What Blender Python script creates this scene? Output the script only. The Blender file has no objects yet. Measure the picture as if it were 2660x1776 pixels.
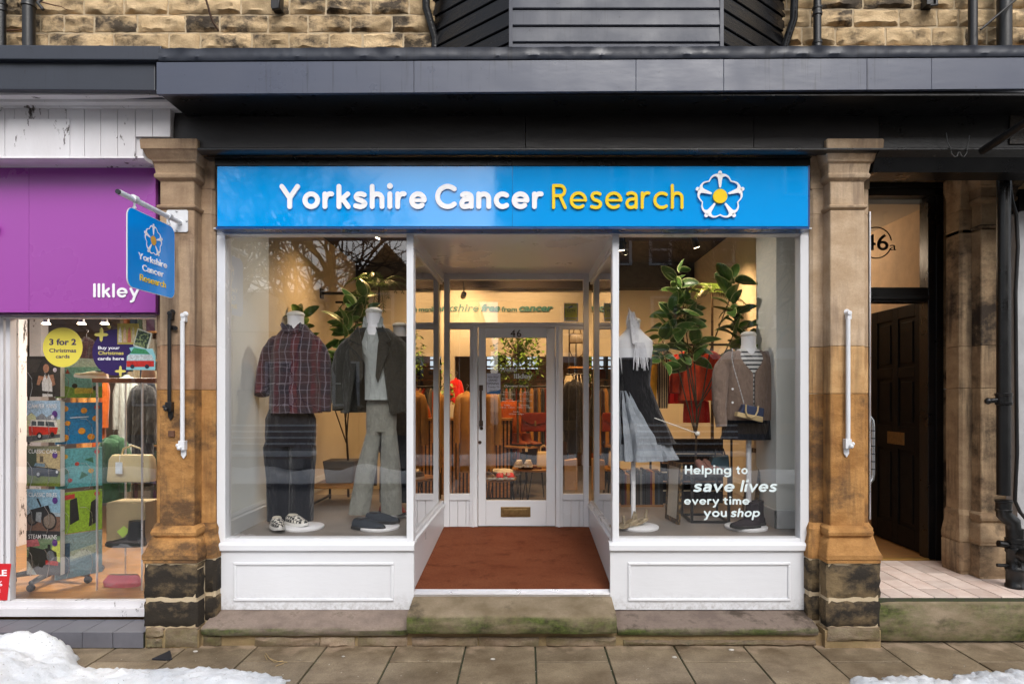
import bpy, math, random
from mathutils import Vector, Matrix, noise

sc = bpy.context.scene
COL = sc.collection
# ------------------------------------------------------------------ camera
F, D, H = 1680.0, 4.884, 1.805          # focal length in photo pixels, camera distance from the facade, eye height
def X(px, Y=0.0): return (px - 1364.0) * (Y + D) / F
def Z(py, Y=0.0): return H - (py - 1025.0) * (Y + D) / F
def P(px, py, Y=0.0): return Vector((X(px, Y), Y, Z(py, Y)))
cam = bpy.data.cameras.new('camera'); cam.sensor_width = 36; cam.lens = 36 * F / 2660
cam.shift_x = -34 / 2660; cam.shift_y = 137 / 2660; cam.clip_start = .05; cam.clip_end = 600
co = bpy.data.objects.new('camera', cam); co.location = (0, -D, H); co.rotation_euler = (math.radians(90), 0, 0)
COL.objects.link(co); sc.camera = co
# ------------------------------------------------------------------ world, sun, exposure
SUN_EL, SUN_AZ = math.radians(42), math.radians(163)     # azimuth from +Y clockwise
w = bpy.data.worlds.new('World'); sc.world = w; w.use_nodes = True
nt = w.node_tree; nt.nodes.clear()
sky = nt.nodes.new('ShaderNodeTexSky'); sky.sky_type = 'NISHITA'; sky.sun_disc = False
sky.sun_elevation = SUN_EL; sky.sun_rotation = SUN_AZ; sky.air_density = 1.0; sky.dust_density = 3.0; sky.ozone_density = 1.0
hs = nt.nodes.new('ShaderNodeHueSaturation'); hs.inputs['Saturation'].default_value = .34; hs.inputs['Value'].default_value = 1.0
tc = nt.nodes.new('ShaderNodeTexCoord'); cn = nt.nodes.new('ShaderNodeTexNoise'); cn.inputs['Scale'].default_value = 3.0
cn.inputs['Detail'].default_value = 6; cn.inputs['Roughness'].default_value = .6
cr = nt.nodes.new('ShaderNodeMapRange'); cr.inputs['From Min'].default_value = .35; cr.inputs['From Max'].default_value = .65
cr.inputs['To Min'].default_value = .82; cr.inputs['To Max'].default_value = 1.2
mu = nt.nodes.new('ShaderNodeVectorMath'); mu.operation = 'SCALE'
bg = nt.nodes.new('ShaderNodeBackground'); bg.inputs['Strength'].default_value = .15
ou = nt.nodes.new('ShaderNodeOutputWorld'); L = nt.links.new
L(sky.outputs[0], hs.inputs['Color']); L(tc.outputs['Generated'], cn.inputs['Vector']); L(cn.outputs['Fac'], cr.inputs['Value'])
L(hs.outputs[0], mu.inputs[0]); L(cr.outputs[0], mu.inputs['Scale']); L(mu.outputs[0], bg.inputs[0]); L(bg.outputs[0], ou.inputs[0])
sl = bpy.data.lights.new('sun', 'SUN'); sl.energy = 1.0; sl.angle = math.radians(35); sl.color = (1, .975, .94)
so = bpy.data.objects.new('sun', sl); COL.objects.link(so)
sd = Vector((math.sin(SUN_AZ) * math.cos(SUN_EL), math.cos(SUN_AZ) * math.cos(SUN_EL), math.sin(SUN_EL)))
so.rotation_euler = sd.to_track_quat('Z', 'Y').to_euler(); so.location = sd * 30
vs = sc.view_settings; sc.display_settings.display_device = 'sRGB'
vs.view_transform = 'Standard'; vs.look = 'None'; vs.gamma = 1; vs.exposure = 0.62; vs.use_curve_mapping = False
sc.render.engine = 'CYCLES'
cy = sc.cycles; cy.max_bounces = 7; cy.diffuse_bounces = 4; cy.glossy_bounces = 4; cy.transparent_max_bounces = 24
cy.transmission_bounces = 4; cy.caustics_reflective = False; cy.caustics_refractive = False; cy.use_denoising = True
cy.sample_clamp_indirect = 4

# ------------------------------------------------------------------ materials
def C(h):
    h = h.lstrip('#'); v = [int(h[i:i+2], 16) / 255 for i in (0, 2, 4)]
    return tuple(c / 12.92 if c <= .04045 else ((c + .055) / 1.055) ** 2.4 for c in v) + (1,)
def col(c): return C(c) if isinstance(c, str) else tuple(c) + (() if len(c) == 4 else (1,))
class NT:
    def __init__(s, name):
        s.m = bpy.data.materials.new(name); s.m.use_nodes = True; s.t = s.m.node_tree; s.n = s.t.nodes
        s.b = s.n['Principled BSDF']; s.o = s.n['Material Output']
    def new(s, t, **k):
        n = s.n.new(t)
        for a, v in k.items(): setattr(n, a, v)
        return n
    def l(s, a, b): s.t.links.new(a, b)
    def pos(s, scale=(1, 1, 1), rnd=True):
        g = s.new('ShaderNodeNewGeometry'); m = s.new('ShaderNodeMapping'); m.inputs['Scale'].default_value = scale
        if rnd:
            oi = s.new('ShaderNodeObjectInfo'); ad = s.new('ShaderNodeVectorMath', operation='MULTIPLY_ADD')
            s.l(oi.outputs['Random'], ad.inputs[0]); ad.inputs[1].default_value = (7, 5, 9); s.l(g.outputs['Position'], ad.inputs[2])
            s.l(ad.outputs[0], m.inputs['Vector'])
        else: s.l(g.outputs['Position'], m.inputs['Vector'])
        return m.outputs[0]
    def noise(s, vec, scale, detail=4, rough=.55):
        n = s.new('ShaderNodeTexNoise'); n.inputs['Scale'].default_value = scale; n.inputs['Detail'].default_value = detail
        n.inputs['Roughness'].default_value = rough; s.l(vec, n.inputs['Vector']); return n.outputs['Fac']
    def ramp(s, fac, a, b, lo=0., hi=1.):
        r = s.new('ShaderNodeMapRange'); r.inputs['From Min'].default_value = a; r.inputs['From Max'].default_value = b
        r.inputs['To Min'].default_value = lo; r.inputs['To Max'].default_value = hi; s.l(fac, r.inputs['Value']); return r.outputs[0]
    def math(s, op, a, b):
        n = s.new('ShaderNodeMath', operation=op)
        for i, v in enumerate((a, b)):
            if isinstance(v, (int, float)): n.inputs[i].default_value = v
            else: s.l(v, n.inputs[i])
        return n.outputs[0]
    def mix(s, f, a, b):
        n = s.new('ShaderNodeMix', data_type='RGBA')
        for i, v in ((0, f), (6, a), (7, b)):
            if isinstance(v, (int, float, tuple)): n.inputs[i].default_value = v
            else: s.l(v, n.inputs[i])
        return n.outputs[2]
    def bump(s, h, dist, strength=1.0):
        n = s.new('ShaderNodeBump'); n.inputs['Distance'].default_value = dist; n.inputs['Strength'].default_value = strength
        s.l(h, n.inputs['Height']); s.l(n.outputs[0], s.b.inputs['Normal'])

def M(name, c, rough=.5, metal=0., var=.12, vscale=6, bump=0., bscale=40, spec=.5, stretch=(1, 1, 1), c2=None, lo=.45, hi=.62, coat=0., sheen=0.):
    q = NT(name); b = q.b; c = col(c)
    v = q.pos(stretch)
    f = q.noise(v, vscale, 5, .6)
    dark = col(c2) if c2 is not None else tuple(x * (1 - var * 1.6) for x in c[:3]) + (1,)
    light = c if c2 is not None else tuple(min(1, x * (1 + var * .6)) for x in c[:3]) + (1,)
    if c2 is None: lo, hi = .3, .7
    q.l(q.mix(q.ramp(f, lo, hi), dark, light), b.inputs['Base Color'])
    b.inputs['Metallic'].default_value = metal; b.inputs['Specular IOR Level'].default_value = spec
    q.l(q.ramp(f, .3, .7, max(0, rough - .08), min(1, rough + .08)), b.inputs['Roughness'])
    b.inputs['Coat Weight'].default_value = coat; b.inputs['Sheen Weight'].default_value = sheen
    if bump: q.bump(q.noise(v, bscale, 4, .6), bump)
    return q.m

def stone(name, light, mid, soot='#2e2b2a', amt=.35, sscale=3.2, bump=.006, bscale=18, tint=.25, grain=1.0, moss=0, zsoot=None, streak=0):
    """weathered sandstone: warm variation, dark weathering crust with its own outline, fine grain"""
    q = NT(name); b = q.b; v = q.pos((1, 1, 1.5)); v2 = q.pos((1, 1, 1), False)
    a = q.noise(v, 4, 6, .65); c = q.mix(q.ramp(a, .35, .65), col(mid), col(light))
    g = q.noise(v2, 90, 3, .7); c = q.mix(q.math('MULTIPLY', q.ramp(g, .35, .65), .22 * grain), c, tuple(x * .55 for x in col(mid)[:3]) + (1,))
    if streak: c = q.mix(q.math('MULTIPLY', q.math('MULTIPLY', q.ramp(q.noise(q.pos((7, 7, .55), False), 2.2, 5, .65), .46, .62), q.ramp(q.noise(v2, 1.7, 3), .40, .56)), streak), c, tuple(x * 1.3 for x in col(soot)[:3]) + (1,))
    oi = q.new('ShaderNodeObjectInfo'); rr = q.ramp(oi.outputs['Random'], 0, 1, 1 - tint, 1 + tint * .35)
    vm = q.new('ShaderNodeVectorMath', operation='SCALE'); q.l(c, vm.inputs[0]); q.l(rr, vm.inputs['Scale']); c = vm.outputs[0]
    s1 = q.noise(v, sscale, 8, .68); s2 = q.noise(v2, sscale * 6, 4, .7)
    r2 = q.new('ShaderNodeTexWhiteNoise', noise_dimensions='1D'); q.l(oi.outputs['Random'], r2.inputs['W'])
    thr = q.ramp(r2.outputs['Value'], 0, 1, .10, -.06)
    f = q.math('ADD', q.math('SUBTRACT', q.math('ADD', s1, q.math('MULTIPLY', s2, .16)), thr), amt - .5)
    if zsoot:       # crust gathers in a belt of heights zsoot = (low, high)
        sx = q.new('ShaderNodeSeparateXYZ'); q.l(v2, sx.inputs[0])
        f = q.math('ADD', f, q.math('SUBTRACT', q.math('MINIMUM', q.ramp(sx.outputs[2], zsoot[0], zsoot[0] + .12), q.ramp(sx.outputs[2], zsoot[1], zsoot[1] - .12)), .75))
    f = q.ramp(f, .48, .62)
    c = q.mix(q.math('MULTIPLY', f, .9), c, col(soot))
    if moss:
        mm = q.noise(q.pos((.45, 1, 1.6), False), 4, 6, .65); geo = q.new('ShaderNodeNewGeometry'); sx = q.new('ShaderNodeSeparateXYZ'); q.l(geo.outputs['Normal'], sx.inputs[0])
        side = q.ramp(sx.outputs[2], .9, .45)
        mf = q.math('MULTIPLY', q.math('MULTIPLY', q.ramp(mm, .36, .62), side), moss)
        c = q.mix(mf, c, q.mix(q.ramp(q.noise(v2, 26, 4, .7), .35, .65), C('#272d12'), C('#4f5c26')))
    q.l(c, b.inputs['Base Color']); b.inputs['Roughness'].default_value = .88; b.inputs['Specular IOR Level'].default_value = .25
    h = q.math('ADD', q.noise(v, bscale, 6, .65), q.math('MULTIPLY', q.noise(v2, 130, 3, .6), .25))
    q.bump(h, bump); return q.m

def emis(name, c, s):
    q = NT(name); q.b.inputs['Base Color'].default_value = (0, 0, 0, 1); q.b.inputs['Emission Color'].default_value = col(c); q.b.inputs['Emission Strength'].default_value = s
    return q.m
def glass_mat(name, tint=(1, 1, 1, 1), k=3.7):
    q = NT(name); q.n.remove(q.b)
    fr = q.new('ShaderNodeFresnel'); fr.inputs['IOR'].default_value = 1.5
    geo = q.new('ShaderNodeNewGeometry')
    fac = q.math('MULTIPLY', q.math('MINIMUM', q.math('MULTIPLY', fr.outputs[0], k), 1.0), q.math('SUBTRACT', 1.0, geo.outputs['Backfacing']))
    gl = q.new('ShaderNodeBsdfGlossy'); gl.inputs['Roughness'].default_value = .0
    v = q.pos((1, 1, 1), False); bp = q.new('ShaderNodeBump'); bp.inputs['Distance'].default_value = .0004; bp.inputs['Strength'].default_value = .5
    q.l(q.noise(v, 1.3, 2, .5), bp.inputs['Height']); q.l(bp.outputs[0], gl.inputs['Normal'])
    tr = q.new('ShaderNodeBsdfTransparent'); tr.inputs[0].default_value = tint
    mx = q.new('ShaderNodeMixShader'); q.l(fac, mx.inputs[0]); q.l(tr.outputs[0], mx.inputs[1]); q.l(gl.outputs[0], mx.inputs[2]); q.l(mx.outputs[0], q.o.inputs[0])
    return q.m

G = {}
G['glass'] = glass_mat('window_glass')
G['clear'] = glass_mat('cabinet_glass', (.96, .98, .98, 1), 1.2)
G['white'] = M('white_gloss_paint', (.72, .73, .76), .32, var=.012, vscale=1.2, bump=.0004, bscale=12)
G['white_old'] = None
G['blue'] = M('sign_blue', (.0, .33, .84), .05, var=.0, spec=.8, coat=.6)
G['bluebd'] = M('sign_blue_edge', (.0, .06, .22), .3, var=.02)
G['bladeblue'] = M('blade_blue', (.0, .29, .88), .2, var=.0, coat=.3)
G['letter'] = M('letter_white', (.90, .90, .92), .7, var=.0, spec=.1)
G['yellow'] = M('letter_yellow', (.90, .62, .02), .6, var=.0, spec=.2)
G['purple'] = M('sign_purple', (.34, .068, .37), .30, var=.012, vscale=1)
G['black'] = M('black_gloss_paint', (.006, .006, .0065), .32, var=.1, bump=.0018, bscale=30)
G['blackm'] = M('black_satin_iron', (.010, .010, .011), .38, var=.2, bump=.001, bscale=60)
G['grey_sat'] = M('grey_satin', (.25, .25, .27), .4)
G['rubber'] = M('dark_cap', (.02, .022, .03), .5)
G['mat'] = M('coir_mat', '#8a4023', .95, var=.2, vscale=140, bump=.004, bscale=220, spec=.1)
G['alu'] = M('aluminium', (.75, .75, .78), .32, metal=.9, var=.0)
G['steel'] = M('steel', (.55, .55, .56), .3, metal=1, var=.1)
G['brass'] = M('aged_brass', (.32, .21, .09), .42, metal=.8, var=.2, vscale=30)
G['bronze'] = M('brown_bronze', (.075, .045, .03), .4, metal=.5, var=.1)
G['road'] = M('asphalt', (.045, .045, .048), .7, var=.3, vscale=20, bump=.004, bscale=150)
G['mann'] = M('mannequin_white', (.86, .86, .88), .45, var=.01)
G['mannpale'] = M('mannequin_cap', (.74, .72, .66), .5, var=.02)
G['fluor'] = emis('lamp_glow', (1, .78, .5), 14)
# ------------------------------------------------------------------ mesh helpers
class B:
    def __init__(s): s.v, s.f, s.m = [], [], []
    def face(s, idx, m=0): s.f.append(tuple(idx)); s.m.append(m)
    def poly(s, pts, m=0):
        n = len(s.v); s.v += [Vector(p) for p in pts]; s.face(range(n, n + len(pts)), m)
    def box(s, x0, x1, y0, y1, z0, z1, m=0):
        n = len(s.v)
        for z in (z0, z1):
            for x, y in ((x0, y0), (x1, y0), (x1, y1), (x0, y1)): s.v.append(Vector((x, y, z)))
        for q in ((3, 2, 1, 0), (4, 5, 6, 7), (0, 1, 5, 4), (1, 2, 6, 5), (2, 3, 7, 6), (3, 0, 4, 7)): s.face([n + i for i in q], m)
        return s
    def rings(s, R, m=0, caps=(True, True)):
        n0 = len(s.v); k = len(R[0])
        for r in R: s.v += [Vector(p) for p in r]
        for i in range(len(R) - 1):
            for j in range(k):
                a = n0 + i * k + j; b = n0 + i * k + (j + 1) % k
                s.face((a, b, b + k, a + k), m)
        if caps[0]: s.face([n0 + j for j in reversed(range(k))], m)
        if caps[1]: s.face([n0 + (len(R) - 1) * k + j for j in range(k)], m)
        return s
    def prism(s, pts, y0, y1, m=0, ax='y'):
        """pts: outline in (x,z) for ax y, (y,z) for ax x, (x,y) for ax z"""
        def q(p, d): return {'y': (p[0], d, p[1]), 'x': (d, p[0], p[1]), 'z': (p[0], p[1], d)}[ax]
        return s.rings([[q(p, y0) for p in pts], [q(p, y1) for p in pts]], m)
    def tube(s, pts, r, n=8, m=0, caps=True):
        pts = [Vector(p) for p in pts]; R = []
        rs = r if isinstance(r, (list, tuple)) else [r] * len(pts)
        t0 = (pts[1] - pts[0]).normalized(); up = Vector((0, 0, 1)) if abs(t0.z) < .9 else Vector((1, 0, 0))
        u = t0.cross(up).normalized()
        for i, p in enumerate(pts):
            t = (pts[min(i + 1, len(pts) - 1)] - pts[max(i - 1, 0)]).normalized()
            u = (u - t * u.dot(t)).normalized(); w_ = t.cross(u)
            R.append([p + (u * math.cos(a) + w_ * math.sin(a)) * rs[i] for a in [2 * math.pi * j / n for j in range(n)]])
        return s.rings(R, m, (caps, caps))
    def lathe(s, prof, c=(0, 0, 0), n=20, m=0, caps=(True, True), ax='z', sx=1, sy=1):
        R = []
        for r, h in prof:
            ring = []
            for j in range(n):
                a = 2 * math.pi * j / n; ca, sa = r * math.cos(a) * sx, r * math.sin(a) * sy
                ring.append(Vector(c) + Vector({'z': (ca, sa, h), 'y': (ca, h, sa), 'x': (h, ca, sa)}[ax]))
            R.append(ring)
        return s.rings(R, m, caps)
    def ball(s, c, r, n=10, m=0, sc_=(1, 1, 1)):
        prof = [(max(.001, r * math.sin(math.pi * i / n)), -r * math.cos(math.pi * i / n)) for i in range(n + 1)]
        k = len(s.v); s.lathe(prof, (0, 0, 0), n * 2 if n < 8 else n + 6, m)
        for i in range(k, len(s.v)):
            v = s.v[i]; s.v[i] = Vector((c[0] + v.x * sc_[0], c[1] + v.y * sc_[1], c[2] + v.z * sc_[2]))
        return s
    def xf(s, M_, start=0):
        for i in range(start, len(s.v)): s.v[i] = M_ @ s.v[i]
        return s
    def add(s, o, M_=None, m=None):
        n = len(s.v); s.v += [(M_ @ v if M_ else v.copy()) for v in o.v]
        for f, mm in zip(o.f, o.m): s.f.append(tuple(n + i for i in f)); s.m.append(mm if m is None else m)
        return s
WL = {}
def T(x, y, z): return Matrix.Translation((x, y, z))
def RZ(a): return Matrix.Rotation(math.radians(a), 4, 'Z')
def RX(a): return Matrix.Rotation(math.radians(a), 4, 'X')
def RY(a): return Matrix.Rotation(math.radians(a), 4, 'Y')
def SC(x, y, z): return Matrix.Diagonal((x, y, z, 1))
def tag(o, label=None, cat=None, group=None, kind=None):
    for k, v in (('label', label), ('category', cat), ('group', group), ('kind', kind)):
        if v: o[k] = v
    return o
def thing(name, label, cat, loc=(0, 0, 0), group=None, kind=None):
    o = bpy.data.objects.new(name, None); o.empty_display_size = .1; COL.objects.link(o); o.location = loc; WL[o.name] = Vector(loc)
    return tag(o, label, cat, group, kind)
def mesh(name, b, mats, smooth=None):
    me = bpy.data.meshes.new(name); me.from_pydata([tuple(v) for v in b.v], [], b.f)
    for m in (mats if isinstance(mats, (list, tuple)) else [mats]): me.materials.append(G[m] if isinstance(m, str) else m)
    for p, m in zip(me.polygons, b.m): p.material_index = m
    if smooth is not None:
        for p in me.polygons: p.use_smooth = True
        me.set_sharp_from_angle(angle=math.radians(smooth))
    me.validate(); me.update()
    return me
def put(name, b, mats, parent=None, smooth=None, bevel=None, label=None, cat=None, group=None, kind=None, origin=None, fixn=True):
    """link b as one mesh object with its origin at its base, parented under parent (world geometry stays)"""
    if origin is None:
        xs = [v.x for v in b.v]; ys = [v.y for v in b.v]; zs = [v.z for v in b.v]
        origin = Vector(((min(xs) + max(xs)) / 2, (min(ys) + max(ys)) / 2, min(zs)))
    origin = Vector(origin)
    c = B(); c.v = [v - origin for v in b.v]; c.f, c.m = b.f, b.m
    me = mesh(name, c, mats, smooth)
    if fixn:
        import bmesh
        bm = bmesh.new(); bm.from_mesh(me); bmesh.ops.recalc_face_normals(bm, faces=bm.faces); bm.to_mesh(me); bm.free()
    o = bpy.data.objects.new(name, me); COL.objects.link(o); WL[o.name] = origin
    if parent is not None: o.parent = parent; o.location = origin - WL[parent.name]
    else: o.location = origin
    if bevel:
        md = o.modifiers.new('bevel', 'BEVEL'); md.width = bevel; md.segments = 2; md.limit_method = 'ANGLE'; md.angle_limit = math.radians(50); md.harden_normals = False
    return tag(o, label, cat, group, kind)
def copy_tree(o, loc, rz=0, label=None, scale=None):
    def cp(x, par):
        c = x.copy(); COL.objects.link(c)
        if par: c.parent = par; WL[c.name] = WL[x.name]
        for ch in x.children: cp(ch, c)
        return c
    r = cp(o, None); r.location = loc; WL[r.name] = Vector(loc); r.rotation_euler = (0, 0, math.radians(rz))
    if scale: r.scale = scale if isinstance(scale, tuple) else (scale,) * 3
    if label: r['label'] = label
    return r
_capc = {}
def text_b(s, w, cap, bold=0., ext=.004, shear=0., space=1.0, m=0, align='L', italic=False):
    """text as a B in local axes: x right, y up, z out; w = total width (None keeps the natural one), cap = cap height"""
    def mk(body):
        cu = bpy.data.curves.new('t', 'FONT'); cu.body = body; cu.size = 1; cu.offset = bold; cu.shear = shear; cu.space_character = space
        cu.resolution_u = 5; cu.extrude = .05; o = bpy.data.objects.new('t', cu); me = bpy.data.meshes.new_from_object(o)
        vs_ = [v.co.copy() for v in me.vertices]; fs = [tuple(p.vertices) for p in me.polygons]
        bpy.data.objects.remove(o); bpy.data.curves.remove(cu); bpy.data.meshes.remove(me); return vs_, fs
    key = (bold,)
    if key not in _capc:
        v, _ = mk('H'); _capc[key] = (min(p.y for p in v), max(p.y for p in v))
    lo, hi = _capc[key]; sc_ = cap / (hi - lo)
    v, f = mk(s); x0, x1 = min(p.x for p in v), max(p.x for p in v)
    sx = w / (x1 - x0) if w else sc_
    b = B(); off = -(x1 - x0) / 2 * sx if align == 'C' else (-(x1 - x0) * sx if align == 'R' else 0)
    b.v = [Vector(((p.x - x0) * sx + off, (p.y - lo) * sc_, ext if p.z > 0 else 0)) for p in v]; b.f = f; b.m = [m] * len(f)
    return b
FR = Matrix(((1, 0, 0, 0), (0, 0, -1, 0), (0, 1, 0, 0), (0, 0, 0, 1)))        # local (x,y,out) -> faces -Y
SIDE = Matrix(((0, 0, 1, 0), (1, 0, 0, 0), (0, 1, 0, 0), (0, 0, 0, 1)))      # local x -> +Y, faces +X
def front_text(s, px0, px1, pytop, pybase, Y, bold=.0, ext=.004, shear=0., m=0, space=1.0):
    b = text_b(s, X(px1, Y) - X(px0, Y), Z(pytop, Y) - Z(pybase, Y), bold, ext, shear, space, m)
    return b.xf(T(X(px0, Y), Y, Z(pybase, Y)) @ FR)
def arc(cx, cz, r, a0, a1, n, rz=None):
    rz = r if rz is None else rz
    return [(cx + r * math.cos(math.radians(a0 + (a1 - a0) * i / n)), cz + rz * math.sin(math.radians(a0 + (a1 - a0) * i / n))) for i in range(n + 1)]
def rrect(x0, x1, z0, z1, r, n=4):
    return arc(x1 - r, z1 - r, r, 0, 90, n) + arc(x0 + r, z1 - r, r, 90, 180, n) + arc(x0 + r, z0 + r, r, 180, 270, n) + arc(x1 - r, z0 + r, r, 270, 360, n)
def flower(r, th):
    """five little figures holding hands in a ring; unit: overall radius r. returns (white, yellow) in local axes"""
    wb = B(); yb = B(); u = r / 665.
    def q(rad, ang, z): a = math.radians(90 - ang); return Vector((rad * u * math.cos(a), rad * u * math.sin(a), z))
    key = [(0, 545, 84), (6, 553, 74), (12, 562, 58), (18, 563, 46), (25, 542, 40), (31, 508, 34), (36, 485, 30)]
    def rt(a):
        a = abs(((a + 36) % 72) - 36)
        for (a0, r0, t0), (a1, r1, t1) in zip(key, key[1:]):
            if a <= a1: k = (a - a0) / (a1 - a0); return r0 + (r1 - r0) * k, t0 + (t1 - t0) * k
        return key[-1][1:]
    N = 120; n0 = 0; loop = []
    for i in range(N):
        a = 360 * i / N; rr, t = rt(a); loop.append([q(rr - t / 2, a, 0), q(rr + t / 2, a, 0), q(rr + t / 2, a, th), q(rr - t / 2, a, th)])
    for i in range(N): wb.v += loop[i]
    for i in range(N):
        a, c = i * 4, ((i + 1) % N) * 4
        for j in range(4): wb.face((a + j, a + (j + 1) % 4, c + (j + 1) % 4, c + j))
    for k in range(5):
        A = 72 * k
        def pt(x, y): a = math.radians(-A); return (u * (x * math.cos(a) - y * math.sin(a)), u * (x * math.sin(a) + y * math.cos(a)))
        body = [(-26, 250), (-20, 232), (0, 224), (20, 232), (26, 250), (52, 440), (66, 490), (110, 520), (-110, 520), (-66, 490), (-52, 440)]
        wb.prism([pt(x, y) for x, y in body], 0, th * .97, ax='z')
        wb.prism([pt(x, y) for x, y in arc(0, 615, 50, 0, 345, 23)], 0, th, ax='z')
    yb.prism([(185 * u * math.cos(a), 185 * u * math.sin(a)) for a in [2 * math.pi * i / 40 for i in range(40)]], 0, th * 1.2, ax='z')
    return wb, yb
def grid_stone(x0, x1, z0, z1, y, depth, nx, nz, seed, rough=.03, edge=.012, m=0):
    """rock-faced block: uneven proud face, drafted edges"""
    b = B(); rnd = random.Random(seed); o = rnd.uniform(0, 99)
    for j in range(nz + 1):
        for i in range(nx + 1):
            u, v = i / nx, j / nz
            e = min(1, min(u, 1 - u) * nx / 1.0) * min(1, min(v, 1 - v) * nz / 1.0)
            h = (.35 + .9 * noise.noise(Vector((x0 * 3 + u * (x1 - x0) * 9 + o, v * (z1 - z0) * 16, o))) + .5 * noise.noise(Vector((u * (x1 - x0) * 30, v * 6 + o, o)))) * rough * e
            jx = rnd.uniform(-1, 1) * edge * .35; jz = rnd.uniform(-1, 1) * edge * .35
            b.v.append(Vector((x0 + (x1 - x0) * u + jx, y - edge * .6 * (1 if e > 0 else 0) - max(-.002, h), z0 + (z1 - z0) * v + jz)))
    for j in range(nz):
        for i in range(nx):
            a = j * (nx + 1) + i; b.face((a, a + 1, a + nx + 2, a + nx + 1), m)
    # sides back to the wall
    rim = [j * (nx + 1) for j in range(nz + 1)][::-1] + list(range(1, nx + 1)) + [j * (nx + 1) + nx for j in range(1, nz + 1)] + list(range((nz + 1) * (nx + 1) - 2, nz * (nx + 1), -1))
    n = len(b.v)
    for k in rim: p = b.v[k]; b.v.append(Vector((p.x, y + depth, p.z)))
    for k in range(len(rim)):
        b.face((rim[k], n + k, n + (k + 1) % len(rim), rim[(k + 1) % len(rim)]), m)
    return b
# ------------------------------------------------------------------ rounded monoline lettering (cap height 1, x-height .70)
def _cr(pts, n=7):
    out = []; P_ = [pts[0]] + list(pts) + [pts[-1]]
    for i in range(1, len(P_) - 2):
        p0, p1, p2, p3 = P_[i - 1:i + 3]
        for j in range(n):
            t = j / n; out.append(tuple(.5 * (2 * p1[k] + (p2[k] - p0[k]) * t + (2 * p0[k] - 5 * p1[k] + 4 * p2[k] - p3[k]) * t * t + (3 * p1[k] - p0[k] - 3 * p2[k] + p3[k]) * t ** 3) for k in (0, 1)))
    return out + [pts[-1]]
def _arc(cx, cy, rx, ry, a0, a1, n=22): return [(cx + rx * math.cos(math.radians(a0 + (a1 - a0) * i / n)), cy + ry * math.sin(math.radians(a0 + (a1 - a0) * i / n))) for i in range(n + 1)]
def glyph(ch, w):
    l, h, c = w / 2, .70 - w / 2, 1 - w / 2; r = (h - l) / 2; m = .35; a = w / 2; k = 1.02 * r
    arch = lambda x0, wd, y0: [(x0, y0)] + _arc(x0 + wd / 2, h - wd / 2 * .95, wd / 2, wd / 2 * .95, 180, 0, 14)[1:] + [(x0 + wd, l)]
    G_ = {
     'o': [('C', _arc(a + k, m, k, r, 0, 360, 28)[:-1])],
     'r': [[(a, l), (a, h)], _cr([(a, h - .24), (a + .06, h - .08), (a + .17, h), (a + .27, h + .0)])],
     'k': [[(a, l), (a, c)], [(a + .36, h), (a + .04, .33)], [(a + .14, .42), (a + .38, l)]],
     's': [_cr([(a + .35, h - .035), (a + .22, h + .005), (a + .08, h - .02), (a + .02, h - .12), (a + .10, .385), (a + .26, .325), (a + .37, .24), (a + .34, l + .05), (a + .2, l - .005), (a + .0, l + .035)])],
     'h': [[(a, l), (a, c)], arch(a, .40, h - .2)], 'n': [[(a, l), (a, h)], arch(a, .40, h - .2)],
     'm': [[(a, l), (a, h)], arch(a, .34, h - .2), arch(a + .34, .34, h - .2)],
     'u': [[(a + .4, l), (a + .4, h)], [(a, h)] + _arc(a + .2, l + .19, .2, .19, 180, 360, 14) ],
     'i': [[(a, l), (a, h)], ('D', (a, .92), w * .60)], 'l': [[(a, l), (a, c)]], 'I': [[(a, l), (a, c)]], 't': [[(a + .12, c - .1), (a + .12, l + .12)] + _arc(a + .12 + .13, l + .12, .13, .12, 180, 270, 8), [(a - .02, h), (a + .30, h)]],
     'e': [_arc(a + k, m, k, r, 0, 310, 26), ('W', [(a + .04, m), (a + 2 * k - .03, m)], .72)],
     'c': [_arc(a + k, m, k, r, 52, 308, 22)], 'C': [_arc(a + .40, .5, .40, .5 - a, 48, 312, 30)],
     'Y': [[(a, c), (a + .32, .44)], [(a + .64, c), (a + .32, .44), (a + .32, l)]],
     'a': [_cr([(a + .04, h - .04), (a + .12, h), (a + .24, h), (a + .36, h - .06), (a + .39, h - .18)]) + [(a + .39, l)], _cr([(a + .39, .40), (a + .22, .40), (a + .08, .36), (a + .01, .24), (a + .05, .12), (a + .16, l), (a + .29, l + .03), (a + .39, .17)])],
     'R': [[(a, l), (a, c)], [(a, c), (a + .22, c)] + _arc(a + .26, .735, .2, c - .735, 80, -80, 14) + [(a + .01, .735 * 2 - c)], [(a + .26, .735 * 2 - c), (a + .48, l)]],
     'H': [[(a, l), (a, c)], [(a + .52, l), (a + .52, c)], [(a, .52), (a + .52, .52)]],
     'p': [('C', _arc(a + k, m, k, r, 0, 360, 28)[:-1]), [(a, h), (a, -.26)]], 'g': [('C', _arc(a + k, m, k, r, 0, 360, 28)[:-1]), [(a + 2 * k, h), (a + 2 * k, -.05)] + _arc(a + k, -.06, k, .18, 0, -140, 12)],
     'v': [[(a, h), (a + .24, l), (a + .48, h)]], 'y': [[(a, h), (a + .25, l)], _cr([(a + .50, h), (a + .25, l - .02), (a + .16, -.2), (a + .02, -.27)])],
    }
    return G_.get(ch)
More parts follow.
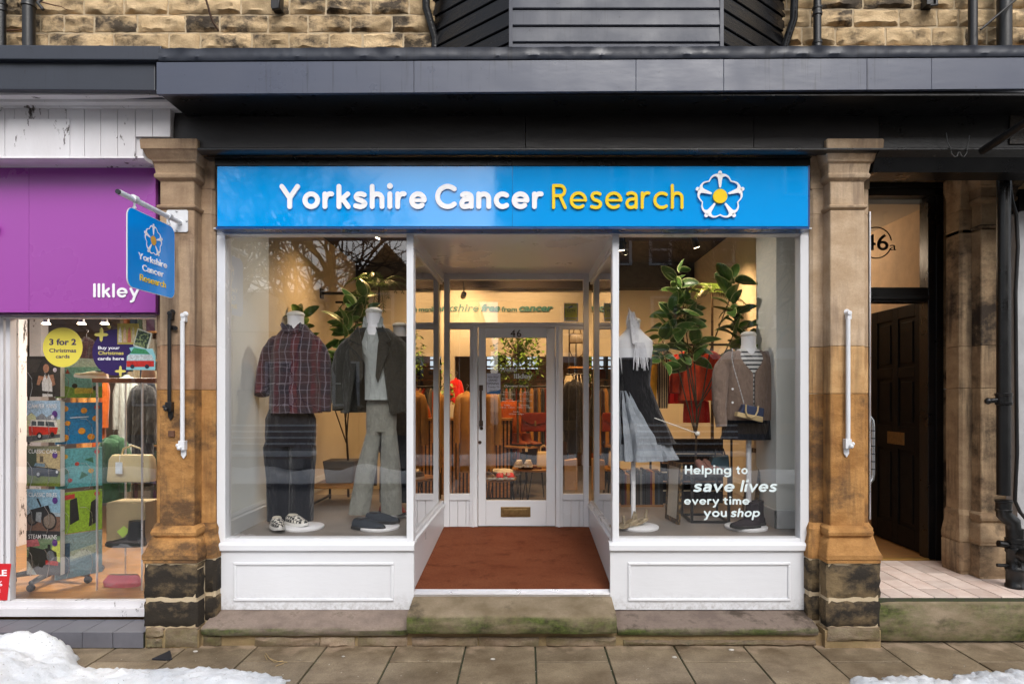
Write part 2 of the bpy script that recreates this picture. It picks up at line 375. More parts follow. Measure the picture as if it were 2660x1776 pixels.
def stroke_text(s, w_total, cap, wt=.18, ext=.01, shear=0., gap=.10, space=.34, align='L'):
    b = B(); x = 0; lift = 0
    for ch in s:
        if ch == ' ': x += space; continue
        xs = []; n0 = len(b.v)
        for st in glyph(ch, wt):
            z1 = ext + lift * .0004; lift = (lift + 1) % 4; hw = wt / 2
            if st[0] == 'W': hw *= st[2]; st = st[1]
            if st[0] == 'D':
                (cx_, cy_), r = st[1], st[2]; b.prism([(cx_ + r * math.cos(t * math.pi / 10), cy_ + r * math.sin(t * math.pi / 10)) for t in range(20)], 0, z1, ax='z'); continue
            closed = st[0] == 'C'; pts = st[1] if closed else st
            q = [pts[0]]
            for p in pts[1:]:
                if math.hypot(p[0] - q[-1][0], p[1] - q[-1][1]) > .004: q.append(p)
            pts = q; n = len(pts); Lp, Rp = [], []
            for i in range(n):
                p_, q_ = (pts[i - 1], pts[(i + 1) % n]) if closed else (pts[max(0, i - 1)], pts[min(n - 1, i + 1)])
                if not closed and 0 < i < n - 1:
                    d1 = Vector((pts[i][0] - p_[0], pts[i][1] - p_[1])).normalized(); d2 = Vector((q_[0] - pts[i][0], q_[1] - pts[i][1])).normalized(); d = (d1 + d2); k_ = 1 / max(.5, (d.length / 2)); d.normalize()
                else: d = Vector((q_[0] - p_[0], q_[1] - p_[1])).normalized(); k_ = 1
                Lp.append((pts[i][0] - d.y * hw * k_, pts[i][1] + d.x * hw * k_)); Rp.append((pts[i][0] + d.y * hw * k_, pts[i][1] - d.x * hw * k_))
            m0 = len(b.v)
            for A, Z_ in ((Lp, 0), (Rp, 0), (Rp, z1), (Lp, z1)): b.v += [Vector((p[0], p[1], Z_)) for p in A]
            for i in range(n if closed else n - 1):
                j = (i + 1) % n
                for u in range(4): b.face((m0 + u * n + i, m0 + u * n + j, m0 + ((u + 1) % 4) * n + j, m0 + ((u + 1) % 4) * n + i))
            if not closed:
                for e, sgn in ((0, -1), (n - 1, 1)):
                    o = pts[e]; dd = Vector((pts[1][0] - pts[0][0], pts[1][1] - pts[0][1])) if e == 0 else Vector((pts[-1][0] - pts[-2][0], pts[-1][1] - pts[-2][1])); ang = math.atan2(dd.y, dd.x) + (math.pi if e == 0 else 0)
                    b.prism([(o[0] + hw * math.cos(ang - math.pi / 2 + math.pi * t / 9), o[1] + hw * math.sin(ang - math.pi / 2 + math.pi * t / 9)) for t in range(10)], 0, z1, ax='z')
        wd = max(v.x for v in b.v[n0:]) if len(b.v) > n0 else 0; mn = min(v.x for v in b.v[n0:])
        for v in b.v[n0:]: v.x += x - mn
        x += wd - mn + gap
    x -= gap; sx = w_total / x; off = -w_total / 2 if align == 'C' else 0
    b.v = [Vector(((v.x) * sx + v.y * shear * cap + off, v.y * cap, v.z)) for v in b.v]
    return b
def front_stroke(s, px0, px1, pytop, pybase, Y, wt=.18, ext=.004, shear=0., gap=.10):
    cap = Z(pytop, Y) - Z(pybase, Y)
    return stroke_text(s, X(px1, Y) - X(px0, Y) - shear * cap, cap, wt, ext, shear, gap).xf(T(X(px0, Y), Y, Z(pybase, Y)) @ FR)
# ------------------------------------------------------------------ stone materials
G['ash'] = stone('rock_faced_sandstone', '#dbc098', '#b79c76', amt=.44, sscale=3.4, bump=.012, bscale=14, tint=.28)
G['mortar'] = stone('lime_mortar', '#cdbb9e', '#b4a183', amt=.1, bump=.003, tint=.02)
G['pil'] = stone('dressed_sandstone', '#bba184', '#9a8068', '#5d4c3f', amt=.27, sscale=1.8, bump=.003, bscale=30, tint=.10, streak=.6)
G['pilo'] = stone('ochre_sandstone', '#c4935a', '#94683a', '#54402f', amt=.41, sscale=2.4, bump=.008, bscale=22, tint=.08, streak=.6)
G['pilr'] = stone('pale_sandstone', '#ccb499', '#b1977a', '#6b5b4e', amt=.24, sscale=2.0, bump=.003, bscale=30, tint=.08, streak=.6)
G['pild'] = stone('grimy_sandstone', '#b39a7a', '#8b735a', '#2b2624', amt=.38, sscale=1.7, bump=.004, bscale=30, tint=.08, streak=.6)
G['pilm'] = stone('tan_sandstone', '#cda777', '#b08657', '#5b4838', amt=.30, sscale=2.0, bump=.004, bscale=30, tint=.05, streak=.6)
G['pilml'] = stone('brown_sandstone', '#b59172', '#926f55', '#54443a', amt=.30, sscale=2.0, bump=.004, bscale=30, tint=.05, streak=.6)
G['plinth'] = stone('soot_black_sandstone', '#8a7657', '#6a5a44', '#1b1b1c', amt=.53, sscale=2.2, bump=.006, bscale=26, tint=.06)
G['rubble'] = stone('base_rubble', '#a08d7a', '#77634e', '#3a332c', amt=.34, sscale=4, bump=.012, bscale=14, tint=.3, moss=.4)
G['sillst'] = stone('sill_sandstone', '#96867a', '#70625a', '#40372f', amt=.38, sscale=4, bump=.004, bscale=20, tint=.08, moss=.92)
G['stepst'] = stone('step_sandstone', '#948570', '#756751', '#403a30', amt=.32, sscale=2.6, bump=.003, bscale=20, tint=.05, moss=.92)
G['slab'] = stone('wet_paving', '#9c8c74', '#6f5f4b', '#40362a', amt=.29, sscale=2.4, bump=.0035, bscale=60, tint=.22, grain=1.9)
def salt():
    m_ = G['slab']; t_ = m_.node_tree; b_ = t_.nodes['Principled BSDF']; src = b_.inputs['Base Color'].links[0].from_socket
    g_ = t_.nodes.new('ShaderNodeNewGeometry'); sx_ = t_.nodes.new('ShaderNodeSeparateXYZ'); t_.links.new(g_.outputs['Position'], sx_.inputs[0])
    n_ = t_.nodes.new('ShaderNodeTexNoise'); n_.inputs['Scale'].default_value = 7; n_.inputs['Detail'].default_value = 7; t_.links.new(g_.outputs['Position'], n_.inputs['Vector'])
    a_ = t_.nodes.new('ShaderNodeMapRange'); a_.inputs['From Min'].default_value = -.55; a_.inputs['From Max'].default_value = -.25; a_.inputs['To Min'].default_value = -.45; a_.inputs['To Max'].default_value = .12; t_.links.new(sx_.outputs[1], a_.inputs['Value'])
    s_ = t_.nodes.new('ShaderNodeMath'); s_.operation = 'ADD'; t_.links.new(a_.outputs[0], s_.inputs[0]); t_.links.new(n_.outputs['Fac'], s_.inputs[1])
    r_ = t_.nodes.new('ShaderNodeMapRange'); r_.inputs['From Min'].default_value = .52; r_.inputs['From Max'].default_value = .68; r_.inputs['To Max'].default_value = .6; t_.links.new(s_.outputs[0], r_.inputs['Value'])
    x_ = t_.nodes.new('ShaderNodeMix'); x_.data_type = 'RGBA'; t_.links.new(r_.outputs[0], x_.inputs[0]); t_.links.new(src, x_.inputs[6]); x_.inputs[7].default_value = C('#b09a84'); t_.links.new(x_.outputs[2], b_.inputs['Base Color'])
    b_.inputs['Roughness'].default_value = .5; b_.inputs['Specular IOR Level'].default_value = .4
salt()
G['joint'] = M('joint_sand', (.05, .048, .035), .95, var=.3, vscale=30, c2=(.04, .05, .02))
def streaky(name, c, rough, k=.8, spec=.6):
    q = NT(name); v = q.pos((1, 1, 1), False); vs2 = q.pos((22, 1, .7), False); c = col(c); d = tuple(x * .45 for x in c[:3]) + (1,)
    a = q.mix(q.ramp(q.noise(v, 1.4, 5, .6), .3, .7), tuple(x * .9 for x in c[:3]) + (1,), c)
    a = q.mix(q.math('MULTIPLY', q.math('MULTIPLY', q.ramp(q.noise(vs2, 2.2, 3, .6), .57, .63), q.ramp(q.noise(v, 1.1, 3), .46, .56)), k), a, d)
    a = q.mix(q.math('MULTIPLY', q.ramp(q.noise(v, 22, 4, .7), .66, .70), .7), a, d)
    q.l(a, q.b.inputs['Base Color']); q.b.inputs['Specular IOR Level'].default_value = spec
    q.l(q.ramp(q.noise(v, 4, 4), .3, .7, rough - .1, rough + .12), q.b.inputs['Roughness']); q.bump(q.noise(q.pos((.5, 1, 1.5), False), 9, 5, .5), .0012); return q.m
G['slate'] = streaky('slate_grey_paint', '#454b5d', .34)
G['skysheen'] = streaky('bay_sky_sheen_paint', '#4c4f59', .5, .2, .4)  # sky reflection on the bay's black boards, put into a grey base colour
G['slate2'] = streaky('worn_slate_paint', '#2b303c', .42, .8)
G['mortarbase'] = stone('grimy_mortar', '#a8916f', '#8a7355', '#4a4238', amt=.3, bump=.005, tint=.03, moss=.3)
G['beam'] = M('dark_beam_paint', '#2b2828', .5, var=.25, vscale=3, bump=.006, bscale=14, stretch=(.4, 1, 1))
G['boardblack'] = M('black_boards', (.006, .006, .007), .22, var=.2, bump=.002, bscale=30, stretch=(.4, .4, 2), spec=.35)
G['tile'] = M('grey_quarry_tile', '#66666e', .45, var=.1, vscale=9, bump=.0006, bscale=90)
G['ptile'] = stone('pink_floor_tile', '#e2d2c8', '#ceb7ab', '#8f7567', amt=.22, sscale=2, bump=.0006, tint=.22, grain=.3)
G['whiteold'] = (lambda q: (q.l(q.mix(q.ramp(q.math('ADD', q.noise(q.pos((1, 1, .35), False), 9, 7, .72), 0.0), .61, .63), q.mix(q.ramp(q.noise(q.pos((1, 1, .5), False), 3, 5), .3, .7), (.62, .60, .62, 1), (.74, .73, .76, 1)), (.06, .045, .04, 1)), q.b.inputs['Base Color']), q.bump(q.noise(q.pos((1, 1, .4), False), 20, 6, .7), .003), setattr(q.b.inputs['Roughness'], 'default_value', .55), q.m)[3])(NT('flaking_white_paint'))

q = NT('white_paint_splashed'); v = q.pos((1, 1, 1), False); gx = q.new('ShaderNodeSeparateXYZ'); q.l(v, gx.inputs[0])
dz = q.ramp(gx.outputs[2], .34, .18); dn = q.math('MULTIPLY', dz, q.ramp(q.noise(v, 26, 6, .75), .42, .66))
q.l(q.mix(q.math('MAXIMUM', q.math('MULTIPLY', dn, .55), q.math('MULTIPLY', q.ramp(q.noise(v, 34, 5, .75), .70, .74), .5)), q.mix(q.ramp(q.noise(v, 1.5, 4), .3, .7), (.68, .69, .72, 1), (.73, .74, .77, 1)), (.16, .13, .10, 1)), q.b.inputs['Base Color']); q.b.inputs['Roughness'].default_value = .35; q.bump(q.noise(q.pos((.3, 1, 1), False), 30, 5, .6), .0012); G['whitelow'] = q.m
# ------------------------------------------------------------------ ground
b = B(); b.box(-60, 60, -60, -11, -.5, -.004)
b2 = B(); b2.box(-60, 60, -11, -2.9, -.5, -.12)
put('road', b2, 'road', kind='structure')
put('pavement', b, 'road', kind='structure').name = 'far_pavement'
b = B(); b.box(-30, 30, -2.9, .8, -.5, -.012)
pave = put('pavement', b, 'joint', kind='structure')
xs = [-1.4236 + .4985 * k for k in range(-7, 12)]
rnd = random.Random(3)
for k, x0 in enumerate(xs):
    off = -.505 if k % 2 == 0 else -.838
    if k < 7 and k % 2 == 0: off = -.505
    y1 = -.04
    while y1 > -2.7:
        y0 = off
        while y0 >= y1 - .06: y0 -= .666
        y0 = max(y0, -2.75); g = .006
        s = B(); t = rnd.uniform(-.0025, .0025)
        s.box(x0 + g, x0 + .4985 - g, y0 + g, y1 - g, -.05, t)
        put('paving_slab', s, 'slab', pave, bevel=.004)
        y1 = y0
b = B(); b.box(-30, 30, -3.05, -2.9, -.3, -.005); put('kerb', b, 'sillst', kind='structure')

# ------------------------------------------------------------------ shop terrace building: mortar wall and rock-faced stones
wall = thing('stone_building', 'sandstone upper wall of rock-faced blocks above the long dark fascia', 'building', (0, .1, 3.9))
b = B(); b.box(-8, -2.6, .05, .3, 3.72, 6.2); b.box(-2.6, 2.5, .05, .3, 3.72, 6.2); b.box(2.5, 8, .05, .3, 3.72, 6.2)
put('mortar_wall', b, 'mortar', wall)
def row(z0, z1, joints, pat=0):
    for a, c in zip(joints, joints[1:]):
        if c - a < .05: continue
        g = .008
        s = grid_stone(a + g, c - g, z0 + g, z1 - g, .045, .02, max(5, int((c - a) / .035)), 6, int(a * 977 + z0 * 31), rough=.034)
        put('stone', s, 'ash', wall, smooth=38, fixn=False)
def pj(l): return [X(p, 0) for p in l]
zr = [Z(126), Z(77), Z(30), Z(-17), Z(-64), Z(-111)]
L1 = [-60, 0, 115, 285, 430, 513, 647, 745, 851, 938, 1045, 1140]
L2 = [-80, -10, 93, 155, 234, 347, 473, 563, 690, 795, 906, 1015, 1140]
L3 = [-50, 60, 207, 312, 428, 619, 746, 842, 960, 1060, 1140]
for i, jl in enumerate((L1, L2, L3, L1, L2)): row(zr[i], zr[i + 1], pj(jl))
zr = [Z(145), Z(111), Z(62), Z(15), Z(-32), Z(-80), Z(-127)]
R1 = [2010, 2050, 2130, 2250, 2380, 2490, 2600, 2700, 2800]
R2 = [2010, 2090, 2178, 2309, 2430, 2517, 2575, 2640, 2760]
R3 = [2010, 2112, 2224, 2344, 2444, 2501, 2626, 2740, 2800]
for i, jl in enumerate((R1, R2, R3, R1, R2, R3)): row(zr[i], zr[i + 1], pj(jl))

# canted bay base clad in boards
bay = thing('bay_window', 'canted base of a bay window clad in horizontal dark boards above the fascia', 'bay window', (.6, -.2, 4.3))
Yb = -.46
xa, xb = X(1128, .04), X(1327, Yb); xc, xd = X(1873, Yb), X(2035, .04)
zj = [Z(p, Yb) for p in (160, 135, 115, 72, 28, -16, -60, -104, -148, -192)]
for z0, z1 in zip(zj, zj[1:]):
    for nm, p0, p1, mt in (('board', (xb, Yb), (xc, Yb), 'skysheen'), ('side_board', (xa, .04), (xb, Yb), 'boardblack'), ('side_board', (xc, Yb), (xd, .04), 'boardblack')):
        s = B(); d = Vector((p1[0] - p0[0], p1[1] - p0[1], 0)).normalized(); nrm = Vector((d.y, -d.x, 0))
        e = .0015
        q0 = Vector((*p0, 0)) + d * e; q1 = Vector((*p1, 0)) - d * e
        prof = [(0, z0 + .007), (.012, z0 + .007), (.016, z0 + .012), (.006, z1 - .012), (.006, z1 - .002), (-.02, z1 - .001), (-.02, z0)]
        s.rings([[q + nrm * o + Vector((0, 0, z)) for o, z in prof] for q in (q0, q1)])
        put(nm, s, mt, bay)
b = B(); b.prism([(xa, .03), (xa + .02, .02), (xb + .01, Yb + .035), (xc - .01, Yb + .035), (xd - .02, .02), (xd, .03)], 4.0, 6.0, ax='z'); put('backing', b, 'boardblack', bay)
b = B()
for (x, y) in ((xb, Yb), (xc, Yb)): b.box(x - .012, x + .012, y - .021, y + .01, 4.0, 6.0)
put('corner_bead', b, 'skysheen', bay)
b = B(); b.tube([(xa, .02, 4.2), (xa + .01, .02, 4.5), (xa - .05, -.03, 4.7), (xa - .07, -.06, 5.2)], .03, 8); b.tube([(xd, .02, 4.2), (xd + .005, .02, 4.45), (xd + .05, -.03, 4.62), (xd + .06, -.05, 5.2)], .03, 8)
put('lead_flashing', b, 'boardblack', bay, smooth=60)

# ------------------------------------------------------------------ long fascia over the shops
fas = thing('roof_fascia', 'long grey painted timber fascia and flashing running over the blue sign', 'fascia', (.2, -.5, 3.85))
Yf = -.60
def slopebox(b, pxa, pxb, pa, pb, y0, y1, m=0):
    """box from pxa to pxb whose top/bottom follow (top,bottom) pixel rows pa at the left end and pb at the right"""
    v = []
    for px, (t, u) in ((pxa, pa), (pxb, pb)):
        x = X(px, y0); v.append([(x, y0, Z(t, y0)), (x, y1, Z(t, y0)), (x, y1, Z(u, y0)), (x, y0, Z(u, y0))])
    b.rings(v, m)
segs = [406, 1075, 1652, 1880, 2252, 2420, 2760]
for a, c in zip(segs, segs[1:]):
    f = lambda p: (162 - (p - 406) * .0055, 245 - (p - 406) * .0062)
    s = B(); slopebox(s, a + .35, c - .35, f(a), f(c), Yf, Yf + .03); put('fascia_board', s, 'slate', fas, bevel=.002)
s = B(); N = 280
for i in range(N):   # lead flashing dressed over the top edge, uneven lower edge
    a = 418 + (2760 - 418) * i / N; c = 418 + (2760 - 418) * (i + 1) / N
R = []
for i in range(N + 1):
    px = 414 + (2760 - 414) * i / N; x = X(px, Yf); n1 = noise.noise(Vector((x * 3, 0, 0))); n2 = noise.noise(Vector((x * 9, 5, 0))) + .7 * noise.noise(Vector((x * 34, 5, 3))); n3 = noise.noise(Vector((x * 40, 8, 0)))
    zt = Z(128 - (px - 414) * .0035, Yf); zb = Z(160 - (px - 414) * .0052, Yf) + n1 * .004
    R.append([(x, Yf - .006, zb), (x, Yf - .016 - .008 * n2, zb + .02), (x, Yf - .012 - .007 * n3, (zt + zb) / 2 + .006 * n3), (x, Yf - .02 + .01 * n2, zt - .005), (x, Yf + .02, zt + .012 + .006 * n1), (x, Yf + .3, zt + .02), (x, Yf + .3, zb), (x, Yf + .03, zb)])
s.rings(R); put('lead_flashing', s, 'slate2', fas, smooth=50)
s = B(); s.box(X(412, Yf), 8, Yf + .031, .045, 3.80, 3.82); put('soffit', s, 'black', fas)
s = B(); s.box(X(406, Yf), 8, Yf + .3, .05, 3.8205, 4.14); put('roof_deck', s, 'slate2', fas)
# the neighbour's darker fascia
nf = thing('roof_fascia', 'darker two-tier timber fascia over the white boarding of the purple shop', 'fascia', (-4, -.5, 3.9))
s = B(); slopebox(s, -300, 418, (115, 153), (119, 156), -.56, -.2); put('top_board', s, 'slate2', nf, bevel=.006)
s = B(); slopebox(s, -300, 403, (158, 231), (158, 236), -.52, -.2); put('lower_board', s, 'slate2', nf, bevel=.006)
s = B(); s.box(-8, X(395, -.5), -.2, .05, 3.88, 4.15); put('roof_deck', s, 'slate2', nf)
# dark beam
beam = thing('timber_beam', 'dark painted beam under the fascia between the two stone pilasters and over the side door', 'beam', (.4, -.25, 3.5))
Yq = -.25
jl = [448, 1365, 1958, 2283]
for a, c in zip(jl, jl[1:]):
    s = B(); n = 40; R = []
    for i in range(n + 1):
        px = a + 1 + (c - a - 2) * i / n; x = X(px, Yq); k = noise.noise(Vector((x * 5, 1, 0))) * .004; k2 = noise.noise(Vector((x * 5, 9, 0))) * .004
        R.append([(x, Yq + k, Z(388, Yq)), (x, Yq - .004 + k2, Z(350, Yq)), (x, Yq + k2, Z(318, Yq)), (x, Yq + .02, Z(285, Yq)), (x, Yq + .03, 3.799), (x, -.02, 3.799), (x, -.02, Z(388, Yq))])
    s.rings(R); put('beam_board', s, 'beam', beam, smooth=45)
s = B(); s.box(X(2284, Yq), 7, Yq, -.02, Z(388, Yq), 3.799); put('glossy_panel', s, 'black', beam)
s = B(); s.prism([(X(2620, Yq), Z(376, Yq)), (X(2760, Yq), Z(376, Yq)), (X(2760, Yq), Z(285, Yq)), (X(2622, Yq), Z(285, Yq))], Yq - .012, Yq); put('metal_plate', s, M('bitumen_plate', (.05, .04, .03), .35, var=.5, vscale=40, bump=.004, bscale=90), beam, bevel=.003)
s = B()
zz = Z(388, Yq)
prof = [(Yq + .02, zz), (Yq - .03, zz), (Yq - .042, zz - .008), (Yq - .042, zz - .018), (Yq - .02, zz - .03), (Yq + .02, zz - .034)]
s.rings([[(x, y, z) for y, z in prof] for x in (X(520, Yq), 7)]); put('drip_moulding', s, 'black', beam, smooth=40)
s = B()
s.box(X(528, -.2), X(2110, -.2), -.20, -.02, Z(408, -.2), zz - .0345)
s.box(X(562, -.14), X(2102, -.14), -.16, -.02, Z(433, -.14), Z(409, -.2)); put('cornice_board', s, 'black', beam, bevel=.004)
s = B(); zc = Z(398, Yq); s.prism([(-.31, zc), (-.25, zc - .03), (-.2, zc - .12), (-.02, zc - .12), (-.02, zc)], X(2285, -.3), 7, ax='x'); put('door_soffit', s, 'black', beam)

# awning arms and hook by the beam
hk = B(); 
for dx in (0, 1):
    q = (lambda a, b_: P(a, b_, Yq - .05))
pts = [(2458, 345), (2462, 372), (2469, 385), (2472, 400), (2480, 408), (2487, 405), (2489, 396), (2494, 396), (2497, 405), (2504, 408), (2511, 398), (2513, 385), (2515, 372), (2519, 352)]
hk.tube([P(a, c, Yq - .05) for a, c in pts], .0035, 6)
put('awning_hook', hk, M('dull_wire', (.10, .10, .10), .5), smooth=60, label='twisted wire awning hook hanging on the black beam over the side door', cat='hook')
st = B(); st.tube([P(2552, 392, -.34), P(2700, 296, -.9)], .028, 10)
put('iron_strut', st, 'blackm', smooth=60, label='thick black iron arm slanting up over the beam at the right edge', cat='awning arm')

# ------------------------------------------------------------------ downpipes on the upper wall, cable, brackets
def pipe(pxc, r, z0, z1, Y, label, collars, name='downpipe', bulge=None):
    x = X(pxc, Y); t = thing(name, label, 'downpipe', (x, Y, z0))
    s = B(); s.tube([(x, Y, z0), (x, Y, z1)], r, 16); put('pipe', s, 'blackm', t, smooth=60)
    for zc_ in collars:
        s = B(); s.lathe([(r + .001, -.035), (r + .008, -.03), (r + .008, -.015), (r + .004, -.01), (r + .004, .01), (r + .009, .015), (r + .009, .03), (r + .001, .035)], (x, Y, zc_), 16); put('collar', s, 'blackm', t, smooth=40)
    return t
pipe(75, .042, 4.13, 6.1, -.06, 'fat black downpipe standing on the left fascia in front of the stone wall', [Z(8, -.06)])
pipe(4, .03, 4.13, 6.1, -.06, 'black pipe cut by the left edge of the picture, above the left fascia', [Z(20, -.06)])
pipe(2123, .028, 4.13, 6.1, -.06, 'slim black downpipe on the stone wall just right of the boarded bay', [Z(30, -.06), Z(120, -.06)])
pipe(2527, .032, 4.13, 6.1, -.06, 'middle black downpipe above the fascia, left of the wider one', [])
pipe(2609, .05, 4.13, 6.1, -.06, 'wide black downpipe above the fascia near the right edge, crossed by a thin stay', [])
s = B(); s.tube([P(2547, 78, -.12), P(2650, -10, -.16)], .008, 8); put('stay_rod', s, 'blackm', smooth=60, label='thin black stay rod slanting across the wide downpipe', cat='rod')
s = B(); s.tube([P(a, c, -.02 - .02 * k) for k, (a, c) in enumerate(((568, 81), (562, 72), (553, 58), (546, 38), (540, 15), (533, -5), (525, -40)))], .0075, 8)
put('cable', s, M('brown_cable', (.07, .035, .02), .6), smooth=60, label='brown cable hanging down the stone wall above the blue sign', cat='cable')
s = B(); s.tube([P(a, c, -.05) for a, c in ((40, 0), (70, -4), (105, 5), (140, 14), (160, 18), (175, 27))], [.005, .006, .005, .004, .003, .002], 6); s.tube([P(a, c, -.05) for a, c in ((-5, 70), (20, 80), (55, 78), (76, 70))], .004, 6)
put('twig', s, M('dead_twig', (.12, .05, .03), .8), smooth=60, label='dead reddish climber twig against the wall around the left downpipe', cat='twig')
for px, py, lb in ((715, 12, 'black iron clamp at the top edge left of the boarded bay'), (2420, 4, 'black iron clamp at the top edge between the right-hand downpipes')):
    t = thing('iron_bracket', lb, 'bracket', P(px, py + 12, -.03)); s = B(); x = X(px, -.05); s.box(x - .035, x + .035, -.05, .03, Z(py + 8, -.05), Z(py - 30, -.05)); put('plate', s, 'blackm', t, bevel=.004)
    s = B(); s.tube([(x - .02, -.06, Z(py + 14, -.05)), (x + .03, -.06, Z(py + 12, -.05)), (x + .03, -.06, Z(py - 20, -.05))], .012, 8); put('hook', s, 'blackm', t, smooth=60)
s = B(); s.tube([P(108, -2, -.1), P(98, 8, -.12), P(108, 20, -.12), P(112, 26, -.12)], .012, 8); put('pipe_clip', s, 'blackm', smooth=60, label='bent black clip sticking out beside the left downpipe', cat='bracket')

# ------------------------------------------------------------------ pilasters
def rloft(b, prof, cx, yb, n_ch=.012):
    """stack of chamfered rectangles: prof = [(z, half width, front Y)], back at yb"""
    R = []
    for z, hw, yf in prof:
        c = n_ch; R.append([(cx - hw, yb, z), (cx - hw, yf + c, z), (cx - hw + c, yf, z), (cx + hw - c, yf, z), (cx + hw, yf + c, z), (cx + hw, yb, z)])
    b.rings(R); return b
def pilaster(cx, dy, mats, label, z_base=.02, shaft_cuts=(), back=True, lowdark='plinth', yb=.0):
    dy += .115; yb -= .10
    t = thing('stone_pilaster', label, 'pilaster', (cx, dy - .2, z_base))
    up, lo = mats[:2]
    zt = Z(367, -.42)
    cap = [(516, .126, -.29), (520, .130, -.295), (523, .142, -.308), (527, .146, -.312), (531, .142, -.308), (534, .126, -.29)]
    def zz(py): return Z(py, -.245)
    kap = [(463, .124, -.288), (459, .135, -.30), (456, .15, -.315), (452, .154, -.32), (447, .154, -.32), (443, .146, -.312), (439, .146, -.312), (420, .155, -.325), (416, .168, -.345), (412, .172, -.35), (410, .176, -.355), (402, .186, -.37), (396, .196, -.385), (393, .198, -.39), (391, .203, -.40), (369, .206, -.405), (366, .200, -.40)]
    # backing pier follows with a wider, shallower profile
    bw = .112; by = .12
    def mk(nm, prof, mat, yb_=None, rough=0, **k):
        s = B(); rloft(s, [(z, hw, yf + dy) for z, hw, yf in prof], cx, (-.16 if yb_ is None else yb_) + dy, .006)
        return put(nm, s, mat, t, smooth=32, **k)
    KP = [(zz(p), a, y) for p, a, y in kap]
    mk('capital', KP, up, -.1)
    mk('neck', [(zz(524) , .124, -.288), (zz(463.5), .124, -.288)], up, -.1)
    mk('necking_band', [(zz(537), .126, -.289), (zz(533), .140, -.306), (zz(529), .143, -.31), (zz(526), .138, -.304), (zz(524.5), .128, -.291)], up, -.1)
    # backing capital
    bk = [(zz(p), .100 + a * .92 if a > .13 else .22, y * .55 - .02) for p, a, y in kap[::2]]
    s = B(); rloft(s, [(z, min(.245, hw), max(y + dy, -.26 + dy)) for z, hw, y in [(zz(470), .22, -.18), (zz(445), .222, -.183), (zz(425), .222, -.183), (zz(412), .232, -.2), (zz(400), .245, -.225), (zz(392), .25, -.235), (zz(366), .25, -.235)]], cx, yb + dy, .006)
    put('pier_capital', s, up, t, smooth=32)
    cuts = [zz(538)] + list(shaft_cuts) + [zz(1372)]
    for i, (a, c) in enumerate(zip(cuts, cuts[1:])):
        mt = up if a > 2.2 else ((mats[2] if len(mats) > 2 else up) if a > 1.95 else lo)
        mk('shaft_block', [(c + .0015, .124, -.288), (c + .004, .126, -.290), (a - .004, .126, -.290), (a - .0015, .124, -.288)], mt, -.16)
        s = B(); rloft(s, [(c + .0015, .218, -.178 + dy), (c + .004, .220, -.180 + dy), (a - .004, .220, -.180 + dy), (a - .0015, .218, -.178 + dy)], cx, yb + dy, .02)
        put('pier_block', s, mt, t, smooth=32)
    s = B(); rloft(s, [(zz(538) + .001, .22, -.18 + dy), (zz(471), .22, -.18 + dy)], cx, yb + dy, .02); put('pier_block', s, up, t, smooth=32)
    # base: torus, cyma, fillet
    def zb(py): return Z(py, -.265)
    bs = [(1371, .128, -.292), (1373, .145, -.315), (1378, .160, -.335), (1386, .166, -.345), (1394, .162, -.34), (1400, .148, -.32), (1403, .15, -.322), (1408, .166, -.342), (1420, .178, -.36), (1434, .190, -.378), (1441, .200, -.392), (1452, .200, -.392), (1455, .194, -.385), (1462, .194, -.385)]
    mk('base_moulding', [(zb(p), a, y) for p, a, y in reversed(bs)], lo, -.16)
    s = B(); rloft(s, [(z, hw, yf + dy) for z, hw, yf in [(zb(1462), .262, -.25), (zb(1445), .264, -.255), (zb(1408), .24, -.215), (zb(1400), .236, -.208), (zb(1386), .24, -.212), (zb(1371), .222, -.182)]], cx, yb + dy, .02)
    put('pier_base', s, lo, t, smooth=32)
    for (a, c) in ((1464, 1553), (1562, 1628)):
        if z_base > .2 and c > 1553: continue
        for hw, yf, y2, nm in ((.192, -.382, -.25, 'plinth_block'), (.262, -.25, yb, 'pier_plinth')):
            s = B(); z1_, z0_ = zb(a), zb(c)
            if nm == 'plinth_block':
                s = grid_stone(cx - hw, cx + hw, z0_, z1_, yf + dy + .012, .1, 10, 6, int(cx * 50) + a, rough=.012, edge=.02)
            else:
                rloft(s, [(z0_, hw - .01, yf + dy + .01), (z0_ + .012, hw, yf + dy), (z1_ - .012, hw, yf + dy), (z1_, hw - .01, yf + dy + .01)], cx, y2 + dy, .02)
            put(nm, s, lowdark, t, smooth=40, fixn=nm != 'plinth_block')
    s = B(); rloft(s, [(z_base, .185, -.37 + dy), (zb(1463), .186, -.372 + dy)], cx, -.2 + dy, .01); rloft(s, [(z_base, .255, -.24 + dy), (zb(1463), .256, -.242 + dy)], cx, yb + dy, .01)
    put('mortar_core', s, 'mortar' if lowdark == 'plinth' else lo, t)
    return t
jz = lambda py: Z(py, -.175)
pilL = pilaster(-2.536, 0, ('pil', 'pilo', 'pilml'), 'brown sandstone pilaster between the purple shop and the blue sign shop, ochre below', .02, (jz(897), jz(1012)))
pilR = pilaster(2.348, 0, ('pilr', 'pilo', 'pilm'), 'pale sandstone pilaster right of the blue sign, ochre below with black plinth blocks', .02, (jz(898), jz(1022)))
pilD = pilaster(3.83, .545, ('pild', 'pild'), 'soot-streaked pilaster beyond the black side door, behind the big downpipe', .30, (Z(590, .38), Z(897, .38), Z(1008, .38)), lowdark='pild', yb=.1)
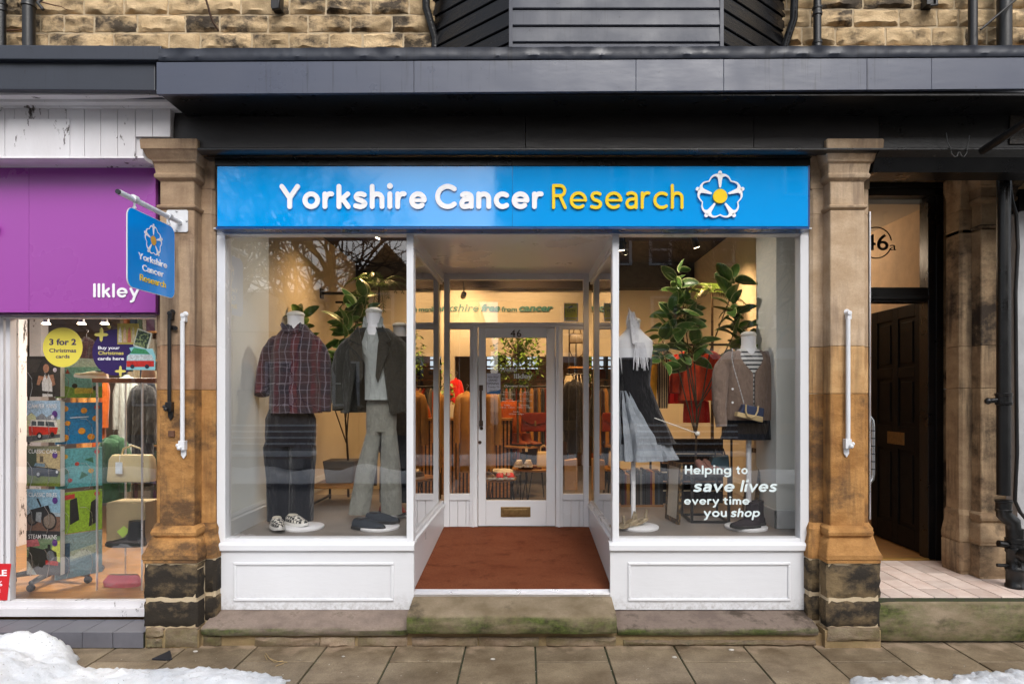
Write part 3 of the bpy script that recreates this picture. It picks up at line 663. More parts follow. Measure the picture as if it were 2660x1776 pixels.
# foot stones under the pilasters and a rubble base course
base = thing('base_course', 'low course of rough rubble and mortar along the foot of the shop front', 'base course', (0, -.2, 0))
b = B(); b.box(X(378, -.27), -2.33, -.27, .0, -.01, .125); b.box(-2.33, 2.16, -.225, .0, -.01, .086); b.box(2.14, X(2288, -.27), -.27, 0, -.01, .125)
put('mortar', b, 'mortarbase', base)
for (a, c, t_, u, Y) in ((378, 424, 1631, 1655, -.275), (380, 420, 1658, 1682, -.275), (430, 512, 1632, 1680, -.275), (528, 575, 1650, 1679, -.23), (2150, 2286, 1630, 1664, -.275)):
    s = grid_stone(X(a, Y), X(c, Y), Z(u, Y), Z(t_, Y), Y, .05, 8, 5, a, rough=.016); put('rubble_stone', s, 'rubble', base, smooth=40, fixn=False)
rj = [528, 652, 662, 830, 832, 920, 930, 1056, 1070, 1240, 1245, 1400, 1420, 1600]
for a, c in zip(rj[2::2], rj[3::2]):
    s = grid_stone(X(a, -.24), X(c, -.24), Z(1680, -.24), Z(1655, -.24), -.236, .05, 12, 4, a, rough=.018); put('rubble_stone', s, 'rubble', base, smooth=40, fixn=False)
s = grid_stone(X(1620, -.24), X(2120, -.24), Z(1676, -.24), Z(1663, -.24), -.236, .05, 30, 3, 77, rough=.015); put('rubble_stone', s, 'rubble', base, smooth=40, fixn=False)

def slabstone(name, x0, x1, yf, yb, z0, z1, mat, label, cat, slope=0., seed=1, rad=.02, nx=30):
    rows = [(yf + .012, z0), (yf, z0 + .02), (yf - .002, z1 - slope - rad), (yf + rad * .4, z1 - slope - rad * .35), (yf + rad * 1.4, z1 - slope * .95), ((yf + yb) / 2, z1 - slope * .5), (yb, z1), (yb, z0)]
    R = []
    for i in range(nx + 1):
        x = x0 + (x1 - x0) * i / nx; r = []
        for k, (y, z) in enumerate(rows):
            n = noise.noise(Vector((x * 4, k * 1.7, seed))) * .007 if k < 6 else 0
            e = .012 if i in (0, nx) and k < 6 else 0
            r.append((x, y + n + e, z - abs(n) * .5 - (e if 2 < k < 6 else 0) * .5))
        R.append(r)
    s = B(); s.rings(R); return put(name, s, mat, smooth=50, label=label, cat=cat)
slabstone('sill_stone', X(522, -.26), X(1058, -.26), -.27, -.01, .085, Z(1583, -.06), 'sillst', 'worn stone sill with green moss under the left white stall riser', 'stone sill', .055, 4)
slabstone('sill_stone', X(1605, -.26), X(2128, -.26), -.265, -.01, .085, Z(1585, -.06), 'sillst', 'worn brownish stone sill under the right white stall riser', 'stone sill', .055, 9)
slabstone('door_step', X(1056, -.32), X(1602, -.32), -.33, -.005, .12, .302, 'stepst', 'broad mossy stone step in front of the brown doormat', 'step', .05, 13, .025)
slabstone('door_step', 2.565, 6.5, -.20, -.02, .02, .322, 'stepst', 'green mossy stone step below the pink tiles of the side door', 'step', .01, 21, .04, 50)
# ------------------------------------------------------------------ the blue sign
sg = thing('shop_sign', 'long bright blue sign reading Yorkshire Cancer Research with a flower emblem', 'shop sign', (0, -.15, 3.1))
Ys = -.17
xm = X(1331, Ys)
for a, c in ((X(564, Ys), xm - .0008), (xm + .0008, X(2099, Ys))):
    s = B(); s.box(a, c, Ys, Ys + .03, Z(588, Ys), Z(432, Ys)); put('sign_panel', s, 'blue', sg, bevel=.002)
s = B(); s.box(X(560, Ys), X(2103, Ys), Ys + .0305, -.03, Z(594, Ys), Z(428, Ys)); s.box(X(560, Ys), X(2103, Ys), Ys + .004, Ys + .0304, Z(594, Ys), Z(588.6, Ys))
s.box(X(2099.6, Ys), X(2104, Ys), Ys + .004, Ys + .0304, Z(588.4, Ys), Z(430, Ys)); put('sign_tray', s, 'bluebd', sg)
Yl = Ys - .006
for wd, a, c, bold, mt in (('Yorkshire', 727, 1109, .195, 'letter'), ('Cancer', 1131, 1412, .195, 'letter'), ('Research', 1434, 1775, .125, 'yellow')):
    s = front_stroke(wd, a, c, 479, 544, Yl, bold, .009, gap=.105 if bold > .15 else .125)
    put('lettering', s, mt, sg)
wb, yb_ = flower(.185, .012)
mt_ = T(X(1869.5, Yl), Yl, Z(511, Yl)) @ FR
wb.xf(mt_); yb_.xf(mt_); put('emblem', wb, 'letter', sg); put('emblem_centre', yb_, 'yellow', sg)

# ------------------------------------------------------------------ shop front: frames, panes, stall risers, lobby
YB = 1.685
sf = thing('shopfront', 'white painted timber shop front with two display windows and a recessed lobby', 'shop front', (0, .3, .2))
def part(nm, mat, *boxes, bevel=.003, parent=None, smooth=None, **k):
    s = B()
    for q in boxes: s.box(*q)
    return put(nm, s, mat, parent or sf, bevel=bevel, smooth=smooth, **k)
yF, yG = -.035, .02
zHead0, zHead1 = Z(608, yF), Z(590, yF)
part('head_rail', 'white', (X(563, yF), X(2102, yF), yF, .06, Z(609, yF), Z(597, yF)))
part('head_bead', 'white', (X(560, yF), X(2104, yF), yF - .035, .0, Z(598, yF) + .0005, Z(594.5, yF)))
zRail0 = Z(1410, yF); zRail1 = Z(1398, yF)
for a, c in ((563, 585), (1056, 1074), (1591, 1608), (2079, 2103)):
    part('window_post', 'white', (X(a, yF), X(c, yF), yF, .06, zRail0 - .03, Z(609.3, yF)))
for side, (a, c, ra, rc, ma, mc) in enumerate(((585, 1056, 557, 1076, 607, 1023), (1608, 2079, 1583, 2105, 1631, 2053))):
    part('bottom_rail', 'white', (X(a, yF) + .0005, X(c, yF) - .0005, yF + .003, .06, Z(1412, yF), zRail1))
    s = B(); zt, zl = Z(1409, -.06), Z(1431, -.07)
    prof = [(.02, zt - .001), (-.04, zt - .001), (-.062, zt - .007), (-.072, zt - .018), (-.072, zl + .006), (-.066, zl), (.02, zl)]
    s.rings([[(x, y, z) for y, z in prof] for x in (X(ra, -.07), X(rc, -.07))]); put('window_sill', s, 'white', sf, smooth=40, bevel=.002)
    yr = -.045; x0, x1 = X(ra + 2, yr), X(rc - 1, yr); zb0, zb1 = Z(1583, yr), zl - .0005
    r = part('stall_riser', 'whitelow', (x0, x1, yr, -.01, zb0, zb1), bevel=.002)
    s = B(); u0, u1, v0, v1 = X(ma, yr), X(mc, yr), Z(1560, yr), Z(1459, yr); wd = .022
    for (p0, p1, q0, q1) in ((u0, u1, v1 - wd, v1), (u0, u1, v0, v0 + wd), (u0, u0 + wd, v0 + wd + .0006, v1 - wd - .0006), (u1 - wd, u1, v0 + wd + .0006, v1 - wd - .0006)):
        s.box(p0, p1, yr - .012, yr - .0005, q0, q1)
    put('panel_moulding', s, 'white', r, bevel=.006)
    s = B(); s.box(X(a - 4, yG), X(c + 4, yG), yG, yG + .006, zRail0 - .01, Z(606, yG)); put('window_pane', s, 'glass', sf, label='large clear pane reflecting bare trees and sky' if side == 0 else 'large clear pane reflecting a stone building across the street')
# lobby sides: slightly splayed
fl, fr = X(1074, 0), X(1591, 0); bl, br = X(1154, YB), X(1529, YB)
zC = 3.03; zS = Z(1409, -.06)
floor_f, floor_b = Z(1532, 0), Z(1366, YB)
for sgn, xf, xb, tag_ in ((-1, fl, bl, 'L'), (1, fr, br, 'R')):
    dvec = Vector((xb - xf, YB - .06, 0)).normalized(); out = Vector((sgn * dvec.y, -sgn * dvec.x, 0))
    def wallbox(u0, u1, z0a, z1a, z0b, z1b, o0, o1, mat, nm, bevel=.002, parent=None):
        """prism along the lobby side: u along it (0 front,1 back), o offsets away from the lobby"""
        A = Vector((xf, .06, 0)).lerp(Vector((xb, YB, 0)), u0); E_ = Vector((xf, .06, 0)).lerp(Vector((xb, YB, 0)), u1)
        s = B(); s.rings([[tuple(q + out * o) [:2] + (z,) for o, z in ((o0, za), (o1, za), (o1, zb_), (o0, zb_))] for q, za, zb_ in ((A, z0a, z1a), (E_, z0b, z1b))])
        return put(nm, s, mat, parent or sf, bevel=bevel)
    wallbox(0, .985, .2, zS - .03, .2, zS - .03, .0, .05, 'white', 'lobby_riser')
    wallbox(0, .985, zS - .03, zS + .0, zS - .03, zS, -.014, .07, 'white', 'lobby_sill')
    wallbox(0.002, .985, zS + .0005, zS + .035, zS + .0005, zS + .035, .005, .055, 'white', 'lobby_bottom_rail')
    wallbox(0, .985, zC - .085, zC + .05, zC - .085, zC + .05, .0, .06, 'white', 'lobby_head_rail')
    wallbox(.0, .98, zS + .02, zC - .07, zS + .02, zC - .07, .026, .032, 'glass', 'side_pane', bevel=None)
    wallbox(0, .985, zC - .11, zC - .0855, zC - .11, zC - .0855, .012, .045, 'white', 'glazing_bead')
s = B(); s.box(fl - .06, fr + .06, .061, YB + .05, zC, zC + .03); put('lobby_ceiling', s, 'white', sf)
s = B(); s.box(-.004, .004, .07, YB - .02, zC - .004, zC - .0005); put('ceiling_bead', s, 'white', sf)
s = B(); s.box(X(585, 0), fl - .07, .061, .9, zHead0 + .12, zHead0 + .14); 
# back screen
def zb(p): return Z(p, YB)
def xb_(p): return X(p, YB)
for a, c in ((1154, 1168), (1515, 1529)): part('corner_post', 'white', (xb_(a), xb_(c), YB - .03, YB + .05, zb(1370), zb(712)))
part('transom_head', 'white', (xb_(1168) + .0004, xb_(1515) - .0004, YB - .022, YB + .045, zb(727), zb(709)))
part('transom_rail', 'white', (xb_(1168) + .0004, xb_(1515) - .0004, YB - .028, YB + .045, zb(845), zb(838)))
s = B(); s.box(xb_(1166), xb_(1517), YB + .01, YB + .016, zb(840), zb(725)); put('transom_pane', s, 'glass', sf)
for a, c, ja, jc in ((1168, 1221, 1221, 1241), (1462, 1515, 1443, 1462)):
    part('side_light_rail', 'white', (xb_(a) + .0004, xb_(c) - .0004, YB - .02, YB + .04, zb(855), zb(845) - .0004), (xb_(a) + .0004, xb_(c) - .0004, YB - .02, YB + .04, zb(1298), zb(1282)))
    s = B(); s.box(xb_(a - 2), xb_(c + 2), YB + .005, YB + .011, zb(1284), zb(853)); put('side_light_pane', s, 'glass', sf)
    n = 3; ww = (xb_(c) - xb_(a)) / 2.5
    for i in range(3):
        u0 = xb_(a) + ww * i + .0012; u1 = min(u0 + ww - .0024, xb_(c) - .0005)
        if u1 - u0 > .02: part('board', 'white', (u0, u1, YB - .006, YB + .02, zb(1367), zb(1298.4)), bevel=.003)
    part('door_jamb', 'white', (xb_(ja) + .0004, xb_(jc) - .0004, YB - .03, YB + .04, zb(1368), zb(845.4)))
    part('jamb_bead', 'white', (xb_(ja + 6), xb_(ja + 12), YB - .042, YB - .0305, zb(1368), zb(847)), bevel=.004)
part('door_head', 'white', (xb_(1241) - .0, xb_(1443), YB - .026, YB + .04, zb(850), zb(845.4)), bevel=.002)
# door
yd = YB - .012
dr = thing('shop_door', 'white glazed shop door numbered 46 with a brown bar handle and letterbox', 'door', (xb_(1342), yd, zb(1366)))
x0, x1, g0, g1 = xb_(1242.5), xb_(1442), xb_(1262), xb_(1419)
s = B(); s.box(x0, g0, yd, yd + .045, zb(1365), zb(851)); s.box(g1, x1, yd, yd + .045, zb(1365), zb(851)); s.box(g0 + .0005, g1 - .0005, yd + .001, yd + .044, zb(1365), zb(1299)); s.box(g0 + .0005, g1 - .0005, yd + .001, yd + .044, zb(877), zb(851))
put('door_frame', s, 'white', dr, bevel=.004)
s = B(); s.box(g0 - .005, g1 + .005, yd + .02, yd + .026, zb(1301), zb(875)); put('door_pane', s, 'glass', dr)
s = B(); xh = xb_(1250); s.box(xh - .012, xh + .012, yd - .055, yd - .035, zb(1104), zb(1002)); 
hd = put('handle', s, 'bronze', dr, bevel=.003)
s = B(); s.box(xh - .017, xh + .02, yd - .04, yd - .001, zb(1014), zb(1000)); s.box(xh - .017, xh + .02, yd - .04, yd - .001, zb(1106), zb(1092)); put('handle_mount', s, 'bronze', hd, bevel=.002)
for px, py in ((1251, 1112), (1247, 1148)):
    s = B(); s.lathe([(.006, -.012), (.014, -.012), (.017, -.006), (.017, -.0005)], (xb_(px), yd, zb(py)), 16, ax='y'); put('lock', s, 'bronze', dr, smooth=40)
s = B(); s.box(xb_(1301), xb_(1378), yd - .008, yd - .0005, zb(1341), zb(1315)); lb = put('letterbox', s, 'brass', dr, bevel=.003)
s = B(); s.box(xb_(1309), xb_(1370), yd - .013, yd - .0085, zb(1335), zb(1321)); put('flap', s, 'brass', lb, bevel=.003)
put('door_number', front_text('46', 1326, 1354, 857, 875, yd - .001, .0, .012, space=1.15), 'bronze', dr)
G['frost'] = M('window_vinyl_pale', (.62, .66, .64), .5, var=.02)
G['vinyl'] = M('window_vinyl', (.68, .78, .79), .5, var=.02)
yt = yd + .0185
def dtext(s_, a, c, t_, u, sh=0, bold=.0): put('lettering', front_text(s_, a, c, t_, u, yt, bold, .0008, sh), 'frost', dr)
dtext('Hello', 1300, 1343, 955, 965, .25, .02); dtext('Ilkley', 1335, 1383, 970, 983, 0, .025); dtext('Opening hours', 1309, 1373, 999, 1004.5, .25, .01)
for (a, c, py, t1, t2) in ((1308, 1330, 1016, 'Monday', '9.30am - 4.30pm'), (1354, 1374, 1016, 'Tuesday', '9.30am - 4.30pm'), (1304, 1334, 1033, 'Wednesday', '9.30am - 4.30pm'), (1352, 1374, 1033, 'Thursday', '9.30am - 4.30pm'), (1310, 1325, 1050, 'Friday', '9.30am - 4.30pm'), (1352, 1374, 1050, 'Saturday', '9.30am - 4.30pm'), (1333, 1350, 1067, 'Sunday', '10.30am - 4.30pm')):
    m_ = (a + c) / 2; dtext(t1, a, c, py, py + 3.6); dtext(t2, m_ - 19, m_ + 19, py + 6, py + 9.4)
# paper notice on the door
s = B(); s.box(xb_(1264), xb_(1300), yd + .016, yd + .0175, zb(1023), zb(969)); nt_ = put('paper_notice', s, M('paper', (.62, .64, .74), .7, var=.02), label='handwritten grand opening notice with a blue foot, taped inside the door glass', cat='notice')
for i, (t_, a, c) in enumerate((('Hello Ilkley!', 1267, 1295), ('GRAND', 1269, 1292), ('OPENING', 1265, 1296), ('Tuesday 7th', 1268, 1297), ('January', 1271, 1292))):
    put('writing', front_text(t_, a, c, 976 + i * 8.6, 981.5 + i * 8.6, yd + .0158, 0.008 if i in (1, 2) else -.004, .0004, .1), M('ink', (.02, .02, .03), .6) if i == 0 else G['black'], nt_)
s = B(); s.prism([(xb_(1264), zb(1023)), (xb_(1300), zb(1023)), (xb_(1300), zb(1011)), (xb_(1290), zb(1015)), (xb_(1275), zb(1016)), (xb_(1264), zb(1020))], yd + .0155, yd + .0159); put('blue_band', s, M('print_blue', (.03, .13, .32), .5), nt_)
# doormat + threshold
s = B(); s.rings([[(fl + .002, .03, floor_f), (fr - .002, .03, floor_f), (fr - .002, .03, .2), (fl + .002, .03, .2)], [(bl + .0, YB - .03, floor_b), (br, YB - .03, floor_b), (br, YB - .03, .2), (bl, YB - .03, .2)]])
q = NT('coir_mat_worn'); v = q.pos((1, 1, 1), False); v2 = q.pos((.8, 1.1, 1), False)
c_ = q.mix(q.ramp(q.noise(v, 170, 3, .7), .3, .7), C('#552e1e'), C('#8f563a')); c_ = q.mix(q.ramp(q.noise(v2, 6, 6, .7), .56, .72, 0, .5), c_, C('#2e160c')); c_ = q.mix(q.ramp(q.noise(v2, 3, 4, .6), .3, .7, 0, .4), c_, C('#5a2614'))
q.l(c_, q.b.inputs['Base Color']); q.b.inputs['Roughness'].default_value = .95; q.b.inputs['Specular IOR Level'].default_value = .1; q.bump(q.noise(v, 260, 3, .7), .004)
put('doormat', s, q.m, label='large rust-brown coir doormat filling the lobby floor, with dark stains', cat='doormat')
s = B(); zt = floor_f + .002
for i in range(4): s.box(fl + .004, fr - .004, -.035 + i * .016, -.022 + i * .016, .25, zt - .004 * (3 - i))
s.box(fl + .003, fr - .003, -.04, .03, .25, zt - .018); put('threshold_strip', s, 'alu', sf, bevel=.0015)

# ------------------------------------------------------------------ hanging sign
hx = -2.506
hs_ = thing('hanging_sign', 'blue double-sided sign hanging from a white pole on the left pilaster', 'hanging sign', (hx, -.2, 3.0))
Yw = -.178
s = B(); s.prism(rrect(X(434, Yw), X(489, Yw), Z(603, Yw), Z(546, Yw), .012), Yw - .006, Yw); wp = put('wall_plate', s, 'white', hs_, smooth=40)
for px, py in ((459, 550), (459, 599), (485, 575)):
    s = B(); s.lathe([(.003, -.005), (.007, -.004), (.009, 0)], (X(px, Yw - .006), Yw - .0062, Z(py, Yw)), 10, ax='y'); put('screw', s, 'steel', wp, smooth=60)
py0, py1 = Vector((hx + .02, Yw - .006, Z(583, Yw))), Vector((hx, -.98, Z(505, -.98)))
zp = Z(579, Yw)
s = B(); s.tube([(hx, Yw - .006, zp), (hx, -.895, zp + .0)], .0175, 14); put('pole', s, 'white', hs_, smooth=60)
s = B(); s.tube([(hx, -.895, zp), (hx, -.908, zp)], .0155, 14); put('end_cap', s, 'rubber', hs_, smooth=60)
for yy in (-.735, -.335):
    s = B(); s.tube([(hx, yy - .02, zp + .006), (hx, yy + .02, zp + .006)], .024, 14); s.tube([(hx, yy, zp - .015), (hx, yy, zp - .055)], .007, 8); s.ball((hx, yy, zp - .05), .012, 6); put('clamp', s, 'white', hs_, smooth=50)
yn, yf2 = -.812, -.268; zt_, zb_2 = zp - .062, zp - .565
s = B(); s.prism(rrect(yn, yf2, zb_2, zt_, .055, 6), hx - .004, hx + .004, ax='x'); bl_ = put('sign_board', s, 'bladeblue', hs_, smooth=40)
s = B(); o_ = rrect(yn - .003, yf2 + .003, zb_2 - .003, zt_ + .003, .058, 6); s.prism(o_, hx - .0035, hx + .0035, ax='x'); put('white_edge', s, 'white', bl_)
cyb = (yn + yf2) / 2; Ms = T(hx + .0042, cyb, 0) @ SIDE
w_, y_ = flower(.112, .0015); mm = T(hx + .0042, cyb + .01, zt_ - .15) @ SIDE; w_.xf(mm); y_.xf(mm); put('emblem', w_, 'letter', bl_); put('emblem_centre', y_, M('print_amber', (.8, .42, .05), .4), bl_)
for t_, cap, zz_, mt, bd, wd in (('Yorkshire', .043, zt_ - .308, 'letter', .03, .33), ('Cancer', .043, zt_ - .377, 'letter', .03, .245), ('Research', .043, zt_ - .446, 'yellow', .008, .30)):
    s = stroke_text(t_, wd, cap, .16 if bd > .01 else .12, .003, align='C', gap=.10); s.xf(T(hx + .0042, cyb + .005, zz_) @ SIDE); put('lettering', s, mt, bl_)

# ------------------------------------------------------------------ awning arms fixed to the pilasters
def awn(px, pt, pb, mat, label, foot='white', ends=None):
    Y = -.205; t = thing('awning_rod', label, 'awning arm', P(px, pb, -.18))
    s = B(); s.tube([P(px, pt + 22, Y), P(px, pb - 40, Y)], .0155 if mat == 'white' else .013, 12); put('rod', s, mat, t, smooth=60)
    s = B(); x = X(px, Y)
    s.box(x - .008, x + .022, -.215, -.1755, Z(pt + 24, Y), Z(pt + 10, Y)); s.lathe([(.003, -.018), (.016, -.016), (.02, 0), (.02, .028)], (x + .006, -.205, Z(pt + 8, Y)), 12, ax='y'); s.prism(arc(x + .006, Z(pt + 4, Y), .022, 0, 350, 14), -.1785, -.1745); put('top_bracket', s, mat, t, smooth=40, bevel=.002)
    s = B(); s.box(x - .024, x + .02, -.22, -.1755, Z(pb - 22, Y), Z(pb - 46, Y)); s.ball((x - .03 if px < 1000 else x + .03, -.215, Z(pb - 34, Y)), .014, 6); s.ball((x - .012 if px < 1000 else x + .012, -.23, Z(pb - 28, Y)), .016, 6)
    s.prism([(x - .02, Z(pb - 22, Y)), (x + .016, Z(pb - 22, Y)), (x + .016, Z(pb - 8, Y)), (x - .002, Z(pb + 2, Y)), (x - .02, Z(pb - 8, Y))], -.19, -.1755); put('foot_catch', s, mat, t, smooth=40, bevel=.002)
    return t
awn(474, 811, 1190, 'white', 'long white awning arm clipped upright on the left pilaster')
awn(2203, 805, 1186, 'white', 'long white awning arm clipped upright on the pale right pilaster')
awn(440, 806, 1090, 'blackm', 'shorter black awning arm upright beside the white one on the left pilaster')
s = B(); s.tube([P(446, 850, -.17), P(456, 852, -.21)], .016, 8); put('iron_pin', s, 'blackm', smooth=50, label='rusty iron pin between the black and white awning arms', cat='iron pin')
s = B(); s.box(X(438, -.18), X(454, -.18), -.19, -.174, Z(1134, -.18), Z(1118, -.18)); put('iron_stub', s, M('rust', (.12, .055, .03), .8, var=.4, bump=.003), label='small rusty iron stub on the left pilaster below the black arm', cat='iron stub', bevel=.003)
# ------------------------------------------------------------------ interior shell
ZP, ZF, ZCe = .712, .47, 3.64            # display platform, shop floor, ceiling
YBK = 4.30
G['wallwarm'] = M('interior_wall', (.62, .57, .47), .85, var=.05, vscale=2)
G['wallpier'] = M('interior_pier', (.80, .82, .78), .8, var=.03, vscale=2)
G['ceil'] = M('dark_ceiling', (.028, .019, .014), .8, var=.1)
G['intfloor'] = M('shop_floor', (.22, .20, .185), .55, var=.15, vscale=4, stretch=(1, 4, 1))
G['plat'] = M('platform_vinyl', (.27, .24, .215), .5, var=.15, vscale=5, stretch=(1, 3, 1))
G['skirt'] = M('skirting_paint', (.62, .64, .64), .5, var=.02)
G['wood'] = M('warm_wood', (.42, .21, .075), .4, var=.3, vscale=5, stretch=(1, 6, 6))
G['woodd'] = M('dark_slats', (.16, .08, .035), .5, var=.2, vscale=8, stretch=(6, 6, 1))
def struct(nm, mat, *boxes, bevel=None):
    s = B()
    for q in boxes: s.box(*q)
    return put(nm, s, mat, kind='structure', bevel=bevel)
struct('shop_floor', 'intfloor', (-2.6, 2.6, 1.75, 7.4, .3, ZF))
struct('display_platform', 'plat', (-2.44, fl - .055, .07, 1.74, .22, ZP), (-2.44, -.8, 1.74, 2.2, .48, ZP))
struct('display_platform', 'plat', (fr + .055, 2.44, .07, 1.74, .22, ZP), (.75, 2.44, 1.74, 2.2, .48, ZP))
struct('shop_ceiling', 'ceil', (-2.6, 2.6, .07, 7.4, ZCe, ZCe + .1))
struct('left_wall', 'wallwarm', (-2.5, -2.36, .07, YBK, .3, ZCe)); struct('right_wall', 'wallwarm', (2.36, 2.5, .07, YBK, .3, ZCe))
struct('left_pier', 'wallpier', (-2.359, -2.285, .07, .88, .3, ZCe)); struct('right_pier', 'wallpier', (2.06, 2.359, .42, .88, .3, ZCe), (2.235, 2.358, .07, .4195, .3, ZCe))
struct('back_wall', 'wallwarm', (-2.5, 2.5, YBK, YBK + .12, 2.35, ZCe), (-2.5, -1.0, YBK, YBK + .12, .4, 2.349), (1.35, 2.5, YBK, YBK + .12, .4, 2.349))
G['walldark'] = M('brown_far_wall', '#5e452c', .85, var=.3, vscale=2)
struct('far_wall', 'walldark', (-2.5, 2.5, 7.3, 7.4, .4, 3.6)); struct('far_side_wall', 'walldark', (-2.6, -2.5, 4.4, 7.3, .4, 3.6), (2.5, 2.6, 4.4, 7.3, .4, 3.6))
s = B(); s.box(-2.35, 2.35, YBK - .2, YBK - .001, Z(748, YBK - .2), ZCe); put('ceiling_bulkhead', s, 'ceil', kind='structure')
def skirt(pts, z0, h=.13):
    s = B(); prof = [(0, 0), (.018, 0), (.018, h * .7), (.011, h * .78), (.011, h * .86), (.004, h), (0, h)]
    for (a, c) in zip(pts, pts[1:]):
        d = (Vector(c) - Vector(a)).normalized(); n = Vector((d.y, -d.x))
        s.rings([[(p[0] + n.x * o, p[1] + n.y * o, z0 + z) for o, z in prof] for p in (Vector(a), Vector(c))])
    put('skirting_board', s, 'skirt', kind='structure')
skirt([(-2.284, .1), (-2.284, .881)], ZP + .001, .17); skirt([(-2.359, .9), (-2.359, 4.28)], ZP + .001, .17)
skirt([(2.234, .4), (2.234, .1)], ZP + .001, .17); skirt([(2.359, 4.2), (2.359, .9)], ZP + .001, .17); 
s = B(); s.box(2.04, 2.0595, .40, .9, ZP, ZP + .15); s.box(2.04, 2.233, .40, .4195, ZP, ZP + .15); put('skirting_board', s, 'skirt', kind='structure', bevel=.004)
# words on the inner wall
wt = thing('wall_lettering', 'teal lettering on the warm inner wall seen through the transom', 'wall lettering', (0, YBK, 2.9))
G['teal'] = M('teal_letters', (.03, .19, .20), .5)
def wtxt(t_, a, c, top, base_, bold, sh): put('word', front_text(t_, a, c, top, base_, YBK - .02, bold, .012, sh), 'teal', wt)
wtxt('a', 1082, 1097, 793, 809, .03, .2); wtxt('Yorkshire', 1111, 1243, 790, 809, .012, .22); wtxt('free', 1250, 1299, 790, 809, .04, .22); wtxt('from', 1303, 1343, 797, 809, .02, 0); wtxt('cancer', 1348, 1436, 790, 809, .04, .22); wtxt('now', 1537, 1600, 790, 809, .04, .22)

# ---- lamps
def spot(loc, aim, energy, size=75, colr=(1, .60, .27), label=None, body=True, rail=True):
    l = bpy.data.lights.new('spot_beam', 'SPOT'); l.energy = energy * 1.5; l.color = colr; l.spot_size = math.radians(size); l.spot_blend = 1.0; l.shadow_soft_size = .04
    o = bpy.data.objects.new('spot_beam', l); COL.objects.link(o); d = (Vector(aim) - Vector(loc)).normalized()
    loc = Vector(loc)
    t = thing('spotlight', label, 'spotlight', loc)
    o.parent = t; o.location = d * .02; o.rotation_euler = (-d).to_track_quat('Z', 'Y').to_euler()
    s = B(); s.tube([loc - d * .13, loc - d * .12, loc], [.02, .034, .036], 14, caps=True); put('lamp_body', s, 'blackm', t, smooth=50)
    s = B(); s.tube([loc + d * .001, loc + d * .004], .029, 14); put('lamp_face', s, 'fluor', t)
    s = B(); s.tube([loc - d * .1, loc - d * .1 + Vector((0, 0, .09)), Vector((loc.x, loc.y - d.y * .1, min(ZCe - .01, loc.z + .35)))], .008, 6); put('lamp_arm', s, 'blackm', t)
    return t
spot(P(1203, 770, 3.55), P(1190, 812, YBK), 26, 100, label='black track spotlight lighting the teal words from the left')
spot(P(1330, 722, 3.3) + Vector((0, 0, .12)), P(1380, 815, YBK), 32, 100, label='black track spotlight hidden behind the transom head, over the word cancer')
spot((-1.55, 1.9, 3.45), (-2.35, 1.75, 1.7), 30, 120, label='black spotlight under the ceiling deep in the left window')
spot((-1.0, 2.4, 3.35), (-1.3, 3.6, 2.0), 50, 120, label='black spotlight under the ceiling left of the lobby, towards the palms')
spot((1.8, 1.9, 3.35), (2.3, 2.2, 1.9), 55, 120, label='black spotlight under the ceiling deep in the right window')
spot((1.1, 2.2, 3.35), (1.5, 3.4, 1.6), 60, 120, label='black spotlight under the ceiling over the red jackets')
spot((0.0, 2.3, 3.3), (0.0, 3.3, 1.0), 55, 120, label='black spotlight above the shoe tables behind the door')
spot((-.6, 3.0, 3.3), (-.9, 3.2, 1.2), 45, 120, label='black spotlight above the tan coats')
spot((.7, 3.0, 3.3), (.9, 3.6, 1.4), 45, 120, label='black spotlight above the hanging handbag')
spot((.2, 5.6, 3.3), (.2, 6.5, 1.2), 35, 140, label='black spotlight at the back of the shop')
spot((-1.1, .95, 3.45), (-2.28, .45, 1.5), 19, 110, colr=(1, .86, .70), label='added white-toned spotlight out of view, brightening the near wall of the left window')  # added lamp above the pane, unseen, lifts the near left wall
spot((1.0, .95, 3.45), (2.1, .45, 1.5), 19, 110, colr=(1, .86, .70), label='added white-toned spotlight out of view, brightening the near pier of the right window')  # its added twin, also unseen, for the right pier
spot(P(1614, 650, 1.2) + Vector((0, 0, 0)), (1.2, 1.6, .7), 24, 110, label='small bright spotlight at the top left of the right window')
# ---- cloth and body helpers
def sm(a, b, t): t = t * t * (3 - 2 * t); return a + (b - a) * t
def cloth(b, R, n=36, sub=5, fold=.06, k=2.2, seed=0, m=0, vert=1.0, caps=(False, False)):
    """R: list of (z, cx, cy, rx, ry); folds run mostly up and down"""
    out = []
    for i in range(len(R) - 1):
        for j in range(sub + (i == len(R) - 2)):
            t = j / sub; q = [a + (c - a) * t for a, c in zip(R[i], R[i + 1])]; ring = []; kf = min(1, q[3] / .13) ** 2 if q[3] < .13 and len(R) > 3 and q[4] < .1 else 1
            for a in range(n):
                th = 2 * math.pi * a / n; f = 1 + kf * fold * noise.noise(Vector((math.cos(th) * k * 1.6 + seed, math.sin(th) * k * 1.6, q[0] * vert + seed))) + kf * fold * .45 * noise.noise(Vector((math.cos(th) * k * 3, seed, q[0] * 7)))
                ring.append((q[1] + q[3] * f * math.copysign(abs(math.cos(th)) ** .9, math.cos(th)), q[2] + q[4] * f * math.copysign(abs(math.sin(th)) ** .9, math.sin(th)), q[0]))
            out.append(ring)
    b.rings(out, m, caps)
    return b
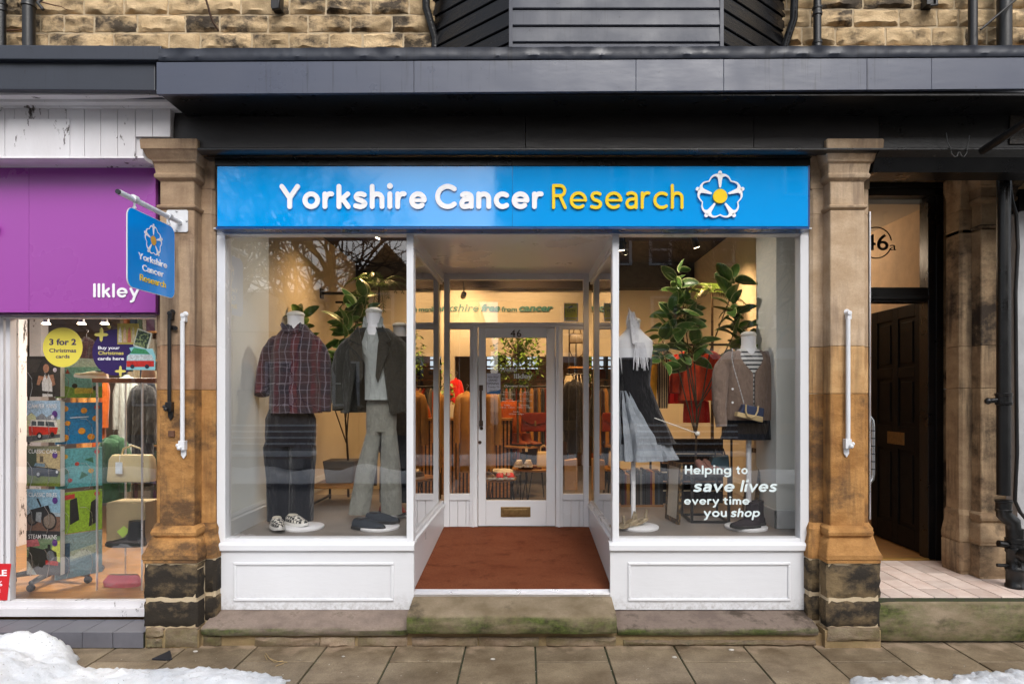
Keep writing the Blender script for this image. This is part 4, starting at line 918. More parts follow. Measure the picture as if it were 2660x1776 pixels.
def ctube(b, pts, rs, n=16, fold=.1, seed=0, m=0, sub=4, caps=(False, True), flat=1.0):
    """sleeve: tapered tube with creases across it"""
    pts = [Vector(p) for p in pts]; P2 = []; r2 = []
    pts = [pts[0] + Vector((-math.copysign(.07, pts[1].x - pts[0].x), 0, .012))] + pts; rs = [rs[0] * .4] + list(rs)
    for i in range(len(pts) - 1):
        for j in range(sub + (i == len(pts) - 2)):
            t = j / sub; P2.append(pts[i].lerp(pts[i + 1], t)); r2.append(rs[i] + (rs[i + 1] - rs[i]) * t)
    for _ in range(2): P2 = [P2[0]] + [(P2[i - 1] + P2[i] * 2 + P2[i + 1]) / 4 for i in range(1, len(P2) - 1)] + [P2[-1]]
    k0 = len(b.v); b.tube(P2, r2, n, m, caps=False)
    for i in range(k0, len(b.v)):
        c = P2[(i - k0) // n]; d = b.v[i] - c; f = 1 + fold * noise.noise(b.v[i] * 14 + Vector((seed, 0, 0))); d *= f; d.y *= flat; b.v[i] = c + d
    b.face(list(range(k0, k0 + n))[::-1], m); b.face(range(len(b.v) - n, len(b.v)), m)
    return b
def neck(t, c, mat='mann', h=.13, r=.062):
    s = B(); x, y, z = c
    s.lathe([(r * 1.3, -h * 1.0), (r * 1.2, -h * .7), (r * 1.02, -h * .35), (r, 0), (r * 1.04, h * .25)], c, 20); put('neck', s, mat, t, smooth=50)
    s = B(); s.lathe([(r * 1.05, h * .26), (r * 1.12, h * .33), (r * 1.12, h * .38), (r * .95, h * .5), (r * .5, h * .58), (.002, h * .59)], c, 20); put('neck_cap', s, 'mannpale', t, smooth=50)
def disc(t, x, y, z, r=.165, nm='base_disc'):
    s = B(); s.lathe([(r * .98, 0), (r, .006), (r, .018), (r * .97, .022)], (x, y, z + .001), 40); put(nm, s, 'mann', t, smooth=40)
def shoe(b, M_, L=.27, w=.046, h=.055, ms=1, mu=0, open_=True, toe=.6, heel=.0, boot=0.):
    """shoe along +x (toe), heel at x=0; material mu upper, ms sole"""
    def sect(t): return w * (.72 + .55 * math.sin(math.pi * min(1, t * .95 + .12)) - .12 * t) * (1 if t < .9 else 1 - ((t - .9) / .1) ** 2 * .55)
    q = B(); out = []
    ol = [(L * t, -sect(t)) for t in [i / 12 for i in range(13)]] + [(L * t, sect(t)) for t in [1 - i / 12 for i in range(13)]]
    def lift(x): return max(0, (x / L - .75)) ** 2 * .18 + heel * max(0, 1 - x / L * 2.2)
    q.rings([[(x, y, z + lift(x)) for x, y in ol] for z in (0, .022)], ms)
    R = []
    for i in range(13):
        t = i / 12; hh = (h if t < .45 else h * (1 - (t - .45) / .55 * (1 - toe * .55))) * (1 if t < .93 else .7); ww = sect(t) * .97; r = []
        if t < .04: hh *= .92
        for j in range(9):
            a = math.pi * j / 8; r.append((L * (.01 + t * .97), -ww * math.cos(a) * (1 if hh < .05 else .95), .02 + lift(L * t) + hh * math.sin(a) ** .75))
        R.append(r)
    q.rings(R, mu)
    if boot:
        cloth(q, [(h * .55, L * .27, 0, L * .3, w * 1.0), (h + boot * .35, L * .22, 0, L * .215, w * .95), (h + boot, L * .2, 0, L * .2, w * .92)], 18, 4, .05, seed=L, m=mu, caps=(True, True))
    elif open_:
        q.lathe([(.001, h + .0215), (w * .62, h + .0225), (w * .78, h + .014)], (L * .22, 0, 0), 14, 2, (False, False), sx=1.5)
    b.add(q, M_)
def trousers(t, name, mat, x, y, z0, zw, hw, hem, gap=.0, lean=(0, 0), seed=0):
    s = B(); zc = zw - .26
    cloth(s, [(zc - .07, x, y, hw * .97, hw * .56), (zc + .02, x, y, hw * 1.0, hw * .61), (zw - .1, x, y, hw * .98, hw * .60), (zw, x, y, hw * .80, hw * .52)], 40, 6, .05, seed=seed, caps=(False, True))
    for sg_, le in ((-1, lean[0]), (1, lean[1])):
        xm_ = x + sg_ * hw * .5
        cloth(s, [(z0, xm_ + le + sg_ * gap, y, hem, hem * .78), (z0 + (zc - z0) * .5, xm_ + le * .5 + sg_ * gap * .5, y, hem * .97, hem * .8), (zc - .08, xm_, y, hw * .49, hw * .56), (zc + .03, x + sg_ * hw * .42, y, hw * .40, hw * .42)], 30, 8, .14, 1.4, seed + sg_ * 3, vert=1.6, caps=(True, True))
    return put(name, s, mat, t, smooth=70)

# ---- fabrics
def plaid(name):
    q = NT(name); v0 = q.pos((1, 1, 1), False); sx = q.new('ShaderNodeSeparateXYZ'); q.l(v0, sx.inputs[0])
    wx = q.math('MULTIPLY', q.math('SUBTRACT', q.noise(v0, 4, 3), .5), .07); wz = q.math('MULTIPLY', q.math('SUBTRACT', q.noise(q.pos((1.3, 1, 1), False), 5, 3), .5), .06)
    X_ = q.math('ADD', sx.outputs[0], wx); Z_ = q.math('ADD', sx.outputs[2], wz)
    def wv(o, f, ph, w0, e=.06): return q.ramp(q.math('ABSOLUTE', q.math('SINE', q.math('ADD', q.math('MULTIPLY', o, f), ph), 0), 0), w0, min(1, w0 + e))
    c = q.mix(wv(X_, 20, .5, .45, .2), C('#4d1a24'), C('#261c28')); c = q.mix(q.math('MULTIPLY', wv(Z_, 17, 0, .5, .2), .55), c, C('#3a1f26'))
    c = q.mix(q.math('MULTIPLY', wv(X_, 55, .2, .965), .5), c, C('#8d8791')); c = q.mix(q.math('MULTIPLY', wv(Z_, 50, .6, .975), .35), c, C('#8d8791'))
    q.l(c, q.b.inputs['Base Color']); q.b.inputs['Roughness'].default_value = .95; q.b.inputs['Sheen Weight'].default_value = .2; q.bump(q.noise(v0, 14, 4, .6), .012); return q.m
def stripes(name, a, c, f, ax=2, w0=.0):
    q = NT(name); g = q.new('ShaderNodeNewGeometry'); sx = q.new('ShaderNodeSeparateXYZ'); q.l(g.outputs['Position'], sx.inputs[0])
    q.l(q.mix(q.ramp(q.math('SINE', q.math('MULTIPLY', sx.outputs[ax], f), 0), w0, w0 + .1), col(a), col(c)), q.b.inputs['Base Color']); q.b.inputs['Roughness'].default_value = .9; return q.m
G['plaid'] = plaid('plaid_flannel')
def fab(k, c, var=.12, vscale=30, stretch=(1, 1, .45)):
    q = NT('fabric_' + k); v = q.pos(stretch); f = q.noise(q.pos((1, 1, 1)), vscale, 5, .65); c = col(c)
    q.l(q.mix(q.ramp(f, .3, .7), tuple(x * (1 - var * 1.6) for x in c[:3]) + (1,), c), q.b.inputs['Base Color']); q.b.inputs['Roughness'].default_value = .92; q.b.inputs['Specular IOR Level'].default_value = .2; q.b.inputs['Sheen Weight'].default_value = .2
    h = q.math('ADD', q.math('MULTIPLY', q.noise(v, 11, 3, .55), 1.0), q.math('MULTIPLY', q.noise(q.pos(), 240, 2), .05)); q.bump(h, .05); G[k] = q.m
fab('navy', '#171a23'); fab('tweed', '#3a3933', var=.35, vscale=120); fab('greyknit', '#a7adaa', vscale=150); fab('khaki', '#86867d'); fab('dark', '#1c1b1e'); fab('taupe', '#8b776a'); fab('red', '#cc1c14'); fab('orange', '#cf4320'); fab('tan', '#b07a3c'); fab('cream', '#cfc3a6'); fab('rust', '#a64d12'); fab('palegrey', '#99a0a8'); fab('green', '#33573c'); fab('yellow', '#d1911f'); fab('maroon', '#2b171e'); fab('white', '#eeeef2')
G['leather'] = M('brown_leather', '#7e3a14', .35, var=.2, vscale=12, bump=.0008, bscale=200)
G['leatherred'] = M('red_brown_leather', '#8a2c18', .35, var=.15, vscale=10, bump=.0008, bscale=200)
G['leathercream'] = M('cream_leather', '#cdb486', .4, var=.08, bump=.0006, bscale=200)
G['gold'] = M('pale_gold_leather', '#a8977a', .3, metal=.3, var=.15)
G['sole'] = M('rubber_sole', (.72, .71, .68), .5, var=.03)
G['canvas'] = M('cream_canvas', (.62, .57, .47), .8, var=.08, vscale=60)
G['redcanvas'] = M('red_canvas', (.55, .03, .035), .7, var=.08)
G['soleb'] = M('black_sole', (.015, .015, .015), .5)
G['suede'] = M('purple_suede', '#241a22', .8, var=.2, vscale=50)
G['suedeg'] = M('slate_suede', '#28303a', .8, var=.2, vscale=50)
G['check'] = None
q = NT('black_white_check'); ch = q.new('ShaderNodeTexChecker'); ch.inputs['Scale'].default_value = 42; ch.inputs[1].default_value = (.03, .03, .03, 1); ch.inputs[2].default_value = (.72, .69, .62, 1); q.l(q.pos((1, 1, 1), False), ch.inputs[0]); q.l(ch.outputs[0], q.b.inputs['Base Color']); G['check'] = q.m

# ================= left window
# mannequin in plaid shirt
Y1 = .60; x1_ = X(768, Y1)
m1 = thing('mannequin', 'headless white mannequin in a plaid flannel shirt and dark navy trousers', 'mannequin', (x1_, Y1, ZP))
neck(m1, (x1_ + .005, Y1 - .01, Z(832, Y1)), r=.066)
zh, zs = Z(1072, Y1), Z(866, Y1)
s = B(); cloth(s, [(zh, x1_ - .005, Y1, .215, .15), (zh + .28, x1_, Y1, .20, .145), (zs - .14, x1_, Y1, .205, .14), (zs - .05, x1_ + .002, Y1, .185, .115), (zs + .03, x1_ + .004, Y1, .12, .085), (zs + .075, x1_ + .005, Y1, .082, .07)], 44, 6, .09, 2.0, 4, caps=(True, True))
sh = put('shirt', s, 'plaid', m1, smooth=70)
s = B(); ctube(s, [(x1_ - .155, Y1, zs - .055), (x1_ - .225, Y1 - .01, zs - .18), (x1_ - .27, Y1 - .01, zs - .36), (x1_ - .26, Y1 - .07, zs - .52)], [.06, .07, .064, .06], 18, .2, 2); put('sleeve', s, 'plaid', sh, smooth=70)
s = B(); ctube(s, [(x1_ + .155, Y1, zs - .055), (x1_ + .215, Y1 + .02, zs - .20), (x1_ + .255, Y1 + .02, zs - .42), (x1_ + .25, Y1 - .01, zs - .66)], [.06, .07, .062, .052], 18, .2, 6); put('sleeve', s, 'plaid', sh, smooth=70)
s = B()
for sg_ in (-1, 1): s.prism([(x1_ + sg_ * .004, zs - .01), (x1_ + sg_ * .06, zs + .0), (x1_ + sg_ * .09, zs + .06), (x1_ + sg_ * .078, zs + .085), (x1_ + sg_ * .03, zs + .04)], Y1 - .115, Y1 - .095)
put('collar', s, 'plaid', sh, bevel=.004)
trousers(m1, 'trousers', 'navy', X(752, Y1), Y1 + .02, Z(1352, Y1), zh + .05, .215, .105, .0, (.02, -.02), 3)
s = B(); z = ZP + .012
disc(m1, X(788, .42), .42, ZP)
for (px, Y, a) in ((722, .30, -68), (757, .34, -32)): pass
s = B(); shoe(s, T(X(712, .36), .40, ZP + .025) @ RZ(-62), .25, .048, .06, 1, 0); shoe(s, T(X(735, .36), .50, ZP + .025) @ RZ(-38), .25, .048, .06, 1, 0)
put('canvas_shoes', s, ['check', 'sole', 'canvas'], smooth=50, label='pair of black and white checked slip-on shoes in front of the plaid mannequin', cat='shoes')
# mannequin in blazer
Y2 = .62; x2_ = X(972, Y2)
m2 = thing('mannequin', 'headless white mannequin in a dark tweed blazer, grey half-zip jumper and khaki trousers', 'mannequin', (x2_, Y2, ZP))
neck(m2, (x2_ + .0, Y2 - .01, Z(826, Y2)), r=.064, h=.15)
zs = Z(868, Y2); zh = Z(1038, Y2)
s = B(); cloth(s, [(zh, x2_ + .05, Y2, .125, .115), (zh + .3, x2_ + .04, Y2, .12, .115), (zs - .1, x2_ + .01, Y2, .15, .12), (zs + .02, x2_, Y2, .11, .08), (zs + .09, x2_, Y2, .075, .068)], 40, 6, .05, seed=8, caps=(True, True)); ju = put('jumper', s, 'greyknit', m2, smooth=70)
s = B()
for sg_ in (-1, 1): s.rings([[(x2_ + sg_ * .02, Y2 - .118, zs - .10), (x2_ + sg_ * .085, Y2 - .075, zs + .03), (x2_ + sg_ * .085, Y2 - .03, zs + .13), (x2_ + sg_ * .072, Y2 - .05, zs + .15), (x2_ + sg_ * .012, Y2 - .125, zs - .09)], [(x2_ + sg_ * .02, Y2 - .10, zs - .10), (x2_ + sg_ * .085, Y2 - .055, zs + .03), (x2_ + sg_ * .075, Y2 - .02, zs + .13), (x2_ + sg_ * .062, Y2 - .035, zs + .15), (x2_ + sg_ * .012, Y2 - .105, zs - .09)]])
put('zip_collar', s, 'greyknit', ju, smooth=40)
# blazer: two fronts wrapping round to the back with an opening
s = B(); R = []; n = 34
for i in range(15):
    t = i / 14; z = (zs + .05) + (Z(1072, Y2) - zs - .05) * t
    wd_ = .13 + .13 * min(1, t * 4) ** .6 + .01 * t; dp = .10 + .05 * min(1, t * 4)
    op = (18 if t < .12 else 18 + (t - .12) * 30) ; ring = []
    a0, a1 = 270 + op * .75 + 6, 270 - op + 360
    for j in range(n):
        a = math.radians(a0 + (a1 - a0) * j / (n - 1)); f = 1 + .05 * noise.noise(Vector((math.cos(a) * 3, math.sin(a) * 3, z * 2.5)))
        ring.append(Vector((x2_ - .01 + wd_ * f * math.cos(a), Y2 + .01 + dp * f * math.sin(a), z)))
    inn = [p + (Vector((x2_, Y2, p.z)) - p).normalized() * .014 for p in ring]
    R.append(ring + inn[::-1])
s.rings(R); bz = put('blazer', s, 'tweed', m2, smooth=60)
s = B(); ctube(s, [(x2_ - .17, Y2, zs - .06), (x2_ - .26, Y2 - .01, zs - .17), (x2_ - .31, Y2 + .01, zs - .42), (x2_ - .285, Y2 - .03, zs - .64)], [.068, .076, .07, .06], 18, .16, 1); put('sleeve', s, 'tweed', bz, smooth=70)
s = B(); ctube(s, [(x2_ + .17, Y2, zs - .06), (x2_ + .245, Y2 + .02, zs - .17), (x2_ + .28, Y2 + .02, zs - .42), (x2_ + .265, Y2, zs - .66)], [.068, .076, .07, .058], 18, .16, 5); put('sleeve', s, 'tweed', bz, smooth=70)
s = B()
for sg_ in (-1, 1):
    xo = .045 if sg_ > 0 else .06
    s.prism([(x2_ + sg_ * .10, zs + .06), (x2_ + sg_ * .175, zs - .06), (x2_ + sg_ * .135, zs - .085), (x2_ + sg_ * .16, zs - .13), (x2_ + sg_ * (xo + .02), zs - .42), (x2_ + sg_ * xo, zs - .36), (x2_ + sg_ * .065, zs - .1)], Y2 - .152, Y2 - .138)
put('lapel', s, 'tweed', bz, bevel=.004)
s = B(); s.lathe([(.011, -.004), (.011, .004)], (x2_ - .1, Y2 - .16, zs - .40), 12, ax='y'); s.lathe([(.011, -.004), (.011, .004)], (x2_ - .1, Y2 - .163, zs - .50), 12, ax='y'); put('button', s, 'blackm', bz)
trousers(m2, 'trousers', 'khaki', X(990, Y2), Y2 + .02, Z(1335, Y2), zh + .06, .13, .088, .02, (-.11, .0), 11)
disc(m2, X(985, .42), .42, ZP)
s = B(); shoe(s, T(X(915, .34), .42, ZP + .004) @ RZ(-25), .30, .052, .065, 1, 0); shoe(s, T(X(950, .5), .56, ZP + .025) @ RZ(-18), .30, .05, .065, 1, 0); put('suede_shoes', s, ['suedeg', 'soleb', 'dark'], smooth=50, label='pair of dark slate suede lace-up shoes below the khaki trousers', cat='shoes')
# partly hidden third mannequin
Y3 = 1.25; x3_ = X(1040, Y3)
m3 = thing('mannequin', 'headless mannequin in dark clothes half hidden behind the blazer one', 'mannequin', (x3_, Y3, ZP)); zs = Z(886, Y3)
neck(m3, (x3_ - .005, Y3, Z(858, Y3)), r=.062)
s = B(); cloth(s, [(ZP + .55, x3_, Y3, .20, .14), (zs - .3, x3_, Y3, .19, .13), (zs - .08, x3_, Y3, .21, .13), (zs + .04, x3_, Y3, .10, .08)], 36, 6, .08, seed=5, caps=(True, True)); put('coat', s, 'dark', m3, smooth=70)
trousers(m3, 'trousers', 'navy', x3_ - .02, Y3, ZP + .08, ZP + .75, .17, .09, 0, seed=6); disc(m3, x3_ - .02, Y3 - .25, ZP)
s = B(); shoe(s, T(x3_ - .12, Y3 - .25, ZP + .024) @ RZ(-30), .28, .048, .06, 1, 0, boot=.1); shoe(s, T(x3_ - .02, Y3 - .2, ZP + .024) @ RZ(-60), .28, .048, .06, 1, 0, boot=.1); put('ankle_boots', s, ['leatherred', 'soleb', 'dark'], smooth=50, label='red-brown ankle boots on a white disc at the right end of the left window', cat='boots')
# low bench and planter box behind
Yt = 1.5; tb = thing('low_table', 'low wooden table with black metal legs at the back of the left window', 'table', (X(880, Yt), Yt, ZP))
xa_, xc_ = X(820, Yt), X(940, Yt); ztb = Z(1262, 1.3)
s = B(); s.box(xa_, xc_, 1.25, 1.95, ztb - .02, ztb); put('table_top', s, 'wood', tb, bevel=.003)
s = B()
for xx in (xa_ + .015, xc_ - .015):
    for yy in (1.28, 1.92): s.box(xx - .01, xx + .01, yy - .01, yy + .01, ZP + .001, ztb - .021)
    s.box(xx - .009, xx + .009, 1.2905, 1.9095, ZP + .03, ZP + .05)
put('table_frame', s, 'blackm', tb)
s = B(); s.rings([rr_ for rr_ in [[(X(880, Yt) + a * (.13 + k * .12), 1.62 + c * (.12 + k * .1), ztb + .001 + k) for a, c in ((-1, -1), (1, -1), (1, 1), (-1, 1))] for k in (0, .22)]])
put('planter', s, M('stone_planter', (.20, .18, .15), .8, var=.1), bevel=.01, label='square taupe planter standing on the low wooden table', cat='planter')
# ---- plants
G['leafv'] = None
def leafmat(name, c1, c2, edge=None):
    q = NT(name); tcn = q.new('ShaderNodeTexCoord'); sx = q.new('ShaderNodeSeparateXYZ'); q.l(tcn.outputs['Object'], sx.inputs[0])
    c = q.mix(q.ramp(q.noise(q.pos(), 5, 4), .3, .7), col(c1), col(c2))
    if edge:
        at = q.new('ShaderNodeAttribute', attribute_name='rim'); c = q.mix(q.ramp(q.math('ADD', at.outputs['Fac'], q.math('MULTIPLY', q.noise(q.pos(), 30, 3), .35)), .98, 1.10), c, col(edge))
    q.l(c, q.b.inputs['Base Color']); q.b.inputs['Roughness'].default_value = .38; q.b.inputs['Specular IOR Level'].default_value = .4
    return q.m
G['leafv'] = leafmat('variegated_leaf', '#2e5724', '#6f9240', '#cdd08e'); G['leafg'] = leafmat('green_leaf', '#48702a', '#86a63c'); G['palm'] = leafmat('palm_leaf', '#22381a', '#56702c'); G['stem'] = M('plant_stem', (.09, .06, .035), .8, var=.3, vscale=40)
def leafmesh(name, L_, W_, curl, mat, nl=8, nw=4):
    me = bpy.data.meshes.new(name); vs_ = []; rim = []
    for i in range(nl + 1):
        t = i / nl; w_ = W_ * math.sin(math.pi * min(1, t ** .85)) ** .62 * (1 - .15 * t) + .002
        for j in range(nw + 1):
            u = j / nw * 2 - 1; vs_.append((L_ * t, w_ * u, -curl * L_ * t * t + abs(u) ** 1.3 * w_ * .35 + .01)); rim.append(max(abs(u), abs(t * 2 - 1) ** 2))
    fs = [(i * (nw + 1) + j, (i + 1) * (nw + 1) + j, (i + 1) * (nw + 1) + j + 1, i * (nw + 1) + j + 1) for i in range(nl) for j in range(nw)]
    me.from_pydata(vs_, [], fs); at = me.attributes.new('rim', 'FLOAT', 'POINT'); at.data.foreach_set('value', rim)
    me.materials.append(G[mat]); [setattr(p, 'use_smooth', True) for p in me.polygons]; me.update(); return me
LV = [leafmesh('variegated_leaf', .22, .062, c, 'leafv') for c in (.1, .25, .4)]
LVs = [leafmesh('leaf_small', .10, .022, c, 'leafg', 4, 2) for c in (.1, .4)]
def bigplant(label, clusters, base_, name='rubber_plant', seed=1, pot=None, n=10):
    rnd = random.Random(seed); t = thing(name, label, 'plant', base_); s = B(); b0 = Vector(base_)
    cen = sum((Vector(c[0]) for c in clusters), Vector()) / len(clusters); fork = b0.lerp(cen, .5); s.tube([b0, b0.lerp(fork, .5) + Vector((.01, 0, 0)), fork], [.012, .011, .009], 7)
    for (top, r) in clusters:
        top = Vector(top); s.tube([fork if rnd.random() < .6 else b0.lerp(fork, .7), fork.lerp(top, .5) + Vector((rnd.uniform(-.04, .04), 0, .02)), top], [.007, .006, .004], 6)
    put('trunk', s, 'stem', t, smooth=60)
    for (top, r) in clusters:
        top = Vector(top)
        for i in range(n):
            a = i * 2.4 + rnd.uniform(-.3, .3); hgt = rnd.uniform(-.24, .14)
            o = bpy.data.objects.new('leaf', LV[i % 3]); COL.objects.link(o); o.parent = t
            o.location = top + Vector((math.cos(a) * .02, math.sin(a) * .02, hgt)) - Vector(base_)
            tilt = math.radians(-rnd.uniform(0, 80) if hgt > -.05 else -rnd.uniform(-30, 60))
            o.rotation_euler = (rnd.uniform(-1.2, 1.2), tilt, a); k = r * rnd.uniform(.6, 1.08); o.scale = (k, k, k)
    return t
bigplant('variegated rubber plant with big cream-edged leaves in the left window behind the mannequins', [(P(895, 870, 1.25), 1), (P(925, 835, 1.35), 1.), (P(880, 930, 1.2), .9), (P(905, 985, 1.15), .8), (P(785, 850, 1.5), .9), (P(950, 800, 1.5), .9)], tuple(P(905, 1290, 1.62)), seed=4, n=18)
bigplant('tall variegated rubber plant with cream-edged leaves above the red jackets in the right window', [(P(1775, 790, .95), 1), (P(1745, 850, .9), 1.05), (P(1800, 880, .95), 1.05), (P(1900, 765, 1.0), 1.), (P(1915, 850, 1.0), 1), (P(1940, 885, .95), .85), (P(1720, 885, .95), .9), (P(1760, 740, 1.05), .9)], tuple(P(1800, 1290, 1.1)), seed=9, n=20)
def palm(label, c, base_, n, L_, seed, group=None):
    rnd = random.Random(seed); t = thing('palm_plant', label, 'plant', base_); s = B(); s.tube([base_, c], [.02, .012], 7); put('trunk', s, 'stem', t, smooth=60)
    for i in range(n):
        a = rnd.uniform(0, 6.28); el = rnd.uniform(.1, 1.1); s = B(); pts = []
        for k in range(9):
            u = k / 8; pts.append(Vector(c) + Vector((math.cos(a) * u * L_ * math.cos(el), math.sin(a) * u * L_ * math.cos(el) * .7, L_ * (math.sin(el) * u - .75 * u * u))))
        s.tube(pts, [.004] * 9, 4)
        for k in range(2, 9):
            d = (pts[k] - pts[k - 1]).normalized(); sd_ = d.cross(Vector((0, 0, 1))).normalized()
            for sg_ in (-1, 1):
                for jj in (0, .5):
                    p = pts[k - 1].lerp(pts[k], jj); q_ = p + (sd_ * sg_ * .9 + d * .8 + Vector((0, 0, -.35))).normalized() * (.13 * (1.15 - k / 10)) ; m_ = p.lerp(q_, .5) + d * .007
                    s.poly([p, m_, q_, p.lerp(q_, .5) - d * .007])
        put('frond', s, 'palm', t, fixn=False)
    return t
palm('dark feathery palm behind the blazer mannequin in the left window', P(985, 745, 1.9), tuple(P(975, 1260, 2.1)), 16, .55, 3)
palm('feathery palm partly hidden behind the rubber plant in the right window', P(1850, 760, 2.0), tuple(P(1850, 1260, 2.1)), 12, .45, 8)
def finetree(label, c, base_, R_, n, seed):
    rnd = random.Random(seed); t = thing('leafy_plant', label, 'plant', base_); s = B(); s.tube([base_, Vector(base_).lerp(Vector(c), .6), Vector(c) + Vector((0, 0, R_[2] * .7))], [.014, .012, .005], 7); put('trunk', s, 'stem', t, smooth=60)
    s = B(); tw = B()
    for i in range(n):
        while True:
            p = Vector([rnd.uniform(-1, 1) for _ in range(3)])
            if p.length < 1: break
        if noise.noise(p * 2.2 + Vector((seed, 0, 0))) < -.1: continue
        p = Vector(c) + Vector((p.x * R_[0], p.y * R_[1], p.z * R_[2])); a = rnd.uniform(0, 6.28); L_ = rnd.uniform(.05, .085); d = Vector((math.cos(a), math.sin(a), rnd.uniform(-1.2, .2))).normalized(); sd_ = d.cross(Vector((0, 0, 1))).normalized() * L_ * .27
        s.poly([p, p + d * L_ * .45 + sd_, p + d * L_, p + d * L_ * .45 - sd_ + Vector((0, 0, .006))])
        if i % 14 == 0: tw.tube([Vector(c) + (p - Vector(c)) * .1, p], [.004, .0015], 4)
    put('foliage', s, 'leafg', t, kind='stuff', fixn=False); put('twigs', tw, 'stem', t)
finetree('slender ficus with small green leaves seen through the top of the door glass', P(1345, 925, 3.1), tuple(P(1345, 1150, 3.1)), (.34, .25, .42), 1500, 2)
finetree('small-leaved ficus seen through the side pane left of the lobby', P(1120, 1010, 3.0) , tuple(P(1110, 1180, 3.0)), (.28, .2, .4), 900, 5)
finetree('small-leaved ficus seen through the side pane right of the lobby', P(1570, 960, 3.2), tuple(P(1570, 1150, 3.2)), (.25, .2, .35), 900, 6)
# rail bracket
s = B(); 
rb = thing('wall_shelf', 'black metal rail shelf on the wall behind the plants in the left window', 'shelf', P(900, 770, 2.6))
s.tube([P(835, 762, 2.6), P(928, 762, 2.6)], .018, 6); s.tube([P(928, 762, 2.6), P(928, 860, 2.6)], .016, 6); s.box(X(832, 2.6), X(838, 2.6), 2.55, 2.65, Z(775, 2.6), Z(750, 2.6)); s.tube([P(872, 785, 2.6), P(930, 785, 2.6)], .014, 6); put('rail', s, 'blackm', rb)

# ================= right window
Y4 = .62; x4 = X(1945, Y4)
m4 = thing('mannequin', 'headless white bust on a pole in a striped top, taupe cardigan and dark skirt', 'mannequin', (x4, Y4, ZP))
neck(m4, (x4 - .005, Y4 - .01, Z(884, Y4)), r=.06)
zs = Z(918, Y4); G['breton'] = stripes('breton_stripes', '#cfcfcc', '#20222c', 175, 2, .35)
s = B(); cloth(s, [(Z(1070, Y4), x4, Y4, .15, .10), (zs - .2, x4, Y4, .155, .11), (zs - .06, x4, Y4, .165, .105), (zs + .035, x4 - .005, Y4, .09, .07)], 36, 6, .02, caps=(True, True)); put('striped_top', s, 'breton', m4, smooth=70)
s = B(); R = []; n = 34; zt = zs + .03; zbm = Z(1090, Y4)
for i in range(16):
    t = i / 15; z = zt + (zbm - zt) * t; wd_ = .10 + .115 * min(1, t * 5) ** .6 + (.02 * math.sin(t * 3.1)); dp = .08 + .055 * min(1, t * 4)
    op = max(2, 46 - t * 130); ring = []
    for j in range(n):
        a = math.radians(270 + op + (360 - 2 * op) * j / (n - 1)); f = 1 + .07 * noise.noise(Vector((math.cos(a) * 3, math.sin(a) * 3, z * 3)))
        ring.append(Vector((x4 + wd_ * f * math.cos(a), Y4 + .005 + dp * f * math.sin(a), z)))
    inn = [p + (Vector((x4, Y4, p.z)) - p).normalized() * .012 for p in ring]; R.append(ring + inn[::-1])
s.rings(R); cd = put('cardigan', s, 'taupe', m4, smooth=60)
s = B(); ctube(s, [(x4 - .16, Y4, zs - .03), (x4 - .235, Y4 - .01, zs - .16), (x4 - .265, Y4 - .04, zs - .42), (x4 - .25, Y4 - .06, zs - .62)], [.07, .078, .062, .045], 18, .14, 3); put('sleeve', s, 'taupe', cd, smooth=70)
s = B(); ctube(s, [(x4 + .16, Y4, zs - .03), (x4 + .235, Y4, zs - .16), (x4 + .27, Y4 - .03, zs - .44), (x4 + .27, Y4 - .08, zs - .78)], [.07, .082, .068, .045], 18, .16, 9); put('sleeve', s, 'taupe', cd, smooth=70)
for py in (1010, 1045):
    s = B(); s.lathe([(.009, -.004), (.009, .003)], P(1903, py, Y4 - .165), 12, ax='y'); put('button', s, 'mann', cd)
s = B(); cloth(s, [(Z(1140, Y4), x4 - .02, Y4, .225, .14), (Z(1080, Y4), x4, Y4, .175, .12)], 36, 6, .08, seed=2, caps=(True, True)); put('skirt', s, 'navy', m4, smooth=70)
s = B(); s.tube([(x4 - .0, Y4, ZP + .02), (x4 - .0, Y4, Z(1130, Y4))], .022, 14); put('stand_pole', s, 'mann', m4, smooth=60); disc(m4, X(1938, .42), .42, ZP, .17)
s = B(); s.tube([(x4, Y4, ZP + .03), (X(1938, .42), .42, ZP + .021)], .012, 8); put('stand_foot', s, 'mann', m4)
hb = thing('handbag', 'small navy and cream handbag on a chain against the taupe cardigan', 'handbag', P(1946, 1098, .44))
Yh = .45
s = B(); s.prism([(X(1914, Yh), Z(1080, Yh)), (X(1978, Yh), Z(1094, Yh)), (X(1981, Yh), Z(1060, Yh)), (X(1928, Yh), Z(1049, Yh))], Yh - .045, Yh + .03); put('bag_body', s, M('navy_leather', (.035, .05, .11), .4), hb, bevel=.006)
s = B(); s.prism([(X(1909, Yh), Z(1080, Yh)), (X(1976, Yh), Z(1096, Yh)), (X(1977, Yh), Z(1082, Yh)), (X(1912, Yh), Z(1069, Yh))], Yh - .05, Yh + .031); put('bag_panel', s, 'leathercream', hb, bevel=.004)
s = B(); s.tube([P(1938, 1050, Yh - .05), P(1937, 1066, Yh - .06), P(1941, 1080, Yh - .06), P(1951, 1085, Yh - .06), P(1962, 1080, Yh - .06), P(1968, 1068, Yh - .06), P(1970, 1054, Yh - .05)], .007, 8); put('bag_handle', s, 'leathercream', hb, smooth=60)
s = B(); ch = [P(1932, 1046, Yh - .02), P(1925, 1020, .44), P(1915, 985, .46), P(1906, 955, .47), P(1901, 930, .49), P(1903, 905, .53)]
cc = [ch[int(i / 6)].lerp(ch[int(i / 6) + 1], (i % 6) / 6) for i in range(30)]
for i, p in enumerate(cc): s.ball(p, .0062, 4, sc_=(1, .7, 1.5) if i % 2 else (.6, 1, 1.5))
put('chain', s, 'steel', hb, smooth=60)
